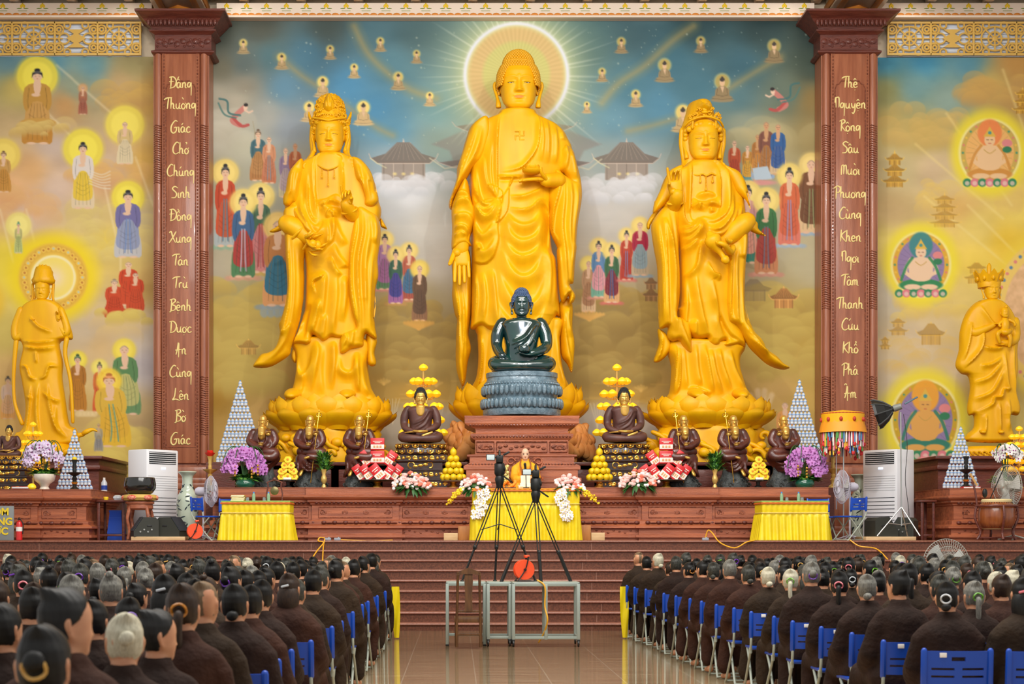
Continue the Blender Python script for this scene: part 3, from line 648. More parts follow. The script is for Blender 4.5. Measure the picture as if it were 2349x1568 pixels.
for a in(-1,-.6,-.2,.2,.6):p.line([(1745,970),(1745+40*a,890+26*abs(a))],13,(232,206,158),.7,3)
for x,y in((900,940),(1000,960),(1370,950)):
 for k in range(5):p.line([(x,y+30),(x-16+8*k,y-26)],2.2,(216,200,160),.6)
p.poly([(990,330),(1060,300),(1310,300),(1380,330),(1340,345),(1300,420),(1060,420),(1030,345)],(132,116,112),.5,3)
p.pagoda(1180,236,420,350,(158,140,136),2,.85)
for x in(925,1437):p.pagoda(x,316,412,150,(166,152,140),1,.9);p.line([(x-76,362),(x-60,374),(x-40,384)],2,(226,226,180),.8,1.2)
p.line([(985,362),(1020,386),(1050,380)],3,(210,206,180),.7);p.line([(1380,364),(1350,388),(1320,380)],3,(210,206,180),.7)
for x in(905,925,945,1420,1440,1462):p.ell(x,398,4,3,(250,232,150),.8,2)
p.puffs(870,408,1030,430,16,16,(226,230,236),(206,210,216),11,.55);p.puffs(1340,412,1500,432,16,16,(226,230,236),(206,210,214),12,.55)
p.pagoda(570,776,812,52,(206,160,78),1,.7);p.pagoda(1797,656,706,66,(212,150,84),1,.9);p.pagoda(1728,634,690,84,(150,130,96),1,.4);p.pagoda(1493,630,690,40,(150,110,70),2,.7)
p.stars(60,3,(700,70,1080,330));p.stars(60,4,(1310,60,1700,300));p.stars(26,5,(560,90,760,240));p.stars(20,8,(1600,70,1850,220))
hx,hy,hr=1184,172,118
d=np.hypot(p.XX-hx,p.YY-hy);an=np.arctan2(p.YY-hy,p.XX-hx)
g=np.exp(-np.clip(d-hr,0,None)/52)[...,None]
p.A=p.A*(1-.88*g)+np.array((216,226,168))*.88*g
for k in range(56):
 a=k*2*PI/56+random.Random(k).uniform(-.03,.03);L=random.Random(k+9).uniform(50,150)
 p.line([(hx+hr*math.cos(a),hy+hr*math.sin(a)),(hx+(hr+L)*math.cos(a),hy+(hr+L)*math.sin(a))],2.4 if k%3 else 4,(240,246,226),.5,1.4,fade=True)
m=sstep((hr-d)/5)[...,None]
tt=np.clip(d/hr,0,1)[...,None]
disc=np.where(tt<.62,np.array((216,212,130)),np.where(tt<.70,np.array((216,212,130))*(1-(tt-.62)/.08)+np.array((226,196,132))*(tt-.62)/.08,np.array((226,196,132))))+(np.sin(an*60)*4)[...,None]
edge=sstep((tt-.86)/.14);disc=disc*(1-edge)+np.array((226,222,150))*edge
p.A=p.A*(1-m)+disc*m
rg=np.exp(-((d-hr)/5.0)**2)[...,None];p.A=p.A*(1-rg)+np.array((238,244,250))*rg
for x,a,b,dk in((558,90,124,.1),(646,122,160,.1),(757,104,137,.14),(872,86,119,.12),(955,115,146,.12),(812,146,180,0),(740,175,224,0),(709,233,280,-.05),(833,231,288,-.04),(913,165,207,.1),(985,211,244,-.05),(1425,86,123,.2),(1524,135,189,.2),(1607,84,122,.25),(1775,91,145,.28),(1656,170,234,.24),(1381,156,188,.1),(1458,206,246,.05),(1346,233,260,-.05),(1566,240,304,.02)):p.buddha(x,a,b,dk)
for x,y,f in((545,262,1),(1790,226,-1)):
 p.line([(x+f*16,y-16),(x,y-2),(x-f*12,y+14),(x+f*4,y+24)],12,(206,130,120),.95,cr=5)
 p.line([(x-f*10,y+8),(x+f*8,y+26),(x+f*24,y+24)],7,(190,82,78),.9,cr=5)
 p.ell(x+f*18,y-16,5,6,(236,204,178));p.ell(x+f*19,y-22,5,4,(50,46,46));p.line([(x+f*16,y-10),(x+f*26,y-4),(x+f*34,y-8)],4,(236,204,178),.9)
 p.line([(x-f*42,y-36),(x-f*24,y-30),(x-f*20,y-4),(x+f*6,y+2)],4.5,(70,116,116),.9,cr=6);p.line([(x-f*44,y-26),(x-f*30,y),(x-f*4,y+8)],4,(84,128,122),.85,cr=6)
HY=(240,216,120)
p.line([(580,278),(584,300),(585,350)],1.6,(170,160,130))
p.person(592,296,414,(70,110,120),(190,140,84),(182,128,74),hair=(110,90,70),wd=1.2);p.person(617,309,420,(214,150,110),(200,130,96),(196,120,84),bald=True,wd=1.1,sash=(120,150,170))
p.person(655,334,452,(140,120,150),(176,156,160),(200,190,150),bald=True);p.person(677,324,440,(176,96,54),(150,70,50),(196,84,50),bald=True,skin=(200,150,110));p.person(700,360,450,(120,140,90),(176,80,50),bald=True)
p.person(517,376,566,(196,76,44),(206,88,50),(176,190,190),HY,lotus=(150,190,160),wd=1.0,sash=(90,130,150));p.person(598,430,626,(72,110,84),(206,130,130),(214,140,136),HY,lotus=(214,180,90),wd=.95,sash=(170,70,66))
p.person(558,444,636,(66,104,146),(176,62,56),(84,136,90),HY,lotus=(226,170,140),wd=1.05,sash=(190,190,206));p.person(637,498,702,(196,134,74),(56,122,150),(226,166,106),(240,206,116),bald=True,lotus=(150,170,184),wd=1.25)
for k in range(5):p.ell(606+15*k,716,10,12,(150,172,186),.7,2)
p.person(882,536,664,(176,132,176),(168,112,160),(96,140,96),HY,lotus=(226,150,140),wd=1.1);p.person(938,562,688,(190,100,76),(70,118,156),(180,90,70),HY,lotus=(216,150,110));p.person(907,572,696,(62,104,84),(70,70,150),(168,110,168),HY,lotus=(206,160,90))
p.person(962,604,736,(108,82,58),(104,78,56),(150,110,76),(240,214,96),bald=True,wd=1.0)
for a in range(-4,5):p.line([(960,752),(960+8*a,736+abs(a))],8,(216,166,76),.8,2)
p.person(1350,594,716,(190,150,110),(176,130,90),(222,190,146),(240,220,110),bald=True)
for a in range(-4,5):p.line([(1352,732),(1352+8*a,716+abs(a))],7,(226,178,90),.8,2)
p.person(1373,552,682,(96,140,186),(226,160,170),(120,180,156),HY,lotus=(226,160,140));p.person(1403,562,694,(64,110,72),(130,40,56),(226,176,120),HY,lotus=(226,120,110),sash=(60,120,180));p.person(1437,528,642,(196,74,50),(190,66,48),None,HY,lotus=(226,130,120),sash=(130,140,190));p.person(1468,504,632,(176,40,70),(150,176,186),(196,180,150),HY,bald=True,lotus=(150,180,200),wd=1.15)
p.person(1684,318,422,(196,90,54),(190,80,50),None,bald=True,wd=1.1);p.person(1714,330,416,(196,140,60),(226,170,60),(80,150,170),bald=True,wd=1.2);p.person(1737,304,412,(176,120,60),(206,140,60),(160,180,200),bald=True,skin=(206,160,110));p.person(1757,274,410,(130,84,70),(176,120,66),(150,176,206),bald=True,skin=(206,160,116),wd=1.05);p.person(1784,280,400,(54,100,160),(60,96,160),(216,190,150),bald=True,skin=(214,168,126),wd=1.15)
p.poly([(1725,385),(1760,380),(1770,410),(1730,412)],(186,206,220));p.ell(1745,418,34,6,(226,150,150),.8,2)
p.person(1715,424,604,(206,150,150),(226,160,140),(60,140,120),HY,wd=1.0);p.person(1860,360,534,(124,84,56),(116,78,52),(226,196,150),(240,216,130),bald=True,lotus=(160,190,214),wd=1.25,sash=(150,160,110));p.person(1810,384,562,(214,110,70),(214,106,72),(226,130,110),HY,lotus=(170,196,220),wd=1.05,sash=(150,150,190));p.person(1757,440,628,(64,120,70),(176,70,60),(206,140,96),HY,lotus=(226,160,140),wd=1.05,sash=(110,120,140))
p.person(1800,918,1040,(224,160,90),(216,150,84),None,None,bald=True,hair=(70,56,50),wd=1.3)
MUR=thing('mural','great painted mural of starry sky with white halo ring between the pillars','mural',(X(1183,DM),DM,STAGE))
p.mesh('painted_panel',MUR,DM)
lo=MB().boxz(X(470,DM),X(1896,DM),DM,DM+0.03,STAGE,Z(1079,DM));lo.build('lower_panel',mat('mural_lower_wall',(182,150,92),rough=0.7),MUR)
# ---------------- side pictures
p=Paint(-20,130,356,1130)
p.ground([(20,140,(110,150,160)),(120,140,(96,150,170)),(210,150,(108,156,166)),(300,150,(170,160,110)),(40,200,(196,176,96)),(170,200,(150,164,140)),(150,240,(206,160,100)),(280,190,(196,166,116)),(340,220,(206,164,84)),(20,300,(206,180,130)),(120,330,(206,186,170)),(70,390,(222,176,120)),(30,450,(226,170,116)),(130,430,(216,190,170)),(250,380,(206,186,160)),(330,380,(222,180,90)),(240,400,(216,160,110)),(60,480,(222,196,176)),(200,500,(222,200,140)),(330,500,(206,190,150)),(300,600,(216,190,110)),(330,650,(196,160,90)),(20,600,(236,214,70)),(230,560,(232,206,90)),(20,760,(226,206,110)),(200,760,(206,190,160)),(300,760,(206,196,180)),(230,790,(216,186,130)),(340,840,(196,190,190)),(20,860,(226,190,120)),(20,960,(232,190,110)),(200,960,(206,176,110)),(320,960,(196,170,120)),(250,1010,(226,206,100)),(300,1060,(206,180,90)),(200,1100,(206,170,90)),(340,1120,(196,160,90))],40)
p.A+=(p.fbm(70,21,1.5)*18)[...,None]*np.array((1,1,.7))+(p.fbm(30,22,2)*8)[...,None]
p.puffs(0,430,110,500,18,26,(232,190,130),(222,166,110),31,.4);p.puffs(180,480,340,600,30,26,(232,214,130),(206,180,110),32,.42);p.puffs(230,720,345,780,12,30,(226,200,130),(206,180,140),33,.35);p.puffs(200,980,345,1090,26,34,(232,212,110),(206,176,90),34,.5);p.puffs(230,200,350,250,14,24,(216,180,96),(190,150,90),35,.5);p.puffs(30,280,150,310,12,20,(222,200,130),(206,176,130),36,.55);p.puffs(160,380,340,420,20,22,(232,190,110),(216,166,110),37,.4)
for a,b in(((130,150),(290,290)),((110,260),(210,360)),((310,360),(350,470)),((0,480),(30,600)),((60,480),(80,560)),((240,430),(270,560)),((276,560),(276,660))):p.line([a,b],4,(246,232,190),.5,3)
hx,hy=122,636;d=np.hypot(p.XX-hx,p.YY-hy)
g=sstep((125-d)/45)[...,None];p.A=p.A*(1-g)+np.array((246,220,40))*g
g=sstep((84-d)/10)[...,None];p.A=p.A*(1-g)+np.array((240,200,80))*g
g=np.exp(-((d-67)/9)**2)[...,None];p.A=p.A*(1-g*.8)+np.array((214,160,60))*g*.8
for k in range(36):
 a=k*2*PI/36;x,y=hx+67*math.cos(a),hy+67*math.sin(a);p.ell(x,y,5.5,5.5,(244,206,90),.95,1);p.ell(x,y,2.6,2.6,(190,120,50)if k%3 else(190,206,190),.9,.8)
g=sstep((54-d)/3)[...,None];p.A=p.A*(1-g)+np.array((248,226,110))*g
g=np.exp(-((d-49)/3)**2)[...,None];p.A=p.A*(1-g)+np.array((250,240,190))*g
g=np.exp(-(d/26)**2)[...,None];p.A=p.A*(1-g)+np.array((246,226,190))*g
d=np.hypot(p.XX+50,p.YY-690);g=(np.exp(-((d-50)/14)**2)*.8)[...,None];p.A=p.A*(1-g)+np.array((240,200,60))*g
YH=(240,224,76)
p.person(85,158,330,(196,150,70),(206,160,90),(196,140,60),YH,hr=.27,wd=1.5);p.ell(86,282,42,12,(206,160,80));p.puffs(30,284,145,310,14,16,(226,200,120),(196,160,90),38,.8)
p.person(190,196,262,(176,110,80),(170,100,80),None,(206,160,110),bald=True,wd=1.2,al=.8);p.person(286,276,376,(216,190,130),(226,210,170),None,(240,222,90),hr=.44,bald=True,wd=1.4);p.person(190,326,478,(226,216,206),(232,200,70),(226,206,170),YH,hr=.3,wd=1.3)
for k in range(6):p.line([(205,390+6*k),(232,400+6*k),(252,392+8*k)],3,(232,222,196),.7,1.2,cr=4)
p.person(293,436,590,(120,116,166),(150,160,190),(196,196,196),YH,hr=.24,wd=1.5,sash=(110,140,190));p.person(8,346,440,(206,160,90),(206,150,70),None,(240,214,100),hr=.4,wd=1.4,hair=(120,90,60));p.person(42,508,580,(206,200,130),(196,206,130),None,(240,226,130),hr=.4,hair=(70,130,100))
for x,a,b in((294,596,700),(310,622,712)):p.person(x,a,b,(206,74,40),(206,80,44),None,None,bald=True,wd=1.7)
p.person(262,640,728,(206,80,44),(200,74,40),None,None,bald=False,wd=1.9,hair=(150,130,110));p.ell(268,716,34,10,(200,72,40));p.puffs(230,716,340,740,12,16,(226,206,110),(206,180,90),39,.8)
p.person(178,812,942,(176,120,50),(190,130,50),None,(240,224,80),wd=1.2,hair=(60,90,60));p.person(228,830,946,(214,110,60),(214,100,56),None,(240,226,110),hair=(90,90,60));p.person(292,786,950,(96,140,90),(190,190,120),(110,150,100),(240,220,80),bald=True,wd=1.4,lean=-.05);p.person(262,856,1024,(222,184,70),(226,180,60),(232,190,60),(244,210,70),wd=1.7,lean=-.08,hr=.17,hair=(190,120,60),sash=(90,160,150));p.person(226,968,1034,(170,166,150),(150,150,150),None,None,bald=True,wd=1.2,skin=(206,176,140),al=.8)
p.person(18,862,960,(226,200,190),(232,190,150),(240,170,90),None,wd=1.3,al=.7)
for k in range(5):p.ell(180+9*k,948,8,7,(236,214,160),.7,2)
t=thing('mural','golden painted mural with a ringed halo behind the statue, outside the left pillar','mural',(X(170,DM),DM,STAGE));p.mesh('painted_panel',t,DM)
MB().boxz(-16,X(-20,DM),DM,DM+.03,STAGE,Z(130,DM)).build('side_panel',mat('mural_gold_cloud',(214,184,120),rough=0.7,c2=(222,200,110),vscale=1.2),t)
p=Paint(2008,132,2372,1130)
p.ground([(2030,140,(70,140,166)),(2120,145,(74,146,176)),(2220,145,(90,146,166)),(2330,145,(206,160,90)),(2030,210,(150,150,96)),(2100,200,(120,160,160)),(2170,230,(140,166,156)),(2270,200,(206,176,96)),(2345,210,(196,156,90)),(2040,280,(206,184,110)),(2120,300,(206,180,96)),(2060,390,(206,190,140)),(2140,390,(216,190,150)),(2190,420,(222,200,150)),(2340,470,(232,206,100)),(2050,480,(214,186,130)),(2240,520,(232,206,110)),(2200,470,(232,190,110)),(2040,560,(226,206,110)),(2230,600,(240,210,90)),(2310,560,(244,206,70)),(2030,680,(206,196,170)),(2150,720,(222,200,150)),(2200,680,(232,206,120)),(2100,780,(216,196,160)),(2040,860,(206,190,160)),(2180,860,(206,186,150)),(2240,900,(190,160,90)),(2030,950,(216,206,120)),(2220,980,(200,180,100)),(2100,1100,(206,180,90)),(2330,1000,(226,206,120)),(2300,1080,(206,170,90))],40)
p.A+=(p.fbm(70,41,1.5)*18)[...,None]*np.array((1,1,.7))+(p.fbm(30,42,2)*8)[...,None]
p.puffs(2020,250,2200,340,26,26,(222,190,110),(196,166,96),51,.42);p.puffs(2110,420,2349,480,26,22,(236,206,110),(222,186,110),52,.45);p.puffs(2050,690,2220,730,20,22,(236,210,110),(216,186,110),53,.5);p.puffs(2020,790,2180,850,16,26,(226,190,100),(210,186,140),54,.35);p.puffs(2200,180,2349,240,18,26,(216,176,96),(190,150,90),55,.45)
for a,b in(((2170,260),(2320,470)),((2100,330),(2300,500)),((2120,450),(2349,640)),((2300,160),(2349,300)),((2220,470),(2349,600))):p.line([a,b],5,(246,226,150),.5,3)
d=np.hypot((p.XX-2420)/1.0,(p.YY-720)/1.25)
g=sstep((180-d)/50)[...,None];p.A=p.A*(1-g)+np.array((244,214,70))*g
g=sstep((146-d)/6)[...,None];p.A=p.A*(1-g)+np.array((240,206,110))*g
g=sstep((120-d)/4)[...,None];tex=(p.fbm(10,61,1,2)*22)[...,None];p.A=p.A*(1-g)+(np.array((232,190,140))+tex)*g
for k in range(30):
 a=PI/2+PI*k/29;x,y=2420+133*math.cos(a),720+166*math.sin(a);p.ell(x,y,4,4,(90,130,170)if k%2 else(226,130,130),.9,1)
for x,a,b,wd,n in((2052,344,428,58,3),(2345,200,260,46,3),(2166,440,520,74,4),(2240,596,650,60,2),(2060,726,768,46,2),(2135,736,790,66,1),(2030,770,800,28,2)):p.pagoda(x,a,b,wd,(214,160,60),n,.8 if a<430 else .5)
def deity(x,y,rx,ry,skin,robe,disc,rim,head):
 for k,al in((1.42,.4),(1.3,.6),(1.18,.8)):p.ell(x,y,rx*k,ry*k,(244,226,60),al,8)
 p.ell(x,y,rx*1.08,ry*1.06,(246,236,170),.9,3);p.ell(x,y,rx,ry,rim,1,1.5)
 for k in range(24):
  a=k*PI/12;p.ell(x+.93*rx*math.cos(a),y+.93*ry*math.sin(a),2.6,2.6,(70,150,120)if k%3==0 else(226,130,120)if k%3==1 else(240,200,80),.9,.8)
 p.ell(x,y,rx*.84,ry*.86,disc,1,1.2)
 for k in range(28):a=k*PI/14;p.line([(x+.3*rx*math.cos(a),y+.3*ry*math.sin(a)),(x+.8*rx*math.cos(a),y+.82*ry*math.sin(a))],1.2,np.array(disc)*.82,.6)
 p.ell(x,y-ry*.62,rx*.42,ry*.42,head,.95,2)
 p.ell(x,y+ry*.66,rx*.78,ry*.2,robe,1,1);p.ell(x-rx*.3,y+ry*.72,rx*.3,ry*.09,skin);p.ell(x+rx*.3,y+ry*.72,rx*.3,ry*.09,skin)
 p.poly([(x-rx*.34,y-ry*.2),(x+rx*.34,y-ry*.2),(x+rx*.44,y+ry*.1),(x+rx*.3,y+ry*.5),(x-rx*.3,y+ry*.5),(x-rx*.44,y+ry*.1)],skin,1,cr=3)
 for a in(-1,1):
  p.line([(x+a*rx*.36,y-ry*.16),(x+a*rx*.56,y+ry*.2),(x+a*rx*.3*(1 if a<0 else .4),y+ry*.42)],rx*.14,skin,1,cr=4)
  p.line([(x+a*rx*.3,y-ry*.22),(x+a*rx*.52,y+ry*.05),(x+a*rx*.7,y+ry*.5)],rx*.1,robe,.9,cr=4)
 p.ell(x,y-ry*.4,rx*.19,ry*.2,skin);p.poly([(x-rx*.22,y-ry*.5),(x-rx*.1,y-ry*.66),(x,y-ry*.82),(x+rx*.1,y-ry*.66),(x+rx*.22,y-ry*.5)],(226,186,80));p.ell(x,y-ry*.62,rx*.06,ry*.05,(80,150,150))
 for a in(-.07,.07):p.line([(x+a*rx-2,y-ry*.4),(x+a*rx+2,y-ry*.4)],1.3,(110,70,60))
 p.line([(x-2.5,y-ry*.29),(x+2.5,y-ry*.29)],1.5,(190,80,70));p.line([(x-rx*.2,y-ry*.1),(x,y+.02*ry),(x+rx*.2,y-ry*.1)],1.6,(200,160,80),cr=4)
 p.ell(x+rx*.6,y-ry*.3,rx*.18,ry*.12,(226,140,140));p.ell(x+rx*.6,y-ry*.1,rx*.16,ry*.1,(60,130,90))
 for k in range(-3,4):p.ell(x+k*rx*.26,y+ry*.92,rx*.15,ry*.13,(60,140,96)if k%2 else(226,130,140),1,1);p.ell(x+k*rx*.26,y+ry*.94,rx*.08,ry*.07,(236,206,190),.8,1)
deity(2270,350,66,74,(240,200,150),(214,150,70),(240,186,110),(206,176,90),(240,140,80));deity(2112,606,64,72,(240,206,170),(60,140,90),(150,130,170),(226,176,60),(70,140,140));deity(2122,962,74,88,(226,170,90),(60,130,110),(150,130,170),(206,170,50),(240,170,60))
for k in range(4):p.ell(2115+18*k,1062,14,17,(238,130,136),.95,2);p.ell(2115+18*k,1056,8,8,(244,180,176),.7,3)
p.poly([(2116,1076),(2180,1076),(2180,1128),(2116,1128)],(206,190,80),.8,6)
t=thing('mural','golden painted mural with seated deities in ovals, outside the right pillar','mural',(X(2190,DM),DM,STAGE));p.mesh('painted_panel',t,DM)
MB().boxz(X(2372,DM),20,DM,DM+.03,STAGE,Z(130,DM)).build('side_panel',MATS['mural_gold_cloud'],t)
# ===  sculpting tools
def inflate(q,outline,D,T=40,R=40,Tb=None,off=0.0,folds=(),steps=(),bulges=(),offs=(),h=3.0,sm=4,mi=0,pleat=None,tilt=(0,0,0,0),rimw=None,flat_=0.3,fk=1.95,fw=0.85):
 Tb=T*0.7 if Tb is None else Tb
 o=np.array(outline,float)
 if sm:o=smooth_curve(o,sm,closed=True)
 o=resample(o,h,closed=True);nb=len(o)
 x0,y0=o.min(0);x1,y1=o.max(0)
 gx=np.arange(x0,x1,h);gy=np.arange(y0,y1,h*0.87);GX,GY=np.meshgrid(gx,gy);GX[1::2]+=h/2
 Q=np.stack([GX.ravel(),GY.ravel()],-1);Q=Q[inside(Q,o)]
 d,_=seg_dist(Q,o,True);Q=Q[d>h*0.6]
 A=np.vstack([o,Q])
 vs,es,fs,*_=delaunay_2d_cdt([Vector(p)for p in A],[],[list(range(nb))],1,1e-5,False)
 P2=np.array([(v[0],v[1])for v in vs]);n=len(P2)
 fs=np.array([f for f in fs if len(f)==3],int)
 fs=fs[inside(P2[fs].mean(1),o)]
 d,_=seg_dist(P2,o,True)
 rim=d<1e-3
 rr=min(R,11.0)if rimw is None else rimw
 t=np.clip(d/rr,0,1);rp=np.sqrt(1-(1-t)**2)
 yb=np.arange(y0,y1+2,2.0);lo=np.full(len(yb),1e9);hi=np.full(len(yb),-1e9)
 ob=resample(o,1.0,closed=True);ii=np.clip(((ob[:,1]-y0)/2).astype(int),0,len(yb)-1)
 np.minimum.at(lo,ii,ob[:,0]);np.maximum.at(hi,ii,ob[:,0])
 ok=hi>lo+1;lo=np.interp(yb,yb[ok],lo[ok]);hi=np.interp(yb,yb[ok],hi[ok])
 ker=np.ones(9)/9;sm_=lambda v:np.convolve(np.pad(v,4,mode='edge'),ker,'valid')
 lo,hi=np.minimum(lo,sm_(lo)),np.maximum(hi,sm_(hi))
 xl,xh=np.interp(P2[:,1],yb,lo),np.interp(P2[:,1],yb,hi)
 u=np.clip((P2[:,0]-(xl+xh)/2)/np.maximum((xh-xl)/2,1),-1,1)
 rnd_=np.sqrt(np.clip(1-np.abs(u)**2.3,0,1))
 prof=rp*(flat_+(1-flat_)*rnd_)
 zf=T*prof;fade=np.clip(d/(0.5*rr),0,1)
 for cx,cy,rx,ry,a in bulges:zf=zf+a*np.exp(-((P2[:,0]-cx)/rx)**2-((P2[:,1]-cy)/ry)**2)*fade
 for f in folds:
  pts,w_,a=f[:3];asy=f[3]if len(f)>3 else 0.5;w_=w_*fw;a=a*fk
  cl=[np.array(pts[0],float)]
  for b_ in pts[1:]:
   b_=np.array(b_,float);g_=b_-cl[-1]
   if np.hypot(*g_)<9 or(len(cl)>1 and g_@(cl[-1]-cl[-2])<-.2*np.hypot(*g_)*np.hypot(*(cl[-1]-cl[-2]))and np.hypot(*g_)<40):continue
   cl.append(b_)
  if len(cl)<2:continue
  c=smooth_curve(cl,6)
  k=(P2[:,0]>c[:,0].min()-3*w_)&(P2[:,0]<c[:,0].max()+3*w_)&(P2[:,1]>c[:,1].min()-3*w_)&(P2[:,1]<c[:,1].max()+3*w_)
  if not k.any():continue
  S=P2[k];dd,tt=seg_dist(S,c)
  i=np.clip((tt*(len(c)-1)).astype(int),0,len(c)-2);tan=c[i+1]-c[i]
  side=tan[:,0]*(S[:,1]-c[i,1])-tan[:,1]*(S[:,0]-c[i,0])
  ww=np.where(side>0,w_*1.7,w_*asy)
  zf[k]+=a*np.exp(-(dd/ww)**2)*sstep(tt/0.3)*sstep((1-tt)/0.3)*fade[k]
 for pl,a,soft in steps:
  pl=smooth_curve(pl,4,closed=True);dd,_=seg_dist(P2,pl,True);ins=inside(P2,pl);dd=np.where(ins,dd,-dd)
  zf=zf+a*sstep(dd/soft+0.5)*fade
 if pleat is not None:zf=zf+pleat(P2[:,0],P2[:,1])*fade
 of=off+tilt[0]*(P2[:,0]-tilt[1])+tilt[2]*(P2[:,1]-tilt[3])
 for cx,cy,rx,ry,a in offs:of=of+a*np.exp(-((P2[:,0]-cx)/rx)**2-((P2[:,1]-cy)/ry)**2)
 zb=-Tb*prof
 s=D/F
 def W(z):return np.stack([(P2[:,0]-CX)*s,D-(z+of)*s,EYE-(P2[:,1]-CY)*s],-1)
 Vf=W(np.where(rim,0,zf));keep=~rim
 mp=np.arange(n);mp[keep]=n+np.arange(keep.sum())
 Vb=W(zb)[keep]
 a,b,c=P2[fs[:,0]],P2[fs[:,1]],P2[fs[:,2]]
 cr=(b[:,0]-a[:,0])*(c[:,1]-a[:,1])-(b[:,1]-a[:,1])*(c[:,0]-a[:,0])
 fs[cr>0]=fs[cr>0][:,::-1]
 q.add(np.vstack([Vf,Vb]),[fs,mp[fs][:,::-1]],mi)
 return q
def at3(px,py,D,off=0.0):s=D/F;return np.array([(px-CX)*s,D-off*s,EYE-(py-CY)*s])
def ptube(q,pts,r,D,n=10,mi=0,flat=None,off=0.0,sm=4):
 p=np.array([(a[0],a[1],a[2]if len(a)>2 else 0)for a in pts],float);r=np.full(len(p),r,float)if np.isscalar(r)else np.array(r,float)
 if sm and len(p)>2:
  m=smooth_curve(np.column_stack([p,r]),sm);p,r=m[:,:3],m[:,3]
 W=np.array([at3(a,b,D,c+off)for a,b,c in p]);q.tube(W,np.maximum(r,0.05)*D/F,n,mi,flat=flat,roundend=True)
def arr_interp(t,tab):tab=np.array(tab,float);return np.interp(t,tab[:,0],tab[:,1])
HW_=[(0,.0),(.012,.09),(.04,.155),(.09,.205),(.16,.25),(.28,.295),(.42,.315),(.56,.32),(.70,.31),(.82,.268),(.90,.212),(.95,.158),(.98,.102),(.993,.06),(1,0)]
HF_=[(0,.20),(.012,.24),(.04,.29),(.09,.315),(.16,.32),(.28,.33),(.42,.345),(.56,.355),(.70,.345),(.82,.293),(.90,.23),(.95,.172),(.98,.11),(.993,.065),(1,0.0)]
HB_=[(0,-.16),(.012,-.10),(.04,-.02),(.09,.06),(.16,.16),(.28,.28),(.42,.36),(.56,.40),(.70,.40),(.82,.345),(.90,.272),(.95,.2),(.98,.13),(.993,.075),(1,0.0)]
def smooth_tab(z,tab):
 zz=np.linspace(0,1,201);v=arr_interp(zz,tab)
 k=np.array([1,2,3,4,5,4,3,2,1],float);k/=k.sum();vp=np.pad(v,4,mode='edge');v2=np.convolve(vp,k,'valid')
 e=np.clip(np.minimum(zz,1-zz)/0.05,0,1);v=v*(1-e)+v2*e
 return np.interp(z,zz,v)
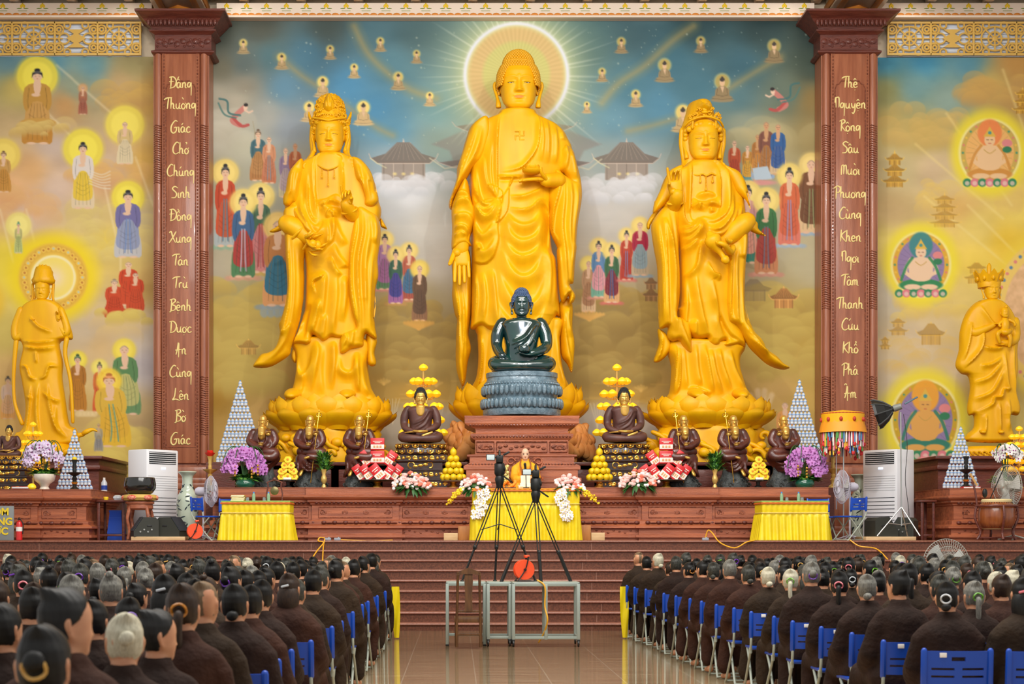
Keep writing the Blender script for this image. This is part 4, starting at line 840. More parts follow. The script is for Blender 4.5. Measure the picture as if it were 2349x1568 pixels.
def head(q,H,M,nz=64,na=72,wide=1.0,jaw=1.0,eyes='closed',age=0.0,mi=0,mi_lip=None,mi_eye=None,mi_dark=None,brow=1.0,nose=1.0,ears=True,ear_long=True,urna=True):
 z=0.5-0.5*np.cos(np.linspace(0,PI,nz));z=0.35*z+0.65*np.linspace(0,1,nz)
 hw=smooth_tab(z,HW_)*wide;hw=hw*np.where(z<.42,1-(1-jaw)*sstep(1-z/.42),1)
 hf,hb=smooth_tab(z,HF_),smooth_tab(z,HB_)
 a=np.linspace(-PI,PI,na,endpoint=False);a=a-0.32*np.sin(a)*0.9
 Cx=np.sign(np.sin(a))*np.abs(np.sin(a))**0.82;Cy=np.cos(a)
 Cyp=np.sign(Cy)*np.abs(Cy)**0.9
 x=hw[:,None]*Cx[None];mid=(hf-hb)[:,None]/2;half=(hf+hb)[:,None]/2
 y=-(mid+half*Cyp[None]);Zg=np.broadcast_to(z[:,None],x.shape).copy()
 fr=sstep((Cy[None]-0.1)/0.45)*np.ones_like(x)
 def g(x0,z0,sx,sz):return np.exp(-((x-x0)/sx)**2-((Zg-z0)/sz)**2)
 def gs(x0,*r):return g(x0,*r)+g(-x0,*r)
 d=np.zeros_like(x)
 k=np.clip((.57-Zg)/.25,0,1);below=sstep((Zg-.285)/.03)
 d+=nose*(.016+.085*k**1.3)*np.exp(-(x/(.026+.022*k))**2)*below*sstep((.62-Zg)/.06)
 d+=nose*.034*gs(.052,.325,.028,.026)
 d+=-.034*gs(.15,.49,.085,.045)-.018*gs(.055,.5,.035,.05)
 d+=.034*gs(.15,.472,.066,.036)
 lid=Zg-(.462-.25*(np.abs(x)-.15)**2/.09*.2)
 inx=sstep((.075-np.abs(np.abs(x)-.15))/.025)
 d+=-.010*np.exp(-(lid/.008)**2)*inx+.008*np.exp(-((lid-.016)/.010)**2)*inx
 bz=.592-2.4*(np.abs(x)-.15)**2;d+=brow*.011*np.exp(-((Zg-bz)/.016)**2)*sstep((.14-np.abs(np.abs(x)-.15))/.05)
 d+=.022*g(0,.229,.060,.013)+.026*g(0,.196,.050,.017)-.016*np.exp(-((Zg-(.2105+1.1*x*x))/.006)**2)*sstep((.10-np.abs(x))/.03)-.010*gs(.098,.215,.02,.02)
 d+=-.012*g(0,.155,.075,.018)+.022*g(0,.085,.085,.05)+.016*gs(.19,.30,.09,.08)-.008*g(0,.262,.016,.03)
 if age:d+=-age*.012*np.exp(-((np.abs(x)-(.095+.1*(.33-Zg)))/.012)**2)*sstep((Zg-.16)/.05)*sstep((.34-Zg)/.05)
 if urna:d+=.014*g(0,.60,.016,.016)
 y=y-d*fr
 G=np.stack([x,y,Zg],-1)*H
 def surf(xx,zz):
  i=np.argmin((G[...,0]/H-xx)**2+(G[...,2]/H-zz)**2+(G[...,1]>0)*9);return G.reshape(-1,3)[i]
 t=MB()
 idx=np.arange(nz*na).reshape(nz,na);ix=np.hstack([idx,idx[:,:1]])
 qd=np.stack([ix[:-1,:-1],ix[:-1,1:],ix[1:,1:],ix[1:,:-1]],-1).reshape(-1,4)
 V=G.reshape(-1,3);cen=V[qd].mean(1)/H
 lip=(cen[:,1]<0)&((np.abs(cen[:,0])/.088)**1.7+(np.abs(cen[:,2]-.2095-1.1*cen[:,0]**2)/.030)**2<1)
 t.add(V,[qd[~lip]],mi)
 if lip.any():t.f.append(qd[lip]);t.mi.append(mi if mi_lip is None else mi_lip)
 t.f.append(idx[0][::-1][None].copy());t.mi.append(mi);t.f.append(idx[-1][None].copy());t.mi.append(mi)
 for sx in(-1,1):
  if eyes=='open':
   p=surf(sx*.15,.463);t.ell(p+np.array((0,.010*H,0)),(.042*H,.016*H,.0085*H),12,6,mi if mi_eye is None else mi_eye)
   t.ell(p+np.array((0,-.002*H,0.001*H)),(.012*H,.008*H,.008*H),8,6,mi if mi_dark is None else mi_dark)
  if mi_dark is not None:
   pts=[surf(sx*.15+b,.4645-.9*b*b+(.009 if eyes=='open' else-.004))+np.array((0,-.003*H,0))for b in np.linspace(-.058,.058,7)]
   t.tube(pts,.0045*H,5,mi_dark)
  if ears:
   b=.60 if not ear_long else 1.0
   lo=.14 if ear_long else .30
   ep=[(.30,.06,.55),(.335,.09,.58),(.352,.12,.52),(.345,.10,.42),(.325,.06,.33),(.318,.03,.24 if ear_long else .30)]
   er=[.018,.024,.026,.024,.024,.022]
   if ear_long:ep=[(.36,.05,.53),(.41,.08,.56),(.425,.10,.50),(.41,.09,.42),(.385,.06,.33),(.365,.03,.24),(.355,.01,.16),(.352,.0,.09)];er=[.02,.028,.03,.028,.028,.032,.05,.05]
   t.tube(smooth_curve(np.array([(sx*e[0]*wide,e[1],e[2])for e in ep]),3)*H,np.interp(np.linspace(0,1,3*(len(ep)-1)+1),np.linspace(0,1,len(er)),er)*H,8,mi)
   t.ell(np.array((sx*.318*wide,.07,.45))*H,np.array((.016,.045,.10))*H,8,8,mi)
 q.join(t,M)
 return G
def curls(q,H,M,hairline,r=.021,mi=0,ush=True,wide=1.0,top=1.0,spread=1.0):
 t=MB()
 def R(z):return smooth_tab(np.array([z]),HW_)[0]*wide*1.02,smooth_tab(np.array([z]),HF_)[0]*1.0,smooth_tab(np.array([z]),HB_)[0]*1.02
 zs=np.arange(.36,1.0,r*1.55)
 for j,z in enumerate(zs):
  hw,hf,hb=R(min(z,.985));n=max(4,int(2*PI*max(hw,.05)/(r*2.1)))
  for k in range(n):
   a=(k+.5*(j%2))*2*PI/n;cx=math.sin(a);cy=math.cos(a)
   x=hw*cx;y=-((hf-hb)/2+(hf+hb)/2*cy)
   if cy>0 and z<hairline(abs(x)):continue
   if cy>-.2 and z<.45:continue
   t.ell((x*H,y*H,z*H),r*H*1.12,6,5,mi)
 if ush:
  uz=.84;ur=.27*spread;uh=.30*top
  t.ell((0,.03*H,uz*H),np.array((ur,.25,uh))*H,24,16,mi)
  for j,z in enumerate(np.arange(.0,1.0,r*1.6/(uh*PI/2))):
   rr=math.cos(z*PI/2);n=max(1,int(2*PI*ur*rr/(r*2.1)))
   for k in range(n):
    a=(k+.5*(j%2))*2*PI/n
    t.ell(np.array((ur*rr*math.sin(a),.03-.25*rr*math.cos(a),uz+uh*math.sin(z*PI/2)))*H,r*H*1.1,6,5,mi)
 q.join(t,M)
def finger(q,base,d0,L,r,curl,axis,mi=0,n=8):
 d=np.array(d0,float);d/=np.linalg.norm(d);ax=Vector(axis).normalized();p=np.array(base,float)
 pts=[p-d*r*0.8,p];rr=[r*1.0,r*1.05]
 for k,f in enumerate((.46,.30,.24)):
  d=np.array(Quaternion(ax,curl[k]if hasattr(curl,'__len__')else curl)@Vector(d));
  pts.append(p+d*L*f*.5);rr.append(r*(.92-.08*k));p=p+d*L*f;pts.append(p);rr.append(r*(.95-.14*k))
 q.tube(pts,rr,n,mi,roundend=True)
 return p
def hand(q,wrist,fwd,palm_n,side,S,curls_=(.15,.15,.18,.22),thumb=(.5,.2),mi=0,spread=.08,tcurl=.25,lens=(.82,.92,.85,.66)):
 f=np.array(fwd,float);f/=np.linalg.norm(f);n=np.array(palm_n,float);n-=f*(n@f);n/=np.linalg.norm(n);u=np.cross(f,n)*side;w0=np.array(wrist,float)
 pl,pw,pt=.50*S,.21*S,.085*S
 rows=[]
 for t,ww,th in((-.12,.55,.78),(0,.62,.85),(.25,.82,1.0),(.55,.98,1.0),(.85,1.0,.85),(1.0,.92,.66)):
  c=w0+f*pl*t;a=np.linspace(0,2*PI,14,endpoint=False)
  rows.append(c+pw*ww*np.cos(a)[:,None]*u+pt*th*np.sin(a)[:,None]*n)
 q.grid(np.array(rows),wv=True,mi=mi,cap0=True,cap1=True)
 q.ell(w0+f*pl*.35+u*pw*.5+n*pt*.5,(.11*S,)*3,8,6,mi)
 tips=[]
 for k in range(4):
  o=(0.75-0.5*k)*pw;d=f+u*spread*(1.5-k)
  tips.append(finger(q,w0+f*pl*(.93-.04*abs(k-1))+u*o,d,S*.53*lens[k],.056*S*(1 if k<3 else .86),curls_[k],np.cross(f,n)*1.0,mi))
 tb=w0+f*pl*.28+u*pw*.75+n*pt*.2
 td=u*math.sin(thumb[0]+.35)+f*math.cos(thumb[0]+.35)+n*thumb[1]
 finger(q,tb,td,S*.44,.064*S,(0.05,-side*0+tcurl*.6,tcurl),np.cross(td,n),mi)
 return tips
def petal(q,c,az,r,L,W,up,out,D_sy=1.0,mi=0,curl=.12,th=.03,n=9,m=12):
 v=np.linspace(0,1,m);u=np.linspace(-1,1,n)
 prof=np.interp(v,[0,.15,.4,.62,.78,.88,.95,1],[.62,.82,1,.97,.78,.5,.22,.02])
 rad=r+out*(v**.9)-curl*(np.clip(v-.6,0,1)/.4)**2*.9
 z=up*v
 for side,sg in((0,1),(1,-1)):
  G=[]
  for i in range(m):
   a=u*prof[i]*W/max(rad[i],.05);bul=(1-u**2)*th*4.0*math.sin(PI*min(1,v[i]*1.0+.1))**.7
   rr=rad[i]*1.0+bul-side*th*(1-abs(u)*.7)*(1.0 if i<m-1 else .1)
   x=rr*np.cos(az+a);y=rr*np.sin(az+a)*D_sy
   G.append(np.stack([c[0]+x,c[1]+y,np.full(n,c[2]+z[i])],-1))
  G=np.array(G);q.grid(G if side==0 else G[:,::-1],mi=mi)
def lotus(q,c,r0,rows,sy=.8,mi=0):
 for n,r,out,up,W,z,ph in rows:
  for k in range(n):petal(q,(c[0],c[1],c[2]+z),-PI/2+(k+ph)*2*PI/n,r,1,W,up,out,sy,mi,curl=.10*r,th=.035*r)
  # ===  the three great gilded statues
GOLD=mat('golden_statue_paint',(242,184,6),rough=0.45,c2=(232,170,4),vscale=1.6,stretch=(3,3,.5),spec=0.35)
LIP=mat('coral_lips',(240,150,60),rough=0.5)
EYEW=mat('eye_white',(236,228,190),rough=0.3)
EYED=mat('eye_dark',(52,44,30),rough=0.4)
EYEG=mat('lid_line',(140,92,6),rough=0.6)
B1,B2,B3=crop(1080,100,7.127),crop(1010,250,4.612),crop(1010,560,4.612)
L1,L2,L3=crop(650,200,6.272),crop(580,420,4.9),crop(570,680,4.3556)
R1,R2,R3=crop(1480,210,5.807),crop(1470,420,4.9),crop(1460,680,4.3556)
DS=33.35;BT_=3.108
def vpleat(x0,lam,amp,ph=0.0,y0=0,k=0.0,pw=1):
 return lambda x,y:amp*np.abs(np.sin(PI*(x-x0+k*(y-y0))/lam+ph+.4*np.sin((y-y0)/60.0)))**pw
def gold_lotus(t,px,py_top,py_bot,hwpx,D,name='lotus_base'):
 c=at3(px,py_bot,D);r=hwpx*D/F;H=(py_bot-py_top)*D/F;q=MB()
 rows=((14,r*.68,r*.16,H*1.02,r*.20,0,.5),(14,r*.60,r*.32,H*.96,r*.215,0.0,0.0),(14,r*.58,r*.44,H*.62,r*.25,-.02*H,.5))
 lotus(q,c,r,rows,.74)
 q.lathe([(r*.5,-H*.02),(r*.72,H*.1),(r*.82,H*.4),(r*.80,H*.78),(r*.6,H*.84),(.01,H*.86)],c,40,sy=.74)
 q.build(name,GOLD,t,angle=50)
def gold_rock(t,px,py0,py1,hwpx,D,seed,name='carved_base'):
 r=random.Random(seed);q=MB();c=at3(px,py1,D);w_=hwpx*D/F;H=(py1-py0)*D/F
 q.lathe([(w_*1.0,0),(w_*1.02,H*.25),(w_*.9,H*.6),(w_*.96,H*.85),(w_*.9,H),(.01,H)],c,48,sy=.7,wob=lambda a,z:1+.05*np.sin(5*a+seed)+.04*np.sin(9*a+3*z))
 for k in range(26):
  a=-PI*k/25;x=c[0]+w_*math.cos(a);y=c[1]+w_*.72*math.sin(a);z=c[2]+r.uniform(.05,.75)*H;s_=r.uniform(.06,.15)
  if k%3==0:
   th=np.linspace(0,4.4,14);q.tube(np.stack([x+s_*1.6*np.exp(-.25*th)*np.cos(th),np.full(14,y-.02),z+s_*1.6*np.exp(-.25*th)*np.sin(th)],-1),np.linspace(.06,.03,14),7,roundend=True)
  else:q.ell((x,y,z),(s_*1.1,s_*.8,s_*.9),10,7)
  if k%4==1:q.tube(smooth_curve([(x-.2,y,z+.15),(x,y-.06,z+.05),(x+.12,y-.06,z-.12),(x+.28,y,z-.2)],4),.05,7,roundend=True)
 q.v=[np.column_stack([V[:,:2],np.maximum(V[:,2],BT_)])for V in q.v];q.build(name,GOLD,t,angle=60)
def face(t,px,chin,H,D,tilt=0.0,turn=0.0,eyes='closed',name='head',wide=1.0,ears=True,off=0.0,jaw=1.0):
 M=M4(rotz(turn)@rotx(tilt),at3(px,chin,D,off));q=MB();Hm=H*D/F
 head(q,Hm,M,110,110,wide=wide,eyes=eyes,mi_lip=1,mi_eye=2,mi_dark=3,ears=ears,jaw=jaw)
 q.build(name,[GOLD,LIP,EYEW,EYED if eyes=='open' else EYEG],t,angle=None);return M,Hm
 # --- middle Buddha
T1=thing('buddha_statue','tallest golden standing Buddha statue, in the middle, holding a small lotus bowl','statue',at3(1188,960,DS))
gold_lotus(T1,1190,882,978,168,DS)
q=MB();c=at3(1190,1066,DS)
for k in range(40):
 a=-PI+PI*k/39;r_=random.Random(k);x=c[0]+1.38*math.cos(a);y=c[1]+1.0*math.sin(a);z=c[2]+r_.uniform(.27,.62)
 q.tube(smooth_curve([(x,y,z+.25),(x+r_.uniform(-.15,.15),y-.08,z),(x+r_.uniform(-.25,.25),y-.03,z-.25)],4),r_.uniform(.10,.17),9,roundend=True,flat=.6)
 q.ell((x,y,z),(r_.uniform(.16,.3),.16,r_.uniform(.1,.24)),10,7)
q.lathe([(1.3,0),(1.34,.2),(1.2,.55),(.9,.8),(.01,.84)],c,48,sy=.68,wob=lambda a,z:1+.06*np.sin(6*a+2*z))
q.v=[np.column_stack([V[:,:2],np.maximum(V[:,2],BT_)])for V in q.v];q.build('carved_base',mat('carved_pale_wood',(222,158,92),rough=0.45,c2=(200,128,66),vscale=4,spec=.35),T1,angle=60)
q=MB()
inflate(q,B3([(380,780),(392,960),(402,1200),(382,1400),(330,1510),(300,1600),(800,1640),(1390,1600),(1370,1510),(1320,1400),(1285,1240),(1268,1000),(1262,780)]),DS,T=52,R=62,off=-2,h=2.6,pleat=vpleat(1100,21,4.0,0,760,.06),folds=[(B3([(430,960),(440,1200),(420,1420),(380,1560)]),6,7),(B3([(1240,900),(1250,1200),(1290,1400),(1330,1560)]),6,7)],bulges=[(1188,880,60,40,12)])
for px in(1118,1262):ptube(q,[(px,884,30),(px-2,892,62),(px,897,84)],[16,17,12],DS,12,flat=.7)
q.build('under_robe',GOLD,T1,angle=60)
fold=[(B2([(625,90),(602,300),(592,560),(596,900),(600,1015)]),6,4,.3),(B2([(540,380),(522,700),(548,930),(590,1015)]),8,5),(B2([(490,150),(420,430),(300,690)]),12,5),(B2([(450,560),(470,800),(520,960)]),8,4),(B2([(370,660),(390,900),(440,1060),(520,1080),(590,1020)]),8,7),(B2([(330,690),(360,900),(420,1040),(470,1090),(540,1070)]),7,5),(B2([(280,800),(330,980),(400,1110),(470,1150),(540,1120),(600,1040)]),9,7),(B2([(330,1020),(390,1150),(460,1215),(530,1190),(620,1060)]),9,8),(B2([(345,1180),(380,1330),(440,1400),(510,1350),(570,1250)]),10,8),(B2([(340,1400),(400,1530),(450,1570),(520,1530),(590,1400)]),10,7),(B3([(400,40),(430,120),(470,125),(510,60)]),8,5),(B2([(990,90),(1032,220),(1012,480),(905,650),(800,720),(600,745)]),6,4,.3),(B2([(1050,160),(1072,400),(1050,640)]),7,4),(B2([(1110,180),(1132,400),(1122,660)]),8,5),(B2([(1200,220),(1218,460),(1200,660)]),8,5),(B2([(1270,280),(1300,400)]),7,3),(B2([(600,780),(720,800),(860,790)]),6,4),(B2([(600,815),(720,820),(860,815)]),4,-4),(B2([(710,1000),(850,1000),(960,960),(1090,890)]),5,4),(B2([(705,1120),(850,1140),(950,1110),(1030,1030),(1110,1015)]),6,5,.3),(B2([(690,1170),(760,1270),(870,1310),(990,1260),(1060,1120)]),12,7),(B2([(670,1250),(740,1410),(860,1470),(1010,1400),(1090,1180)]),13,7.5),(B3([(650,20),(760,160),(860,195),(980,150),(1070,20)]),13,7.5),(B3([(620,100),(740,330),(860,405),(990,340),(1090,120)]),14,8),(B3([(590,320),(680,520),(780,680),(900,720),(1040,600),(1120,330)]),15,8),(B3([(560,600),(640,780),(760,900),(900,920),(1060,820),(1150,560)]),15,7),(B2([(1080,1050),(1130,1200),(1110,1568)]),8,-6),(B3([(1100,60),(1150,300),(1130,700)]),10,6),(B3([(1180,100),(1200,400),(1190,720)]),9,6),(B3([(360,330),(380,600),(350,860)]),9,6),(B3([(440,330),(470,600),(450,860)]),10,6),(B3([(540,300),(570,560),(600,900)]),9,5)]
step=[(B2([(500,880),(600,1030),(720,900),(760,800),(720,870),(700,1150),(580,1280),(640,1080),(640,940)]),7,3),(B2([(340,1100),(620,1030),(600,1300),(610,1420),(600,1500)])+B3([(606,40),(560,180),(480,250),(400,245),(330,190),(320,60)]),10,4)]
q=MB()
inflate(q,B2([(645,40),(600,95),(480,135),(330,222),(292,330),(300,600),(310,900),(320,1200),(330,1500)])+B3([(335,300),(330,600),(325,800),(320,897),(370,905),(430,890),(490,935),(560,980),(640,1010),(860,1050),(1010,1000),(1100,955),(1170,900),(1205,830),(1225,765),(1262,765),(1250,500),(1230,200)])+B2([(1180,1500),(1170,1200),(1200,900),(1300,700),(1390,560),(1390,420),(1352,340),(1310,260),(1220,180),(1100,130),(1020,90),(985,40)]),DS,T=62,R=78,Tb=40,off=6,h=2.2,folds=fold,steps=step,bulges=[(1190,345,70,60,10),(1190,520,75,110,14)])
for a,b in(((775,325),(812,318)),((775,325),(780,362)),((780,362),(842,358)),((842,358),(850,318)),((812,345),(815,405)),((775,408),(815,405)),((815,408),(880,412)),((842,378),(880,370)),((880,380),(882,412))):
 pass
x0,y0=1189,331
for a in(((0,-9.5),(0,9.5)),((-9.5,0),(9.5,0)),((0,-9.5),(-9.5,-9.5)),((0,9.5),(9.5,9.5)),((-9.5,0),(-9.5,9.5)),((9.5,0),(9.5,-9.5))):
 ptube(q,[(x0+a[0][0],y0+a[0][1],78.5),(x0+a[1][0],y0+a[1][1],78.5)],1.5,DS,6,sm=0)
q.lathe([(24,-26),(23,-10),(25,0),(24,8),(28,16),(40,24)],(0,0,0),32);q.v[-1]=q.v[-1]*(DS/F)*np.array((1.2,1.0,-1))+at3(1188,268,DS,8)
q.f[-3:]=[a[:,::-1]for a in q.f[-3:]]
for k,(yy,rr)in enumerate(((272,29),(279,32))):
 a=np.linspace(PI*1.05,1.95*PI,15);q.tube(np.stack([X(1188,DS)+1.22*rr*np.cos(a)*DS/F,DS-8*DS/F+rr*.95*np.sin(a)*DS/F,Z(yy,DS)+0*a],-1),.03,6)
q.build('robe',GOLD,T1,angle=60)
q=MB()
inflate(q,B3([(300,40),(335,300),(330,700),(312,850),(300,960),(325,1100),(290,1250),(268,1430),(235,1500),(185,1380),(163,1220),(170,900),(178,800),(150,720),(124,540),(130,400),(122,60),(200,-60)]),DS,T=26,R=26,off=-6,h=2.2,folds=[(B3([(150,420),(190,700),(200,1000),(220,1400)]),7,6),(B3([(220,420),(250,800),(230,1200),(235,1440)]),8,6),(B3([(290,380),(290,700),(270,1000),(270,1250)]),7,6),(B3([(320,850),(300,960),(318,1080)]),6,5)])
inflate(q,B2([(480,132),(330,220),(268,370),(230,500),(180,655),(170,780),(120,920),(88,1035),(118,1090),(140,1000),(220,860),(280,770),(350,660),(450,580),(520,400),(540,250)]),DS,T=30,R=36,off=38,h=2.2,folds=[(B2([(440,250),(400,450),(330,620),(180,860),(110,1030)]),9,7),(B2([(380,250),(310,480),(220,700),(130,920)]),10,6),(B2([(310,260),(250,480),(190,680)]),9,4)],tilt=(.12,1080,-.05,300))
inflate(q,B2([(230,800),(140,1000),(118,1100),(125,1300),(118,1480),(140,1520),(250,1480),(330,1480),(310,1400),(370,1250),(400,1150),(330,1000),(290,800)]),DS,T=30,R=30,off=34,h=2.2,folds=[(B2([(125,985),(210,940),(300,970),(350,1070)]),8,7),(B2([(130,1090),(210,1020),(310,1050),(380,1190)]),8,7),(B2([(130,1200),(210,1175),(300,1190),(350,1300)]),9,7),(B2([(140,1320),(210,1290),(280,1320),(320,1420)]),7,7),(B2([(140,1400),(220,1360),(270,1400)]),6,4)])
q.build('sleeve',GOLD,T1,angle=60)
q=MB();s=DS/F
ptube(q,[(1060,545,46),(1058,562,46),(1058,580,44)],[19,18,17],DS,14,flat=.8)
hand(q,at3(1058,572,DS,44),(0.02,-.10,-1),(0,-1,.05),1,94*s,(.04,.04,.05,.06),thumb=(.0,.3),spread=.03,tcurl=.25)
q.build('hand',GOLD,T1,angle=None)
q=MB()
inflate(q,B2([(1215,470),(1265,455),(1305,405),(1390,460),(1422,545),(1445,640),(1478,780),(1488,900),(1472,1060),(1400,1000),(1330,800),(1290,720),(1200,700)]),DS,T=26,R=30,off=26,h=2.2,folds=[(B2([(1310,420),(1330,560),(1300,720)]),9,6),(B2([(1370,480),(1410,640),(1420,800)]),9,6)])
inflate(q,B2([(1190,700),(1240,685),(1300,740),(1400,800),(1470,820),(1486,930),(1474,1050),(1440,1260),(1425,1450)])+B3([(1430,60),(1410,250),(1398,430),(1360,450),(1372,490),(1418,570),(1392,640),(1350,655),(1345,575),(1285,642),(1245,520),(1220,120)])+B2([(1225,1500),(1160,1360),(1140,1240),(1140,1090),(1118,900),(1160,830)]),DS,T=26,R=24,off=36,h=2.2,folds=[(B2([(1230,700),(1240,900),(1180,1140),(1165,1340),(1220,1480)])+B3([(1250,300),(1285,620)]),9,8),(B2([(1290,740),(1290,1000),(1270,1300),(1300,1560)])+B3([(1310,300),(1330,560)]),9,8),(B2([(1350,800),(1370,1000),(1350,1300),(1360,1560)]),9,7),(B2([(1410,830),(1440,1000),(1410,1300),(1400,1568)])+B3([(1385,250),(1370,440)]),8,7),(B3([(1372,490),(1340,570),(1300,620)]),6,5)])
inflate(q,B3([(1250,640),(1262,770),(1260,880),(1268,1050),(1282,1190),(1340,1270),(1394,1355),(1420,1060),(1397,885),(1398,640),(1330,560)]),DS,T=18,R=22,off=4,h=2.2,folds=[(B3([(1300,700),(1310,900),(1350,1150),(1390,1330)]),8,6),(B3([(1360,660),(1350,820),(1400,1000)]),8,6)])
q.build('sleeve',GOLD,T1,angle=60)
q=MB()
ptube(q,[(1276,428,66),(1262,430,74),(1248,432,82)],[17,16,15],DS,14)
hand(q,at3(1252,429,DS,80),(-1,-.35,-.06),(.1,-.25,1),-1,74*s,(-.06,-.08,-.12,-.2),thumb=(.25,.6),spread=.04,tcurl=.35)
q.build('hand',GOLD,T1,angle=None)
q=MB();c=at3(1216,418,DS,104)
q.lathe([(2*s,-6*s),(14*s,-5*s),(22*s,0),(23*s,3*s),(17*s,4*s),(.001,4*s)],c,24)
lotus(q,c,1,[(11,12*s,13*s,9*s,7*s,-2*s,0),(11,9*s,9*s,14*s,6*s,0,.5)],1.0)
q.build('lotus_bowl',GOLD,T1,angle=60)
M,Hm=face(T1,1188.5,262,124,DS,eyes='open',wide=1.04,off=14,tilt=.03,jaw=1.12)
q=MB();curls(q,Hm,M,lambda x:.765-5.5*max(0,x-.17)**1.5,r=.0235,top=1.0,spread=1.06,wide=1.2)
q.build('hair_curls',mat('golden_hair_paint',(232,172,26),rough=0.5),T1,angle=None)
# --- left Bodhisattva (fruit in the lowered hand)
T2=thing('bodhisattva_statue','golden standing statue with ornate crown, holding a fruit spray in its lowered hand','statue',at3(757,985,DS))
gold_lotus(T2,757,912,990,160,DS);gold_rock(T2,757,985,1066,118,DS,3)
q=MB()
inflate(q,L3([(470,420),(474,600),(474,740),(455,860),(425,950),(375,1000),(400,1070),(800,1090),(1290,1070),(1285,1015),(1235,930),(1210,830),(1195,700),(1185,420)]),DS,T=46,R=58,off=0,h=2.5,folds=[(L3([(490,520),(500,740),(560,800),(640,700),(670,520)]),10,6),(L3([(680,460),(720,560),(690,760),(640,980)]),9,6),(L3([(870,460),(880,640),(850,960)]),8,6),(L3([(920,600),(940,740),(1020,780),(1075,720),(1085,560)]),9,7),(L3([(1100,560),(1115,800),(1120,980)]),7,7),(L3([(1150,600),(1165,850),(1230,1000)]),9,7),(L3([(560,760),(560,880),(520,1000)]),9,4),(L3([(760,500),(740,760),(760,1000)]),12,4)])
for px in(676,800):ptube(q,[(px,903,20),(px,910,55),(px,914,78)],[20,19,12],DS,12,flat=.6)
q.build('under_robe',GOLD,T2,angle=60)
q=MB()
fold=[(L1([(495,1100),(490,1300),(492,1560)])+L2([(735,200),(745,340),(760,470)]),5,4,.3),(L1([(385,1300),(388,1568)])+L2([(640,120),(655,330),(700,450),(770,475)]),6,5,.3),(L1([(865,1080),(890,1300),(895,1568)])+L2([(1040,120),(1035,260)]),5,4,.3),(L2([(560,60),(570,330),(620,480),(700,620),(760,640),(820,560),(830,440)]),9,7),(L2([(600,200),(610,380),(680,520),(750,560),(800,500)]),9,6),(L2([(470,240),(500,360),(560,470),(640,580),(700,640)]),9,5),(L2([(860,460),(880,620),(860,760),(760,860)]),7,5),(L2([(925,370),(945,560),(920,700),(860,770)]),8,6),(L2([(930,720),(980,860),(1060,960),(1080,1010)]),9,5),(L2([(905,880),(960,1020),(1030,1090)]),7,6,.3),(L2([(940,440),(1000,620),(1080,750)]),9,5),(L2([(850,1040),(800,1110),(720,1140),(700,1200),(740,1300)]),8,6,.3),(L2([(850,1050),(830,1300),(800,1568)]),10,7),(L2([(960,1040),(970,1300),(940,1568)])+L3([(870,100),(860,430)]),11,6),(L2([(1060,1080),(1070,1300)])+L3([(1000,60),(960,300)]),9,6),(L3([(740,60),(700,250),(650,400)]),10,7),(L3([(560,250),(500,380),(450,480)]),10,6),(L3([(640,100),(600,260),(560,460)]),10,-5),(L3([(800,200),(760,470)]),9,5),(L2([(745,270),(820,260),(880,250),(960,190)]),6,5),(L2([(750,300),(850,300),(900,265),(960,275),(1010,300)]),5,5),(L2([(800,330),(850,290),(870,270)]),5,4),(L2([(770,370),(850,350),(930,360),(1020,380)]),9,6),(L2([(860,470),(870,400),(920,360)]),6,5),(L2([(930,460),(935,380)]),6,5),(L1([(280,1120),(210,1280),(130,1500)]),8,4),(L1([(1120,1110),(1240,1260),(1310,1480)]),8,4),(L1([(960,1060),(1090,1100),(1120,1110)]),6,4)]
inflate(q,L1([(520,985),(470,1030),(290,1092),(180,1190),(110,1300),(75,1420),(60,1560)])+L2([(380,170),(366,240),(372,420),(470,640),(560,760),(600,1000),(590,1400)])+L3([(545,200),(500,350),(440,490),(500,495),(560,505),(605,515),(655,480),(658,412),(700,440),(750,490),(795,480),(850,440),(910,455),(1000,450),(1150,420),(1180,200),(1160,60)])+L2([(1240,1400),(1240,900),(1400,520),(1446,330),(1420,220),(1395,100),(1380,0)])+L1([(1345,1568),(1335,1460),(1300,1340),(1220,1200),(1115,1092),(960,1020),(850,985)]),DS,T=50,R=62,Tb=36,off=8,h=2.2,folds=fold,steps=[(L1([(495,1080),(860,1080),(890,1568)])+L2([(1030,250),(960,190),(740,250)]),-5,5)],bulges=[(757,400,60,50,8),(757,600,60,120,14)])
q.lathe([(21,-30),(20,-8),(22,0),(21,10),(26,20),(36,30)],(0,0,0),28);q.v[-1]=q.v[-1]*(DS/F)*np.array((1.15,1.0,-1))+at3(758,372,DS,8);q.f[-3:]=[a[:,::-1]for a in q.f[-3:]]
q.build('robe',GOLD,T2,angle=60)
q=MB()
ptube(q,[(734,392,58),(745,400,66),(758,404,68),(772,400,66),(784,392,58)],1.5,DS,6)
for x,y0,y1 in((744,404,420),(758,406,438),(772,404,420)):
 for y in np.arange(y0,y1,3.2):q.ell(at3(x,y,DS,68),1.4*DS/F,6,5)
 q.ell(at3(x,y1+1,DS,68),(2*DS/F,2*DS/F,3*DS/F),8,6)
q.build('necklace',GOLD,T2,angle=None)
q=MB()
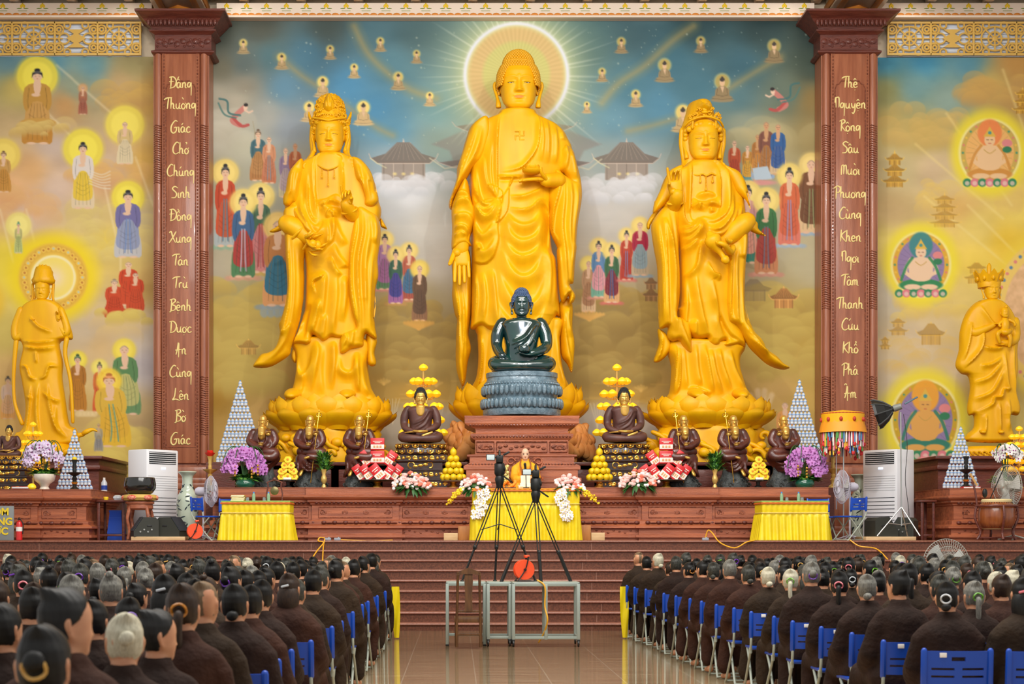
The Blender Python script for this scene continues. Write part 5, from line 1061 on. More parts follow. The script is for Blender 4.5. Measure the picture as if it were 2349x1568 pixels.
inflate(q,L2([(560,120),(520,260),(430,300),(372,330),(362,420),(372,560),(380,700),(388,900),(400,1060),(406,1200),(385,1400)])+L3([(395,0),(370,150),(335,260),(320,300),(330,390),(290,520),(225,572),(150,592),(100,650),(65,712),(120,728),(230,720),(330,670),(425,600),(445,520),(480,420),(530,250),(560,80)])+L2([(588,1300),(596,1100),(592,980),(600,840),(640,700),(640,560),(600,420)]),DS,T=24,R=28,off=34,h=2.2,folds=[(L2([(420,480),(430,800),(450,1100),(440,1400)])+L3([(420,200),(360,400),(200,600)]),9,7),(L2([(470,600),(490,900),(500,1200),(480,1500)])+L3([(480,200),(420,420),(300,600),(150,690)]),10,7),(L2([(540,760),(550,1000),(560,1300)])+L3([(530,150),(480,350)]),9,6),(L3([(330,390),(400,370),(470,300)]),7,6),(L2([(400,470),(470,470),(560,500)]),8,6),(L2([(430,560),(480,530),(560,520)]),6,5)],offs=[(690,560,30,30,14)])
ptube(q,L2([(430,520),(520,570),(600,640),(670,690)]),[24,25,21,17],DS,16,off=58,flat=.9)
for a in(.45,.72):ptube(q,[(692+30*(a-.45)*3-13,552+30*(a-.45)*3+8,72),(692+30*(a-.45)*3,548+25*(a-.45)*3,82),(692+30*(a-.45)*3+11,536+25*(a-.45)*3,74)],3,DS,6)
inflate(q,L2([(1150,400),(1175,320),(1240,305),(1320,350),(1400,400),(1436,500),(1446,620),(1430,760),(1412,900),(1420,1070),(1390,1200),(1380,1340),(1394,1400),(1372,1540)])+L3([(1272,20),(1280,100),(1262,180),(1275,330),(1290,438),(1230,420),(1185,392),(1160,440),(1158,510),(1105,535),(1040,552),(975,594),(926,590),(914,520),(920,440),(960,380),(1070,345),(1076,310),(1040,200),(1005,60)])+L2([(1112,1500),(1085,1350),(1075,1200),(1080,900),(1090,720),(1115,560)]),DS,T=26,R=26,off=36,h=2.2,folds=[(L2([(1180,350),(1180,600),(1130,900),(1130,1200),(1170,1500)])+L3([(1080,200),(1090,330)]),9,8),(L2([(1240,340),(1260,600),(1210,900),(1210,1200),(1230,1500)])+L3([(1120,200),(1130,480)]),9,8),(L2([(1310,380),(1330,650),(1290,950),(1290,1300)])+L3([(1190,100),(1180,380)]),9,7),(L2([(1400,420),(1420,600),(1390,740),(1350,650)]),8,6),(L2([(1370,800),(1350,1100),(1340,1400)])+L3([(1240,100),(1230,380)]),8,6),(L3([(960,380),(1000,450),(940,560)]),8,5),(L3([(1070,345),(1060,440),(1040,540)]),8,5)])
inflate(q,L3([(1185,385),(1192,560),(1196,670),(1230,706),(1272,698),(1282,655),(1264,570),(1288,440)]),DS,T=14,R=16,off=22,h=3)
inflate(q,L3([(440,540),(432,620),(470,668),(490,600),(480,520)]),DS,T=12,R=12,off=6,h=3)
inflate(q,L2([(385,370),(340,425),(265,488),(185,540),(235,556),(320,532),(385,480)]),DS,T=10,R=11,off=0,h=2.5);inflate(q,L2([(1430,380),(1475,445),(1512,518),(1470,506),(1436,480)]),DS,T=9,R=10,off=0,h=2.5)
inflate(q,L1([(290,1090),(180,1190),(105,1310),(62,1560)])+L2([(375,170),(364,245),(380,296),(430,302),(475,270),(520,262),(560,180),(560,60)])+L1([(300,1400),(330,1200)]),DS,T=16,R=22,off=46,h=2.2,folds=[(L1([(230,1180),(170,1350),(150,1568)])+L2([(440,200),(420,290)]),8,5),(L1([(280,1250),(240,1450)])+L2([(510,60),(490,250)]),8,5)])
inflate(q,L1([(1000,1075),(1115,1095),(1225,1205),(1300,1345),(1345,1568)])+L2([(1395,110),(1425,225),(1400,280),(1340,312),(1265,290),(1270,200),(1220,60)])+L1([(1060,1400),(1010,1200)]),DS,T=16,R=22,off=46,h=2.2,folds=[(L1([(1180,1200),(1260,1400)])+L2([(1310,60),(1340,290)]),8,5),(L1([(1080,1180),(1150,1450)])+L2([(1260,60),(1290,260)]),8,5)])
q.build('sleeve',GOLD,T2,angle=60)
q=MB();s=DS/F
hand(q,at3(714,562,DS,92),(.35,-.55,-.75),(.85,-.35,.35),1,66*s,(.25,.3,.35,.4),thumb=(.35,.5),spread=.10,tcurl=.5)
q.build('hand',GOLD,T2,angle=None)
q=MB()
q.ell(at3(728,580,DS,116),(9*s,)*3,14,10);q.ell(at3(738,582,DS,108),(9*s,9*s,10*s),14,10)
for pts in([(722,572,100),(732,566,112),(750,560,118)],[(718,566,100),(721,558,106),(724,550,108)],[(738,590,104),(752,584,110),(760,578,110)],[(724,596,108),(738,596,120),(748,594,124)],[(722,598,108),(732,606,116),(742,606,118)]):ptube(q,pts,[4,6.5,1.2],DS,8,flat=.45)
q.build('fruit_spray',GOLD,T2,angle=None)
q=MB()
ptube(q,[(813,506,56),(806,498,78),(800,488,92)],[16,15,13],DS,14)
a=np.linspace(0,2*PI,24);q.tube(np.stack([X(807+17*np.cos(a),DS),DS-(78+9*np.sin(a))*s,Z(499+7*np.sin(a)-5*np.cos(a),DS)],-1),2.6*s,7)
hand(q,at3(803,492,DS,90),(-.05,-.45,1),(-.25,-1,-.35),1,60*s,(.75,.95,1.0,.05),thumb=(.1,.5),spread=.05,tcurl=.7)
q.build('hand',GOLD,T2,angle=None)
M,Hm=face(T2,757.5,361,97,DS,tilt=.06,wide=1.02,off=10,jaw=1.12)
q=MB()
for sx in(-1,1):
 for k in range(6):q.ell(at3(757+sx*(20+3.4*k),284+2.2*k+(k>3)*4,DS,30-5*k),(7*s,7*s,6*s),10,7)
 ptube(q,[(757+sx*39,292,2),(757+sx*41,320,-4),(757+sx*39,350,-2),(757+sx*48,372,12),(757+sx*58,395,40)],[7,7,6.5,6.5,4],DS,10,flat=1.2)
 ptube(q,[(757+sx*36,350,10),(757+sx*44,376,32),(757+sx*52,398,50),(757+sx*55,392,54),(757+sx*51,388,54)],[5,5,4,3.4,3],DS,8)
q.ell(at3(757,300,DS,-8),(39*s,40*s,46*s),20,14)
q.build('hair',GOLD,T2,angle=None)
q=MB()
c=at3(757,292,DS,0)
q.lathe([(41*s,0),(43*s,6*s),(38*s,16*s),(36*s,30*s),(32*s,44*s),(30*s,56*s),(24*s,68*s),(12*s,75*s),(.01,76*s)],c,40,sy=.95,wob=lambda a,z:1+.05*np.cos(11*a+8*z))
r_=random.Random(11)
for k in range(150):
 t_=r_.random()**.8;a=r_.uniform(-PI,0);rad=np.interp(t_,[0,.1,.3,.6,.8,1],[43,44,38,34,30,14])*s;z=t_*72*s
 if abs(math.cos(a))<.24 and .3<t_<.85:continue
 x,y=c[0]+rad*math.cos(a),c[1]+rad*.95*math.sin(a)
 th=np.linspace(0,4,8);e=r_.uniform(2.0,4.2)*s;sg=r_.choice((-1,1))
 q.tube(np.stack([x+sg*e*np.exp(-.2*th)*np.cos(th)*abs(math.sin(a)),y-.4*s+0*th+e*.4*np.cos(th)*math.cos(a),c[2]+z+e*np.exp(-.2*th)*np.sin(th)],-1),np.linspace(1.9,1.0,8)*s,6,roundend=True)
for sx in(-1,1):
 for k in range(5):ptube(q,[(757+sx*(34+2.4*k),288-3*k,12),(757+sx*(43+k),286-5*k,4),(757+sx*(46+.6*k),281-6*k,0)],[3,3.4,1.6],DS,7)
ptube(q,[(720,277,26),(740,284,44),(757,288,47),(774,284,44),(794,277,26)],2.6,DS,7)
inflate(q,[(757,222),(768,240),(770,258),(757,266),(744,258),(746,240)],DS,T=10,R=9,off=30,h=2,folds=[([(757,225),(757,264)],3,4),([(751,240),(752,262)],2.5,3),([(763,240),(762,262)],2.5,3)])
q.build('crown',GOLD,T2,angle=None)
# --- right Bodhisattva (vase poured from the lowered hand)
T3=thing('bodhisattva_statue','golden standing statue with a veiled head, pouring from a slender vase','statue',at3(1628,985,DS))
gold_lotus(T3,1626,912,986,160,DS);gold_rock(T3,1626,982,1066,128,DS,8)
q=MB()
inflate(q,R3([(330,440),(345,700),(340,850),(325,960),(295,1020),(330,1080),(800,1090),(1190,1070),(1175,1010),(1105,930),(1062,800),(1036,700),(1040,600),(1082,500),(900,440)]),DS,T=46,R=58,off=0,h=2.5,folds=[(R3([(365,480),(370,700),(350,980)]),7,7),(R3([(400,500),(410,720),(400,900),(360,1000)]),7,7),(R3([(440,520),(460,750),(480,950)]),9,5),(R3([(560,480),(580,750),(620,920)]),9,6),(R3([(640,480),(690,760),(740,1000)]),9,7),(R3([(710,540),(750,760),(830,1000)]),9,7),(R3([(790,530),(830,720),(920,960)]),9,7),(R3([(900,540),(960,760),(1080,960)]),10,7),(R3([(480,940),(560,925),(640,960),(720,980),(720,995),(650,1000)]),6,5),(R3([(950,970),(1010,990),(1060,950),(1095,930)]),6,5)])
for px in(1590,1690):ptube(q,[(px,900,20),(px,908,55),(px,913,78)],[20,19,12],DS,12,flat=.6)
q.build('under_robe',GOLD,T3,angle=60)
q=MB()
fold=[(R1([(575,980),(565,1200),(550,1568)])+R2([(512,100),(510,400)]),5,5,.3),(R1([(470,1300),(465,1568)])+R2([(440,100),(445,420),(480,500),(530,520),(570,470)]),7,6,.3),(R1([(915,1040),(940,1300),(940,1568)])+R2([(838,100),(838,340)]),5,5,.3),(R1([(940,1000),(1050,1180),(1060,1500)])+R2([(960,200),(900,400),(780,490),(670,480)]),8,6),(R1([(1100,1300),(1110,1568)])+R2([(1000,240),(950,440),(860,560),(780,590),(690,540)]),9,8),(R2([(1050,260),(1000,440),(920,580),(820,640),(700,600)]),9,7),(R2([(1100,280),(1060,440),(980,560)]),9,6),(R2([(415,540),(470,570),(560,540),(620,440),(650,410)]),9,7),(R2([(410,610),(500,620),(590,560),(640,460)]),9,6),(R2([(410,680),(510,690),(610,600),(660,500)]),9,6),(R2([(410,790),(500,770),(600,690)]),9,6,.3),(R2([(425,1085),(520,1050),(580,960),(605,800),(640,690)]),7,7,.3),(R2([(530,230),(600,280),(680,290),(760,270),(830,220)]),7,6),(R2([(520,330),(590,300),(640,300)]),6,5),(R2([(830,320),(760,300),(700,310)]),6,5),(R2([(600,360),(620,310)]),6,5),(R2([(740,400),(730,330)]),6,5),(R2([(570,230),(620,190),(700,175),(760,190),(800,225)]),6,4),(R2([(570,1030),(590,1250),(640,1500)])+R3([(600,100),(640,300),(680,430)]),10,7),(R2([(460,1100),(480,1400),(470,1568)])+R3([(450,100),(480,300)]),10,6),(R2([(740,1080),(780,1300),(820,1500)])+R3([(720,60),(780,300),(850,450)]),9,7),(R2([(690,930),(760,1060),(830,1090),(820,1160)]),7,6,.3),(R3([(740,60),(800,260),(900,420),(1060,500)]),10,-6),(R3([(550,250),(560,440)]),9,5)]
inflate(q,R1([(590,950),(470,1040),(350,1070),(270,1140),(200,1300),(170,1450)])+R2([(190,100),(200,300),(330,500),(400,800),(410,1100),(420,1400)])+R3([(380,100),(420,300),(530,432),(620,450),(682,440),(655,462),(700,520),(762,530),(822,500),(862,462),(812,490),(862,532),(930,522),(1000,505),(1082,510),(1050,300),(1000,100)])+R2([(1100,1300),(1100,900),(1150,560),(1172,420),(1150,200),(1130,40)])+R1([(1330,1480),(1290,1300),(1240,1180),(1180,1110),(1040,1050),(980,960),(860,950)]),DS,T=50,R=62,Tb=36,off=8,h=2.2,folds=fold,steps=[(R1([(580,1000),(910,1020),(930,1400)])+R2([(835,330),(780,460),(660,440),(560,480),(512,400),(515,100)]),-5,5)],bulges=[(1612,420,60,50,8),(1612,600,60,120,14)])
q.lathe([(22,-30),(21,-8),(23,0),(22,10),(27,20),(36,30)],(0,0,0),28);q.v[-1]=q.v[-1]*(DS/F)*np.array((1.15,1.0,-1))+at3(1611,388,DS,8);q.f[-3:]=[a[:,::-1]for a in q.f[-3:]]
q.build('robe',GOLD,T3,angle=60)
q=MB()
ptube(q,[(1578,412,54),(1590,416,62),(1602,414,66),(1610,418,68),(1622,413,66),(1632,416,62),(1640,412,54)],2,DS,7)
for x,y0,y1 in((1596,418,430),(1609,420,448),(1624,418,430)):
 for y in np.arange(y0,y1,3.2):q.ell(at3(x,y,DS,67),1.6*s,6,5)
 q.ell(at3(x,y1+1,DS,67),(2.6*s,2*s,3.6*s),8,6)
q.build('necklace',GOLD,T3,angle=None)
q=MB()
inflate(q,R2([(425,300),(422,440),(410,600),(405,800),(415,1000),(420,1200),(410,1350),(388,1480),(392,1530)])+R3([(388,222),(450,242),(515,282),(527,340),(530,560),(510,588),(478,568),(430,512),(400,460),(340,466),(300,440),(284,395),(290,330),(220,344),(203,300),(198,150),(190,10)])+R2([(178,1540),(170,1300),(163,1000),(130,800),(105,650),(94,510),(130,430),(205,330),(260,290),(340,310)]),DS,T=26,R=26,off=34,h=2.2,folds=[(R2([(150,440),(170,700),(200,1000),(210,1400)])+R3([(230,100),(240,320)]),9,7),(R2([(200,380),(230,700),(250,1050),(260,1450)])+R3([(280,100),(300,420)]),9,8),(R2([(260,340),(300,650),(340,1000),(350,1400)])+R3([(340,100),(370,440)]),9,8),(R2([(330,340),(360,650),(380,1000),(390,1300)]),9,7),(R2([(230,440),(270,600),(330,800)]),8,5),(R3([(390,222),(420,340),(510,560)]),9,6)])
inflate(q,R3([(205,330),(215,470),(190,560),(163,655),(212,661),(272,620),(332,540),(345,470),(290,380)]),DS,T=14,R=16,off=14,h=2.8,folds=[(R3([(240,400),(230,540),(190,640)]),8,5)])
inflate(q,R2([(1000,480),(1100,480),(1165,440),(1174,560),(1170,750),(1152,900),(1140,1100),(1136,1300),(1142,1450),(1175,1560)])+R3([(1060,110),(1092,232),(1150,370),(1210,430),(1250,490),(1272,545),(1370,612),(1432,680),(1502,725),(1440,746),(1360,732),(1270,690),(1180,612),(1100,530),(1042,440),(965,330),(900,306),(864,268),(852,120)])+R2([(905,1500),(900,1300),(910,1000),(930,850),(935,720)]),DS,T=26,R=26,off=34,h=2.2,folds=[(R2([(1130,560),(1120,800),(1110,900),(1060,780)]),8,7),(R2([(990,700),(960,900),(950,1200),(950,1500)])+R3([(900,150),(940,300)]),9,8),(R2([(1050,720),(1020,1000),(1020,1300),(1030,1568)])+R3([(960,200),(1010,320)]),9,8),(R2([(1100,950),(1090,1250),(1100,1568)])+R3([(1010,200),(1080,360),(1200,520),(1290,560)]),9,7),(R3([(960,335),(1100,480),(1250,600),(1450,720)]),10,7),(R3([(1010,320),(1150,480),(1220,560),(1285,555)]),7,7),(R2([(960,560),(1040,500),(1120,480)]),8,7)])
ptube(q,R2([(1120,500),(1030,570),(960,640),(900,690)]),[25,26,22,17],DS,16,off=58,flat=.9)
inflate(q,R2([(1170,320),(1250,400),(1312,442),(1318,500),(1345,535),(1406,592),(1300,570),(1220,532),(1170,490)]),DS,T=10,R=11,off=0,h=2.5);inflate(q,R2([(145,330),(68,440),(60,515),(92,526),(115,460),(240,320)]),DS,T=9,R=10,off=10,h=2.5)
inflate(q,R1([(1000,1010),(1040,1050),(1180,1110),(1245,1180),(1300,1300),(1345,1500)])+R2([(1150,160),(1185,300),(1190,340),(1130,230),(1030,150)])+R1([(1120,1330),(1040,1180),(950,1020)]),DS,T=16,R=20,off=46,h=2.2)
inflate(q,R1([(470,1040),(350,1070),(270,1140),(200,1300),(105,1500)])+R2([(130,240),(110,380),(190,330),(260,270),(420,120),(470,30)])+R1([(500,1200)]),DS,T=16,R=20,off=40,h=2.2)
q.build('sleeve',GOLD,T3,angle=60)
q=MB()
ptube(q,[(1538,486,50),(1540,474,76),(1541,466,86)],[15,15,14],DS,14)
a=np.linspace(0,2*PI,24);q.tube(np.stack([X(1539+17*np.cos(a),DS),DS-(68+10*np.sin(a))*s,Z(480+5*np.sin(a)-1*np.cos(a),DS)],-1),3*s,7)
hand(q,at3(1541,470,DS,84),(-.14,-.1,1),(.1,-1,0),-1,74*s,(.1,.55,.45,.05),thumb=(.05,.5),spread=.07,tcurl=.6)
q.build('hand',GOLD,T3,angle=None)
q=MB()
ptube(q,R2([(690,690),(706,722),(736,775),(770,830),(806,885),(836,930)]),[10,18,18,11,6,6],DS,16,off=112)
ptube(q,[(1640,609,112),(1642,612,112),(1645,616,112)],[6,9,9.5],DS,14,sm=0)
q.build('vase',GOLD,T3,angle=None)
q=MB()
hand(q,at3(1657,572,DS,100),(-.75,-.35,-.45),(-.4,-.35,.8),-1,60*s,(.45,.5,.5,.5),thumb=(.3,.4),spread=.06,tcurl=.5)
ptube(q,[(1664,586,90),(1657,596,102),(1640,586,130),(1628,582,132)],[9,8,6,5],DS,9)
q.build('hand',GOLD,T3,angle=None)
M,Hm=face(T3,1611,376,105,DS,tilt=.03,wide=1.02,off=12,jaw=1.12)
q=MB()
inflate(q,R1([(560,210),(600,145),(660,122),(740,115),(810,120),(865,145),(905,230),(960,380),(1018,470),(1032,600),(1005,750),(972,900),(975,960),(1040,1060),(940,1010),(760,900),(590,1010),(455,1050),(500,950),(490,850),(466,700),(466,520),(500,430),(545,280)]),DS,T=20,R=24,Tb=48,off=-4,h=2.2,bulges=[(1609,260,24,40,30)],folds=[(R1([(700,150),(700,220),(760,250),(830,240),(860,160)]),6,5),(R1([(700,230),(740,270),(800,290),(880,240)]),5,6)])
for sx in(-1,1):
 ptube(q,[(1611+sx*47,300,4),(1611+sx*48,330,0),(1611+sx*42,372,0),(1611+sx*50,400,26),(1611+sx*54,440,50)],[6,6,6,7,5],DS,10)
q.build('veil',GOLD,T3,angle=60)
q=MB()
for sx in(-1,1):
 for k in range(4):q.ell(at3(1611+sx*(10+8*k),296+.9*k*k,DS,42-4*k),(8*s,7*s,7*s),10,7)
 for k in range(3):q.ell(at3(1611+sx*40,305+8*k,DS,18-4*k),(6*s,6*s,6*s),10,7)
q.build('hair',GOLD,T3,angle=None)
q=MB()
ptube(q,[(1566,296,22),(1580,286,40),(1611,280,50),(1642,286,40),(1655,296,22)],2.6,DS,7)
r_=random.Random(4)
for k in range(60):
 x=r_.uniform(-36,36);y=280-r_.random()*(34-abs(x)*.75);e=r_.uniform(1.8,3.6);th=np.linspace(0,4,8)
 q.tube(np.stack([X(1611+x+e*np.exp(-.2*th)*np.cos(th),DS),np.full(8,DS-(48-.016*x*x)*s),Z(y+e*np.exp(-.2*th)*np.sin(th),DS)],-1),np.linspace(1.7,.9,8)*s,6,roundend=True)
q.ell(at3(1609,262,DS,50),(6*s,4*s,8*s),12,8);q.ell(at3(1609,252,DS,50),(3.4*s,3*s,3.6*s),10,7);q.ell(at3(1609,271,DS,50),(9*s,5*s,3.4*s),12,7)
for sx in(-1,1):ptube(q,[(1609+sx*26,290,44),(1609+sx*26.5,304,42)],[2,2.6],DS,7)
q.build('tiara',GOLD,T3,angle=None)
# ===  altar, pedestals, seated figures
AT=Z(1118,30.45);AY=30.45;BT=3.105;BY=31.98
def moulded(q,x0,x1,y0,z0,z1,prof,dep):
 n=len(prof);G=[]
 for x,e in((x0,1),(x1,-1)):
  G.append([(x-e*f,y0-f,z0+(z1-z0)*h)for f,h in prof])
 A,B=np.array(G[0]),np.array(G[1])
 back=lambda R:np.array([(p[0],y0+dep,p[2])for p in R])
 q.grid(np.array([back(A),A,B,back(B)]))
 top=np.array([back(A)[-1],A[-1],B[-1],back(B)[-1]]);q.add(top,[np.array([[0,1,2,3]])])
APROF=[(.10,0),(.10,.05),(.16,.055),(.16,.10),(.10,.11),(.10,.22),(.17,.235),(.17,.27),(.12,.29),(.08,.31),(.08,.37),(.03,.39),(.03,.66),(.06,.68),(.06,.70),(.11,.73),(.11,.76),(.16,.79),(.18,.82),(.18,.845),(.14,.86),(.14,.985),(.15,.99),(.15,1)]
def altar(name,lab,x0,x1,y0,z1,secs,dep):
 t=thing(name,lab,'altar',((x0+x1)/2,y0+.4,STAGE));z0=STAGE;H=z1-z0
 q=MB();moulded(q,x0,x1,y0,z0,z1,APROF,dep)
 for a,b in secs:moulded(q,a,b,y0-.05,z0,z1,APROF,.2)
 q.build('cabinet',WOOD,t,angle=25)
 q=MB()
 for z,f,st,r in((z0+H*.715,.09,.085,(.034,.03,.022)),(z0+H*.34,.10,.21,(.05,.04,.034))):
  for x in np.arange(x0+.05,x1,st):
   ff=f+(.05 if any(a<x<b for a,b in secs)else 0)
   q.ell((x,y0-ff,z),r,8,5)
   if st>.1:q.ell((x+st*.5,y0-ff+.01,z-.012),(.07,.03,.014),8,4)
 q.build('carved_beading',WOODD,t)
 q=MB();pz0,pz1=z0+H*.43,z0+H*.63
 edges=sorted(set([x0+.05]+[v for s_ in secs for v in s_]+[x1-.05]))
 for a,b in zip(edges[:-1],edges[1:]):
  if b-a<.5:continue
  yy=y0-.034-(.05 if any(c-.01<=a and b<=d+.01 for c,d in secs)else 0)
  q.tube([(a+.1,yy,pz0),(b-.1,yy,pz0),(b-.1,yy,pz1),(a+.1,yy,pz1),(a+.1,yy,pz0)],.009,5)
  n=max(2,int((b-a)/.36))
  for k in range(n):
   x=a+(k+.5)*(b-a)/n;z=(pz0+pz1)/2
   for w_ in(-.05,-.025,0,.025,.05):q.ell((x+w_,yy+.01,z+.02-abs(w_)*.5),(.011,.016,.036),6,4)
   q.ell((x,yy+.012,z-.03),(.06,.014,.012),8,4)
  for x,sg in((a+.17,1),(b-.17,-1)):
   th=np.linspace(0,5,12);q.tube(np.stack([x+sg*.05*np.exp(-.15*th)*np.cos(th),np.full(12,yy),(pz0+pz1)/2+.06*np.exp(-.15*th)*np.sin(th)],-1),.009,5)
 n=int((x1-x0)/.11)
 for k in range(n):q.ell((x0+(k+.5)*(x1-x0)/n,y0-.10-.005,z0+H*(.145+.02*((k*5)%3))),(.03,.012,.014),6,4)
 q.build('carved_panel',WOODC,t)
 return t
xa,xb=X(492,AY),X(1880,AY)
altar('altar_cabinet','long carved wooden altar behind the yellow central table, spanning between both pillars',xa,xb,AY,AT,[(X(720,AY),X(912,AY)),(X(1085,AY),X(1310,AY)),(X(1475,AY),X(1628,AY))],1.5)
q=MB();q.boxz(-4.55,7.0,BY,34.88,STAGE,BT);q.boxz(-5.15,7.75,BY,33.3,STAGE,BT-.002);q.rbox((1.22,BY+.5,BT-.04),(11.6,1.1,.08),.02)
for x in np.arange(-4.3,6.9,.9):q.rbox((x+.45,BY-.01,2.75),(.75,.04,.4),.015)
t=thing('altar_ledge','dark wooden ledge behind the altar, under the three great lotus pedestals','ledge',(1.22,BY,STAGE));q.build('ledge',WOODD,t)
t=thing('wooden_pedestal','tall stepped carved wood pedestal behind the seated monk','pedestal',(1.35,31.25,AT))
D=30.6;hw=lambda a:a*D/F;zz=lambda y:Z(y,D);q=MB();cx=X(1197.5,D)
pr=[(131,1119),(131,1108),(136,1106),(136,1096),(128,1094),(128,1078),(134,1076),(134,1068),(120,1062),(120,1048),(126,1046),(126,1042),(107,1040),(107,1008),(112,1006),(116,1003),(118,998),(118,994),(106,992),(106,986),(108,982),(124,976),(131,970),(131,957),(132,955),(132,953)]
q.rlathe([(hw(a),.65*(a/132)**.6,zz(y))for a,y in pr],(cx,31.25,0));q.build('pedestal_body',WOOD,t,angle=20)
q=MB()
for y,a,n in((974,122,34),(1000,114,30),(1064,124,34)):
 for k in range(n):q.ell((cx+hw(a)*(2*(k+.5)/n-1),31.25-.65*(a/132)**.6-.01,zz(y)),(.028,.025,.02),6,4)
for a,b in((-104,-64),(-58,58),(64,104)):
 q.tube([(cx+hw(a),30.66,zz(1012)),(cx+hw(b),30.66,zz(1012)),(cx+hw(b),30.66,zz(1036)),(cx+hw(a),30.66,zz(1036)),(cx+hw(a),30.66,zz(1012))],.012,5)
 for k in range(9):
  x=cx+hw(a+8+(b-a-16)*k/8);q.ell((x,30.67,zz(1024)+.03*math.sin(k*2.2)),(.05,.02,.03),7,5)
for k in range(26):q.ell((cx+hw(-118+236*k/25),30.62,zz(963)),(.05,.012,.02+.015*(k%2)),7,5)
q.build('carved_panel',WOODC,t)
ST=mat('blue_green_stone',(120,142,154),rough=0.3,c2=(84,108,120),vscale=9,bump=.3,bscale=30,coat=.4)
D=31.25;s=D/F;c=at3(1197,955,D);t=thing('stone_lotus_pedestal','round blue-grey stone pedestal with two rings of upright carved petals','pedestal',c)
q=MB();q.lathe([(87*s,0),(89*s,4*s),(89*s,14*s),(84*s,16*s),(90*s,22*s),(91*s,32*s),(80*s,40*s),(82*s,46*s),(88*s,56*s),(89*s,66*s),(84*s,69*s),(85*s,76*s),(81*s,80*s),(80*s,86*s),(82*s,88*s),(82*s,98*s),(.01,98.5*s)],c,64,sy=.85)
for y0,y1,r in((16,38,91),(46,68,89)):
 for k in range(44):
  a=k*2*PI/44;q.ell((c[0]+r*s*math.cos(a),c[1]+.85*r*s*math.sin(a),c[2]+(y0+y1)/2*s),(5.2*s,5*s,(y1-y0)*.52*s),8,8,R=None)
for k in range(70):a=k*2*PI/70;q.ell((c[0]+85.5*s*math.cos(a),c[1]+.85*85.5*s*math.sin(a),c[2]+72*s),2.4*s,6,4)
q.build('petal_drum',ST,t)
def seated(t,cx,by,k,D,robe,skin,hair,dark=False,bowl=False,trim=None):
 U=lambda x,y,z=0:(cx+x*k,by-y*k,z*k)
 s=D/F;gold=robe is not skin
 q=MB()
 for sg in(-1,1):
  ptube(q,[U(sg*16,24,0),U(sg*46,22,22),U(sg*62,20,30),U(sg*50,15,48),U(sg*10,13,62),U(-sg*14,12,60)],[20*k,20*k,17*k,15*k,11*k,8*k],D,16)
 inflate(q,[U(*p)[:2]for p in((-40,18),(-38,60),(-44,95),(-50,112),(-40,124),(-14,130),(14,130),(40,124),(50,112),(44,95),(38,60),(40,18))],D,T=34*k,R=30*k,rimw=14*k,h=2.2 if k>.8 else 1.8,off=2*k,folds=[([U(38,120)[:2],U(10,80)[:2],U(-30,62)[:2]],4*k+1,3*k),([U(30,116)[:2],U(10,74)[:2],U(-24,52)[:2]],4*k+1,2.5*k),([U(36,100)[:2],U(16,62)[:2],U(-20,42)[:2]],4*k+1,2.5*k)])
 inflate(q,[U(*p)[:2]for p in((-62,2),(-66,10),(-30,22),(0,26),(30,22),(66,10),(62,2),(0,-2))],D,T=40*k,R=12,rimw=6*k,h=2.2,off=12*k,pleat=lambda x,y:1.5*k*np.sin((x-cx)/(3.2*k)))
 ptube(q,[U(-44,116,0),U(-55,92,2),U(-57,66,6),U(-53 if not gold else-50,48,26),U(-46 if not gold else-22,36,46)],[15*k,15*k,13*k,11*k,9*k],D,14)
 ptube(q,[U(44,116,0),U(55,92,2),U(57,64,8),U(44,50,34),U(22,42,50)],[15*k,15*k,13.5*k,11*k,8*k],D,14)
 q.build('robe',robe,t,angle=None)
 q=MB()
 if gold:
  inflate(q,[U(*p)[:2]for p in((-17,130),(-21,112),(-18,98),(-8,88),(8,88),(18,98),(21,112),(17,130),(0,134))],D,T=32*k,R=8,rimw=8*k,h=1.6,off=8*k,flat_=.5)
  q.build('bare_chest',skin,t,angle=None);q=MB();ptube(q,[U(-20,38,60),U(0,36,66),U(20,38,60)],[7*k,9*k,7*k],D,10,flat=.6);q.build('folded_hands',skin,t,angle=None)
  q=MB();ptube(q,[U(-52,34,40),U(-20,36,62)],[3*k,3*k],D,6);q.build('robe_hem',skin,t,angle=None);q=MB();ptube(q,[U(10,22,64),U(40,34,56)],[6*k,4*k],D,8);q.build('foot',skin,t,angle=None);q=MB()
 else:
  hand(q,at3(*U(-47,40,44)[:2],D,46*k),(.1,-.35,-1),(0,.9,-.4),1,34*k*s,(.1,.12,.12,.14),thumb=(.2,.2),spread=.05);q.build('hand',skin,t,angle=None);q=MB()
  hand(q,at3(*U(24,40,50)[:2],D,52*k),(-1,-.2,-.05),(0,-.4,1),1,34*k*s,(.15,.15,.15,.2),thumb=(.3,.4),spread=.04);q.build('hand',skin,t,angle=None);q=MB()
 q.lathe([(15*k*s,-8*k*s),(12*k*s,4*k*s),(13*k*s,14*k*s)],at3(*U(0,126,0)[:2],D,2*k),14)
 H=(60 if not gold else 56)*k*s;M=M4(rotx(.05),at3(*U(0,131,0)[:2],D,6*k))
 head(q,H,M,54,60,wide=1.03,jaw=1.1,mi_dark=None)
 q.build('head',skin,t,angle=None)
 q=MB();curls(q,H,M,lambda x:.775-4*max(0,x-.17)**1.5,r=.034,wide=1.14,top=.88);q.build('hair_curls',hair,t,angle=None)
 if bowl:
  q=MB();q.lathe([(4*k*s,0),(12*k*s,3*k*s),(14*k*s,10*k*s),(12*k*s,15*k*s),(6*k*s,18*k*s),(.001,18*k*s)],at3(*U(4,42,56)[:2],D,56*k),18);q.build('alms_bowl',skin,t)
JADE=mat('dark_green_jade',(16,60,54),rough=0.14,c2=(10,44,46),vscale=4,coat=1.0,spec=.8)
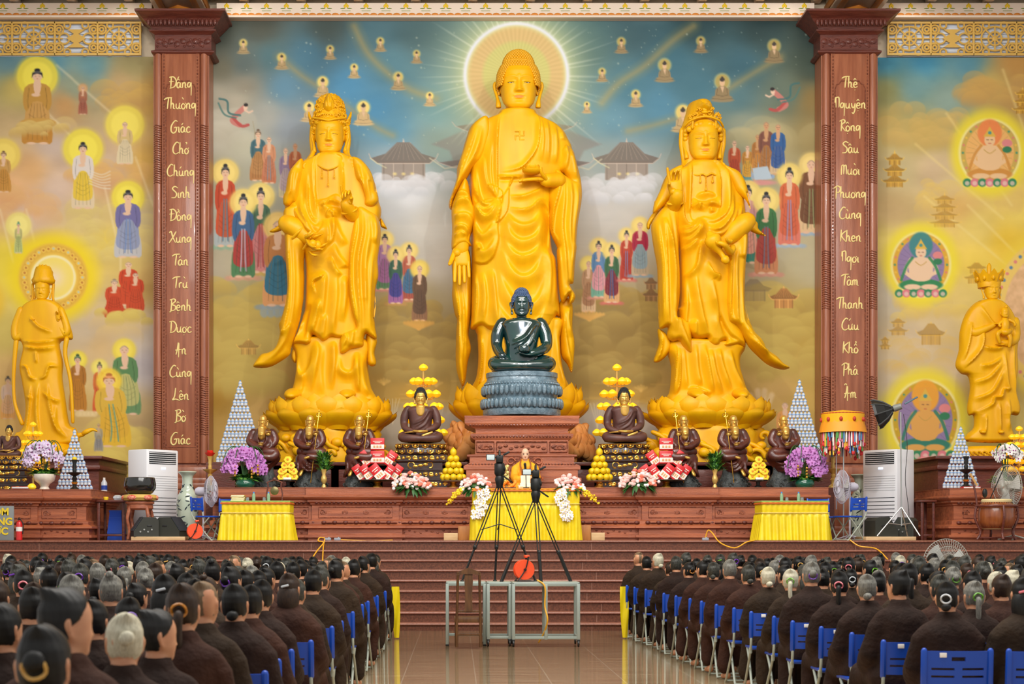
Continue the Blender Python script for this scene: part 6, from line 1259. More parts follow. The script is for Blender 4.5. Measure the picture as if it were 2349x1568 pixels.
t=thing('seated_buddha_statue','glossy dark green seated Buddha on the round stone pedestal','statue',at3(1196,857,D));seated(t,1196,857,.99,D,JADE,JADE,mat('blue_grey_jade_curls',(60,84,120),rough=.3,coat=.5),bowl=True)
ROBE=mat('maroon_lacquer_robe',(100,62,52),rough=0.55,c2=(78,46,40),vscale=5,coat=.1)
GILT=mat('gilded_skin',(226,184,96),rough=0.3,metal=.6,c2=(206,158,70),vscale=8)
HAIRB=mat('black_lacquer_hair',(26,30,34),rough=.4)
LACQ=mat('dark_lacquer',(58,34,28),rough=.35,coat=.4,c2=(42,24,20),vscale=6)
def gilt_scroll(q,x,z,y,L,mi=0,r=.012):
 for sg in(-1,1):
  th=np.linspace(0,5,12);q.tube(np.stack([x+sg*(L*.45-L*.3*np.exp(-.1*th)*np.cos(th)*.6),np.full(12,y),z+.06*L*np.exp(-.1*th)*np.sin(th)*3],-1),r,5,mi)
 q.ell((x,y,z),(L*.12,.015,.035),8,5,mi)
def throne(cx,D,yt,y1,lab,wd=1.0):
 s=D/F;c=at3(cx,y1,D);t=thing('lacquer_throne',lab,'pedestal',c);h=lambda y:(y1-y)*s;k=(y1-yt)/103.0;q=MB()
 Y=lambda v:v*k*s
 q.rlathe([(w_*wd*s,w_*wd*s*.5,Y(z))for w_,z in((60,0),(60,16),(62,17),(62,22),(54,24),(54,38),(58,40),(58,44),(50,46),(50,58),(56,60),(58,62),(58,76),(52,78))],c)
 q.lathe([(56*wd*s,Y(77)),(60*wd*s,Y(82)),(56*wd*s,Y(92)),(58*wd*s,Y(98)),(55*wd*s,Y(103)),(.01,Y(103.2))],c,40,sy=.62);q.build('stand',LACQ,t,angle=25)
 q=MB()
 for z,n,rr in((97,16,57),(84,16,59)):
  for j in range(n):
   a=-PI+PI*2*(j+.5*(z>90))/n;q.tube([at3(cx,y1,D)+np.array((rr*wd*s*math.cos(a+da),rr*wd*s*.62*math.sin(a+da)-.01,Y(z+dz)))for da,dz in((-.13,4),(-.11,-2),(0,-5),(.11,-2),(.13,4))],.011,5)
   q.ell(at3(cx,y1,D)+np.array((rr*wd*s*math.cos(a),rr*wd*s*.62*math.sin(a),Y(z))),(.03,.02,.03),6,5)
 for z,w_,n in((69,58,3),(52,50,1),(31,54,3),(8,60,4)):
  for j in range(n):
   x=c[0]+w_*wd*s*((j+.5)*2/n-1);gilt_scroll(q,x,c[2]+Y(z),c[1]-w_*wd*s*.5-.004,min(.42,1.5*w_*wd*s/n))
   q.ell((x+.1,c[1]-w_*wd*s*.5-.004,c[2]+Y(z+2)),(.05,.012,.03),6,4);q.ell((x-.1,c[1]-w_*wd*s*.5-.004,c[2]+Y(z-2)),(.05,.012,.03),6,4)
 q.tube([(c[0]+57*wd*s*math.cos(a),c[1]+57*wd*s*.62*math.sin(a),c[2]+Y(101))for a in np.linspace(-PI,PI,40)],.014,6);q.build('gilded_carving',GOLDM,t)
D=30.95
for cx,lab,lt in((965,'maroon and gold seated Buddha statue beside the left great lotus pedestal','dark gilded throne stand under the seated Buddha on the altar, by left fruit pyramid'),(1431,'maroon and gold seated Buddha statue beside the right great lotus pedestal','dark gilded throne stand under the seated Buddha on the altar, by right fruit pyramid')):
 throne(cx,D,1018,1119,lt)
 t=thing('seated_buddha_statue',lab,'statue',at3(cx,1016,D));seated(t,cx,1016,.66,D,ROBE,GILT,HAIRB)
throne(22,30.6,1046,1126,'dark lotus throne stand under the small seated Buddha, near picture edge',.8)
t=thing('seated_buddha_statue','small maroon seated Buddha statue with golden skin beside the white orchid pot','statue',at3(22,1050,30.6));seated(t,22,1048,.38,30.6,ROBE,GILT,HAIRB)
ROCK=mat('dark_carved_rock',(76,82,80),rough=.5,c2=(50,56,56),vscale=9,bump=.5)
RBRN=mat('bronze_brown_robe',(100,48,36),rough=.4,c2=(70,32,26),vscale=5,coat=.35)
def arhat(cx,m,staff,lab):
 D=30.95;s=D/F;A=crop(0,0,5.0575);V=lambda pts:[(cx+m*x/5.0575,953+y/5.0575)for x,y in pts]
 t=thing('arhat_statue',lab,'statue',at3(cx,1118,D));q=MB()
 inflate(q,V([(-40,135),(-95,165),(-130,240),(-145,320),(-115,390),(-150,440),(-175,500),(-165,600),(-190,690),(-180,720),(-120,690),(-80,650),(0,680),(80,660),(120,600),(190,520),(200,450),(165,400),(150,320),(145,260),(110,180),(40,135)]),D,T=26,R=20,rimw=8,h=2,off=0,flat_=.25,folds=[(V([(-30,160),(-50,250),(-20,330),(30,330),(55,260),(30,160)]),4,3),(V([(-120,250),(-110,370),(-40,420)]),5,4),(V([(130,260),(120,360),(40,410)]),5,4),(V([(-60,470),(0,560),(90,560),(160,490)]),5,4),(V([(-80,520),(0,610),(90,600)]),5,4),(V([(-110,560),(-30,650),(60,640)]),5,4),(V([(-150,520),(-140,620),(-170,700)]),4,3)])
 L=V([(-100,420),(40,430),(150,440),(120,490),(0,480)]);ptube(q,[(*L[0],12),(*L[1],24),(*L[2],26),(*L[3],34),(*L[4],38)],[11,12,12,10,7],D,12)
 L=V([(110,200),(140,290),(100,360)]);ptube(q,[(*L[0],6),(*L[1],10),(*L[2],22)],[10,10,7],D,10)
 L=V([(-110,200),(-145,300),(-70,360),(-10,370)]);ptube(q,[(*L[0],6),(*L[1],10),(*L[2],30),(*L[3],36)],[10,10,8,6],D,10)
 q.build('robe',RBRN,t,angle=60)
 q=MB();inflate(q,V([(-42,130),(-55,200),(-45,270),(0,300),(45,265),(52,200),(42,130)]),D,T=24,R=6,rimw=5,h=1.8,off=14,flat_=.5,folds=[(V([(-35,230),(0,215),(35,230)]),3,2)])
 q.build('bare_chest',GILT,t,angle=None)
 for x,y,z in((-5,345,40),(75,225,30)):
  q=MB();p=V([(x,y)])[0];q.ell(at3(*p,D,z),(6*s,5*s,4*s),10,7)
  for j in range(4):ptube(q,[(p[0]-4+3*j,p[1]-1,z+2),(p[0]-3+3*j,p[1]-3-(y<300)*3,z+7)],[1.5,1.2],D,6)
  q.build('hand',GILT,t,angle=None)
 for a,b in(((60,470),(-30,500)),((-70,610),(-105,690))):
  q=MB();(x0,y0),(x1,y1)=V([a,b]);ptube(q,[(x0,y0,38 if a[1]<500 else 20),(x1,y1,42 if a[1]<500 else 30)],[4,5],D,8,flat=.7);q.build('foot',GILT,t,angle=None)
 q=MB();q.lathe([(8*s,-6*s),(6.5*s,2*s),(7*s,9*s)],at3(cx,978,D,4),12)
 M=M4(rotx(.08)@rotz(-.1*m),at3(cx,979.5,D,6));head(q,27.5*s,M,44,52,wide=.98,jaw=1.02,brow=1.6);q.build('head',GILT,t,angle=None)
 q=MB();c=at3(cx,1118,D)
 q.lathe([(36*s,0),(37*s,8*s),(30*s,20*s),(24*s,34*s),(22*s,52*s),(.01,54*s)],c,28,sy=.7,wob=lambda a,z:1+.08*np.sin(5*a+9*z)+.06*np.sin(8*a-5*z))
 for j in range(11):
  a=-PI*(j+.5)/11;r_=35*s;th=np.linspace(0,6,14);e=(6-(j%3))*s;zc=c[2]+(6+9*(j%2))*s;r2=r_*(1-.14*(j%2))
  q.tube(np.stack([c[0]+r2*math.cos(a)+e*np.exp(-.18*th)*np.cos(th),c[1]+.72*r2*math.sin(a)+0*th,zc+e*np.exp(-.18*th)*np.sin(th)],-1),np.linspace(1.9,1.1,14)*s,6,roundend=True)
 q.build('rock_base',ROCK,t,angle=60)
 if staff:
  q=MB();a,b=V([(115,-25),(20,780)])if True else None;ptube(q,[(a[0],a[1],32),(b[0],b[1],36)],[1.0,1.0],D,6);q.ell(at3(a[0],a[1]-3,D,32),(1.2*s,1.2*s,4*s),6,5)
  for sg in(-1,1):
   th=np.linspace(0,2*PI,12);q.tube(np.stack([X(a[0]+sg*3+3*np.cos(th),D),np.full(12,D-32*s),Z(a[1]+6+4*np.sin(th),D)],-1),.8*s,5)
  q.build('ringed_staff',GOLDM,t)
arhat(604,1,False,'arhat statue without staff, behind the left mauve orchids');arhat(712,1,True,'arhat statue with staff, between the golden offering tower and green lilies at left');arhat(825,1,True,'arhat statue with staff, beside the left tower of red gift boxes')
arhat(1567,-1,True,'arhat statue with staff, beside the right tower of red gift boxes');arhat(1681,-1,True,'arhat statue with staff, between green lilies and golden offering tower at right');arhat(1796,-1,False,'arhat statue without staff, behind the right mauve orchids')
# --- the two smaller standing statues outside the pillars
DT=33.0;s=DT/F
K1=crop(0,560,3.136);K2=crop(1850,560,3.136)
t=thing('standing_statue','golden standing statue with tall crown in front of the ringed halo painting','statue',at3(100,1035,DT));q=MB()
inflate(q,K1([(250,400),(170,440),(120,520),(95,600),(95,680),(150,700),(165,760),(140,880),(160,1000),(185,1180),(160,1330),(110,1360),(140,1440),(540,1440),(550,1330),(500,1290),(470,1100),(450,960),(455,850),(430,720),(470,690),(525,680),(510,600),(470,500),(440,440),(370,400)]),DT,T=26,R=20,rimw=8,h=2.2,flat_=.3,folds=[(K1([(180,740),(300,760),(420,745)]),4,4),(K1([(170,700),(300,715),(415,700)]),4,3),(K1([(160,880),(210,890),(240,960),(290,980)]),4,4),(K1([(440,890),(380,890),(350,960),(300,980)]),4,4),(K1([(300,990),(290,1200),(310,1400)]),5,4),(K1([(240,1000),(230,1200),(200,1400)]),5,4),(K1([(360,1000),(390,1200),(450,1380)]),5,4),(K1([(200,1100),(260,1110)]),4,3),(K1([(320,1060),(400,1120),(450,1130)]),4,3),(K1([(420,1160),(430,1300),(500,1400)]),5,4),(K1([(230,520),(300,600),(400,640)]),4,3),(K1([(280,770),(290,870)]),4,3)])
for pts,r in((K1([(160,480),(120,600),(130,680),(190,620),(230,560)]),[8,9,9,8,6]),(K1([(450,480),(490,600),(480,650),(440,600),(430,545)]),[8,9,9,8,6]),(K1([(130,690),(115,850),(110,1000),(120,1150),(170,1290)]),[6,5,4,4,5]),(K1([(490,690),(480,800),(520,1000),(535,1280)]),[6,5,4,4])):ptube(q,[(a,b,14)for a,b in pts],r,DT,8)
ptube(q,[(190,995,0),(200,990,6),(212,985,2),(222,988,0)],[5,6,4,2],DT,8);ptube(q,[(172,1000,0),(190,996,0)],[6,5],DT,8);q.build('robe',GOLD,t,angle=60)
q=MB();hand(q,at3(74,745,DT,22),(.5,-.3,.8),(.5,-.8,0),1,22*s,(.5,.6,.7,.7));hand(q,at3(138,738,DT,22),(.1,-.2,1),(-.2,-1,0),1,26*s,(.1,.5,.3,.1));M=M4(rotx(.06),at3(99,690,DT,6));head(q,50*s,M,60,64,wide=1.0,jaw=1.1)
q.lathe([(9*s,-10*s),(8.5*s,0),(9*s,12*s)],at3(99,694,DT,5),14);q.build('head',GOLD,t,angle=None)
q=MB();c=at3(100,647,DT);q.lathe([(24*s,-4*s),(26*s,4*s),(22*s,12*s),(20*s,24*s),(16*s,34*s),(8*s,38*s),(.01,39*s)],c,30,wob=lambda a,z:1+.06*np.cos(9*a+20*z))
r_=random.Random(2)
for k in range(50):a=r_.uniform(-PI,0);v=r_.random();q.ell((c[0]+(24-12*v)*s*math.cos(a),c[1]+(24-12*v)*s*math.sin(a),c[2]+v*36*s),(2.6*s,2*s,3.4*s),6,5)
for sg in(-1,1):ptube(q,[(99+sg*24,652,0),(99+sg*23,680,2),(99+sg*27,694,6)],[3,3,2],DT,7)
q.build('crown',GOLD,t,angle=None)
q=MB();c=at3(105,1048,DT);q.lathe([(66*s,0),(70*s,14*s),(60*s,30*s),(.01,34*s)],c,36,sy=.6,wob=lambda a,z:1+.06*np.sin(5*a+3*z))
for k in range(16):a=-PI*k/15;ptube(q,[(105+66*math.cos(a),1046-14*(k%2),-38*math.sin(a)),(105+70*math.cos(a)+8,1036,-40*math.sin(a)+3),(105+66*math.cos(a)+14,1028+6*(k%3),-38*math.sin(a))],[5,6,2],DT,7)
q.build('carved_base',GOLD,t,angle=60)
t=thing('standing_statue','golden standing statue in five-panel crown, carrying a small child','statue',at3(2265,1040,DT));q=MB()
inflate(q,K2([(1260,400),(1180,450),(1130,530),(1100,640),(1095,760),(1070,870),(1110,930),(1160,950),(1175,1040),(1155,1170),(1165,1230),(1200,1230),(1200,1320),(1150,1370),(1160,1420),(1480,1420),(1475,1330),(1460,1230),(1520,1230),(1535,1170),(1500,1050),(1520,900),(1515,760),(1530,650),(1510,560),(1460,460),(1380,400)]),DT,T=26,R=20,rimw=8,h=2.2,flat_=.3,folds=[(K2([(1220,440),(1300,560),(1340,600)]),5,3),(K2([(1240,740),(1320,760),(1400,740)]),4,4),(K2([(1220,880),(1300,870),(1380,820)]),5,4),(K2([(1180,1000),(1290,960),(1390,840)]),5,4),(K2([(1170,1120),(1310,1060),(1400,880)]),5,4),(K2([(1180,1220),(1300,1160),(1320,1110),(1370,1100),(1390,1050),(1450,1050)]),4,5),(K2([(1400,760),(1420,1000),(1450,1050)]),5,5),(K2([(1480,700),(1470,900),(1520,1170)]),5,4),(K2([(1270,1220),(1260,1380)]),5,4),(K2([(1360,1120),(1370,1380)]),5,4),(K2([(1430,1100),(1440,1360)]),5,4),(K2([(1250,620),(1230,760),(1110,900)]),5,5),(K2([(1170,560),(1150,700),(1110,850)]),5,4)])
ptube(q,[(*a,b)for a,b in zip(K2([(1160,560),(1180,640),(1260,620),(1320,590)]),(8,16,24,28))],[11,12,9,6],DT,10);ptube(q,[(*a,b)for a,b in zip(K2([(1490,560),(1480,680),(1420,720),(1380,715)]),(8,16,24,26))],[11,12,9,6],DT,10)
for x in(1240,1370):ptube(q,[(*K2([(x,1345)])[0],14),(*K2([(x,1355)])[0],30)],[8,7],DT,9,flat=.6)
q.build('robe',GOLD,t,angle=60)
q=MB();hand(q,at3(*K2([(1310,590)])[0],DT,28),(.9,-.2,.1),(0,-.3,-1),-1,24*s,(.2,.2,.3,.3));hand(q,at3(*K2([(1400,725)])[0],DT,27),(-1,-.3,-.2),(0,-.4,.9),1,26*s,(.1,.1,.15,.2));M=M4(rotx(.04),at3(2273,690,DT,6));head(q,52*s,M,60,64,wide=1.0,jaw=1.12);q.lathe([(9*s,-10*s),(8.5*s,0),(9*s,12*s)],at3(2272,693,DT,5),14);q.build('head',GOLD,t,angle=None)
q=MB()
for k in range(9):
 a=-PI/2+(k-2)*2*PI/9;c=at3(2269,655,DT);e=[np.array((c[0]+r*s*math.cos(a+da),c[1]+r*s*math.sin(a+da),c[2]+z*s))for r,da,z in((24,-.34,0),(24,.34,0),(33,.36,20),(36,0,34),(33,-.36,20))]
 inn=[p+(np.array((c[0],c[1],p[2]))-p)*.12 for p in e];i=np.arange(5);q.add(e+inn,[i,i[::-1]+5,np.stack([i,(i+1)%5,(i+1)%5+5,i+5],-1)]);m=sum(e)/5;q.ell(m,(4*s,4*s,6*s),8,6)
q.lathe([(25*s,-6*s),(26*s,4*s),(22*s,16*s),(10*s,22*s),(5*s,26*s),(5*s,44*s),(2*s,50*s),(.01,51*s)],at3(2269,654,DT),24);q.build('crown',GOLD,t)
q=MB();V2=lambda*p:[(*K2([(x,y)])[0],z)for x,y,z in p]
ptube(q,V2((1390,560,34),(1390,600,36),(1385,650,34)),[8,10,8],DT,12);ptube(q,V2((1370,570,36),(1345,590,38),(1350,605,40)),[4,3.5,3],DT,8);ptube(q,V2((1420,560,36),(1450,580,40),(1455,600,40)),[4,3.5,3],DT,8)
ptube(q,V2((1370,640,36),(1330,660,42),(1345,720,40)),[6,5,3.5],DT,9);ptube(q,V2((1400,650,36),(1420,690,42),(1415,750,40)),[6,5,3.5],DT,9);ptube(q,V2((1365,640,38),(1390,650,42),(1420,640,38)),[6,8,6],DT,9)
head(q,24*s,M4(rotz(.1),at3(*K2([(1388,545)])[0],DT,36)),36,40,wide=1.08,jaw=1.15,ear_long=False);q.ell(at3(*K2([(1400,465)])[0],DT,34),(4*s,4*s,4*s),10,8);q.build('child',GOLD,t,angle=None)
q=MB();c=at3(2265,1048,DT);q.lathe([(58*s,0),(52*s,4*s),(54*s,16*s),(46*s,24*s),(.01,26*s)],c,36,sy=.6,wob=lambda a,z:1+.05*np.sin(6*a))
for k in range(14):a=-PI*(k+.5)/14;th=np.linspace(0,5,10);q.tube(np.stack([c[0]+58*s*math.cos(a)+6*s*np.exp(-.2*th)*np.cos(th),c[1]+36*s*math.sin(a)+0*th,c[2]+7*s+6*s*np.exp(-.2*th)*np.sin(th)],-1),2*s,6)
q.build('carved_base',GOLD,t,angle=60)
# ===  offerings and things standing on the altars
def TH(n,lab,cat,px,py,D,g=None):return thing(n,lab,cat,at3(px,py,D),0,g)
def copies(src,P_,lab,grp,first=True):
 for i,p in enumerate(P_):
  o=src if(first and i==0)else src.copy()
  if o is not src:COL.objects.link(o)
  o.location=p;o['label']=lab;o['group']=grp
def lath(name,prof,m,t,px,py,D,n=24,**k):
 s=D/F;q=MB();q.lathe([(max(a,.05)*s,b*s)for a,b in prof],at3(px,py,D),n,**k);return q.build(name,m,t)
PLAS=mat('clear_water_plastic',(232,240,248),rough=.12,trans=.3,spec=.6);CAPB=mat('blue_cap',(70,140,214),rough=.4);LABB=mat('blue_label',(140,180,226),rough=.4)
altar('altar_cabinet','side altar of carved wood behind the red fire extinguisher and grey sign',-11.5,X(195,29.6),29.6,Z(1122,29.6),[(-11.4,X(85,29.6))],2.5)
altar('altar_cabinet','side altar of carved wood behind the barrel drum',X(2190,30.0),15,30.0,Z(1118,29.6),[(X(2262,30.0),14.9)],2.1)
for a,b,lab in((-11.5,X(228,32.2),'stepped dark wood ledge under the golden statue with the ringed halo'),(X(2150,32.2),15,'stepped dark wood ledge under the golden statue carrying a child')):
 q=MB();t=thing('altar_ledge',lab,'ledge',((a+b)/2,32.2,STAGE));q.boxz(a,b,32.15,34.85,STAGE,3.22);q.rbox(((a+b)/2,33.4,3.2),(b-a+.2,2.8,.07),.02);q.rbox(((a+b)/2,33.4,3.0),(b-a+.1,2.7,.1),.03);q.build('ledge',WOODD,t)
def pyramid(px,yt,yb,n,D,lab,grp):
 s=D/F;h=(yb-yt)*s/n;w_=h*.58;q=MB();r=w_*.48
 q.lathe([(r*.8,0),(r,.06*h),(r,.3*h),(r*.92,.34*h),(r,.38*h),(r,.62*h),(r*.9,.74*h),(r*.34,.88*h)],(0,0,0),9,mi=0);q.lathe([(r*.40,.86*h),(r*.42,.99*h),(.001,.995*h)],(0,0,0),8,mi=1);q.lathe([(r*1.02,.44*h),(r*1.02,.58*h)],(0,0,0),9,mi=2,caps=False)
 o=q.build('water_bottle',[PLAS,CAPB,LABB]);o['category']='bottle';b=at3(px,yb,D)
 copies(o,[(b[0]+(j-(k-1)/2)*w_*1.02,b[1],b[2]+(n-k)*h)for k in range(1,n+1)for j in range(k)],lab,grp)
pyramid(551,872,1060,13,32.35,'clear water bottle in the tall pyramid by the left pillar','bottles of the tall left pyramid');pyramid(1834,870,1060,13,32.35,'clear water bottle in the tall pyramid near the parasol','bottles of the tall right pyramid')
pyramid(171,984,1126,10,30.6,'clear water bottle in the pyramid behind the black candle holder topped yellow','bottles of the left side altar pyramid');pyramid(2204,978,1119,10,30.7,'clear water bottle in the pyramid on the side altar near the drum','bottles of the right side altar pyramid')
FRU=mat('yellow_fruit',(240,206,20),rough=.45,c2=(226,186,10),vscale=7,bump=.2,bscale=60);GFT=mat('red_gift_box',(206,24,30),rough=.4);GFW=mat('white_label',(238,226,214),rough=.5);GFP=mat('label_picture',(214,160,110),rough=.5)
def stand(px,yt,yb,w_,D,lab):t=TH('offering_stand',lab,'stand',px,yb,D);lath('stand',[(12,0),(12,2),(8,5),(6,9),(9,12),(7,yb-yt-5),(12,yb-yt-3)],GOLDM,t,px,yb,D);lath('plate',[(8,yb-yt-4),(w_*.9,yb-yt-2.5),(w_,yb-yt-.5),(w_*.95,yb-yt)],STEEL,t,px,yb,D,sy=.8)
for px,sd in((1040,'left of the monk, beside the pink roses'),(1375,'right of the monk, beside the fern-trimmed pink roses')):
 D=30.75;s=D/F;stand(px,1102,1118,33,D,'gold footed fruit stand on the altar, '+sd.split(',')[0])
 q=MB();q.ell((0,0,7.6*s),(8*s,8*s,7.6*s),14,10);q.ell((0,0,15*s),(1.2*s,1.2*s,.8*s),6,4);o=q.build('yellow_fruit',[FRU]);o['category']='fruit';pts=[]
 for i,(n,r)in enumerate(((10,24),(8,18.5),(6,13),(4,8.5))):
  for k in range(n):a=(k+.5*(i%2))*2*PI/n-PI/2;pts.append(at3(px+r*math.cos(a),1102-i*14.2,D)+np.array((0,r*s*math.sin(a)*.9,0)))
 copies(o,pts,'round yellow fruit in the pyramid '+sd,'round fruits '+sd)
 q=MB();q.ell((0,0,10*s),(8*s,8*s,10*s),14,10);q.bar((0,0,19*s),(0,0,22*s),.012,6);o=q.build('yellow_fruit',FRU);o.location=at3(px,1102-55,D);tag(o,'oval yellow fruit topping the pyramid '+sd,'fruit')
for px,m,sd in((866,1,'left'),(1528,-1,'right')):
 D=30.62;s=D/F;stand(px,1100,1118,48,D,'gold footed stand under the %s tower of red gift boxes'%sd)
 for j,(dx,y,a,w_,h,zz_)in enumerate(((0,1018,0,32,28,0),(0,1048,0,32,30,0),(-29,1051,-.62,22,36,.02),(29,1051,.62,22,36,.02),(-42,1083,-.62,20,38,.04),(42,1083,.62,20,38,.04),(-25,1083,-.62,20,38,-.03),(25,1083,.62,20,38,-.03),(0,1083,-.70*m,24,40,-.08))):
  c=at3(px+dx,y,D,0)+np.array((0,zz_,0));R=roty(a);t=thing('gift_box','red gift box with white label, %s in the %s gift tower'%(('upright on top','upright mid','upper left slanted','upper right slanted','bottom left end','bottom right end','bottom inner left','bottom inner right','bottom front centre')[j],sd),'box',c,0,'%s gift boxes'%sd)
  q=MB();q.rbox(c,(w_*s,6*s,h*s),.012,R);q.build('carton',GFT,t)
  q=MB();q.rbox(c+R@np.array((0,-3.1*s,-.22*h*s)),(w_*.96*s,.4*s,.36*h*s),.004,R)
  for k in range(3):q.rbox(c+R@np.array(((k-1)*w_*.22*s,-3.4*s,-.22*h*s)),(w_*.15*s,.3*s,.2*h*s),.004,R,1)
  for k in range(2):q.rbox(c+R@np.array((0,-3.2*s,(.22-.12*k)*h*s)),(w_*(.66-.25*k)*s,.4*s,.05*h*s),.003,R)
  q.build('label_panel',[GFW,GFP],t)
LEAF=mat('leaf_green',(52,104,40),rough=.5,c2=(30,74,30),vscale=9);LEAFL=mat('light_leaf',(104,160,62),rough=.5);MAUV=mat('mauve_petal',(206,140,206),rough=.6,c2=(190,116,196),vscale=14);WHTP=mat('white_petal',(244,240,236),rough=.6);LILP=mat('lilac_petal',(206,180,222),rough=.6,c2=(236,226,240),vscale=20);DKP=mat('purple_throat',(150,50,130),rough=.6)
PNK=mat('pink_rose',(242,188,178),rough=.6,c2=(248,212,204),vscale=16);COR=mat('coral_rose',(244,130,104),rough=.6);YEL=mat('yellow_flower',(244,206,30),rough=.55);ORG=mat('orange_flower',(240,150,40),rough=.55)
def leafm(q,p,d,L,w_,mi=0,droop=.3,n=5):
 d=np.array(d,float);d/=np.linalg.norm(d);u=np.cross(d,(0,0,1.0));u/=np.linalg.norm(u)+1e-6;nn=np.cross(u,d);G=[]
 for i in range(n):v=i/(n-1);c=np.array(p)+d*L*v-np.array((0,0,droop*L*v*v));ww=w_*math.sin(PI*(.12+.86*v));G.append([c-u*ww,c+nn*ww*.25,c+u*ww])
 q.grid(np.array(G),mi=mi);q.grid(np.array(G)[:,::-1]-nn*.002,mi=mi)
def orchid(q,p,r,d,mi=0,mi2=1):
 d=np.array(d,float);d/=np.linalg.norm(d);u=np.cross(d,(0,0,1.0));u/=np.linalg.norm(u)+1e-6;v=np.cross(u,d)
 for k in range(5):a=PI/2+k*2*PI/5;e=u*math.cos(a)+v*math.sin(a);R=np.stack([e,np.cross(d,e),d],1);q.ell(np.array(p)+e*r*.52,(r*.52,r*(.46 if k in(1,4)else .34),r*.10),8,5,mi,R)
 q.ell(np.array(p)+d*r*.12,r*.2,6,5,mi2)
def rose(q,p,r,mi):
 for k,(a,b)in enumerate(((1,0),(.78,.18),(.55,.34),(.32,.46))):
  q.lathe([(r*a*.5,-r*.6+b*r),(r*a,-r*.1+b*r),(r*a*.96,r*.22+b*r),(r*a*.7,r*.34+b*r),(r*a*.55,r*.2+b*r)],p,9,mi,R=rotx(.5)@rotz(k*.5),wob=lambda t_,z:1+.07*np.cos(5*t_+k*2))
def flower_part(t,name,m,proto_fn,P_):
 L0=abs_loc(t);q=MB();proto_fn(q);o=q.build(name,m,t,keep=True)
 for i,(p,rz,rx)in enumerate(P_):
  c=o if i==0 else o.copy()
  if i:COL.objects.link(c);c.parent=t
  c.location=np.array(p)-L0;c.rotation_euler=(rx,0,rz)
def orchid_pot(px,py,D,pot,potm,m,lab,yf0,yf1,wx,seed,n=78,extra=None):
 s=D/F;r=random.Random(seed);t=TH('orchid_pot',lab,'plant',px,py,D);lath('pot',pot,potm,t,px,py,D,28);ph=max(b for _,b in pot);q=MB()
 for k in range(120):a=r.uniform(0,2*PI);leafm(q,at3(px+12*math.cos(a),py-ph,D,10*math.sin(a)),(math.cos(a),math.sin(a)*.8,r.uniform(.1,1.0)),r.uniform(16,36)*s,r.uniform(3,6)*s,k%2)
 q.build('foliage',[LEAF,LEAFL],t,angle=None);q=MB();P_=[];ns=9
 for j in range(ns):
  a=PI*(j+.5)/ns;ex=wx*math.cos(a);c=smooth_curve([at3(px+3*math.cos(a),py-ph,D),at3(px+ex*.35,yf0+8,D,8*(j%3-1)),at3(px+ex*.75,yf0+6+.1*abs(ex),D,14*(j%3-.4)),at3(px+ex,yf0+(yf1-yf0)*(.3+.6*abs(math.cos(a))),D,22*(j%3-.4))],8);q.tube(c,.008,5)
 for k in range(n):a=PI*(k+r.random())/n;v=r.random()**.6;x=wx*math.cos(a)*(.35+.65*v);y=yf0+9+(yf1-yf0-8)*(1-math.sin(a)*v)*(.25+.75*abs(math.cos(a))+.25*r.random())*.95;P_.append((at3(px+x,min(y,yf1+6),D,24*math.sqrt(max(0,1-(x/wx)**2))*r.uniform(.6,1)),-x/wx*.7+r.uniform(-.4,.4),r.uniform(-.4,.3)))
 q.build('stems',LEAF,t);flower_part(t,'orchid_bloom',[m,DKP],lambda q:orchid(q,(0,0,0),8.6*s,(0,-1,.1)),P_)
 if extra:q=MB();[q.ell(at3(px+x,y,D,20),(3*s,3*s,3*s),6,5)for x,y0 in extra for y in np.arange(y0,y0+26,7)];q.build('hanging_ornament',GOLDM,t)
GPOT=mat('green_glazed_pot',(22,84,64),rough=.15,coat=.6);WPOT=mat('cream_urn',(232,224,206),rough=.25,c2=(222,206,190),vscale=9,coat=.4)
orchid_pot(562,1119,30.5,[(18,0),(23,6),(23,12),(19,18),(20,19)],GPOT,MAUV,'mauve orchids in green bowl, beside the left pillar and brass candle holder',1022,1080,50,1,98,[(-20,1070),(18,1074),(32,1068)]);orchid_pot(1846,1118,30.5,[(18,0),(22,6),(22,12),(19,17),(20,18)],GPOT,MAUV,'mauve orchids in green bowl, below the tasselled parasol',1020,1082,48,2,98,[(-20,1070),(0,1074)])
orchid_pot(102,1122,29.8,[(12,0),(9,6),(12,12),(22,20),(25,30),(24,35)],WPOT,LILP,'white and lilac orchids in cream footed urn on the side altar',1008,1060,44,3,90,[(-18,1050),(2,1054),(16,1052),(38,1062)]);orchid_pot(2306,1119,30.4,[(20,0),(26,8),(24,16)],WPOT,WHTP,'white orchids in pale bowl on the side altar behind the drum',1016,1050,34,4,40)
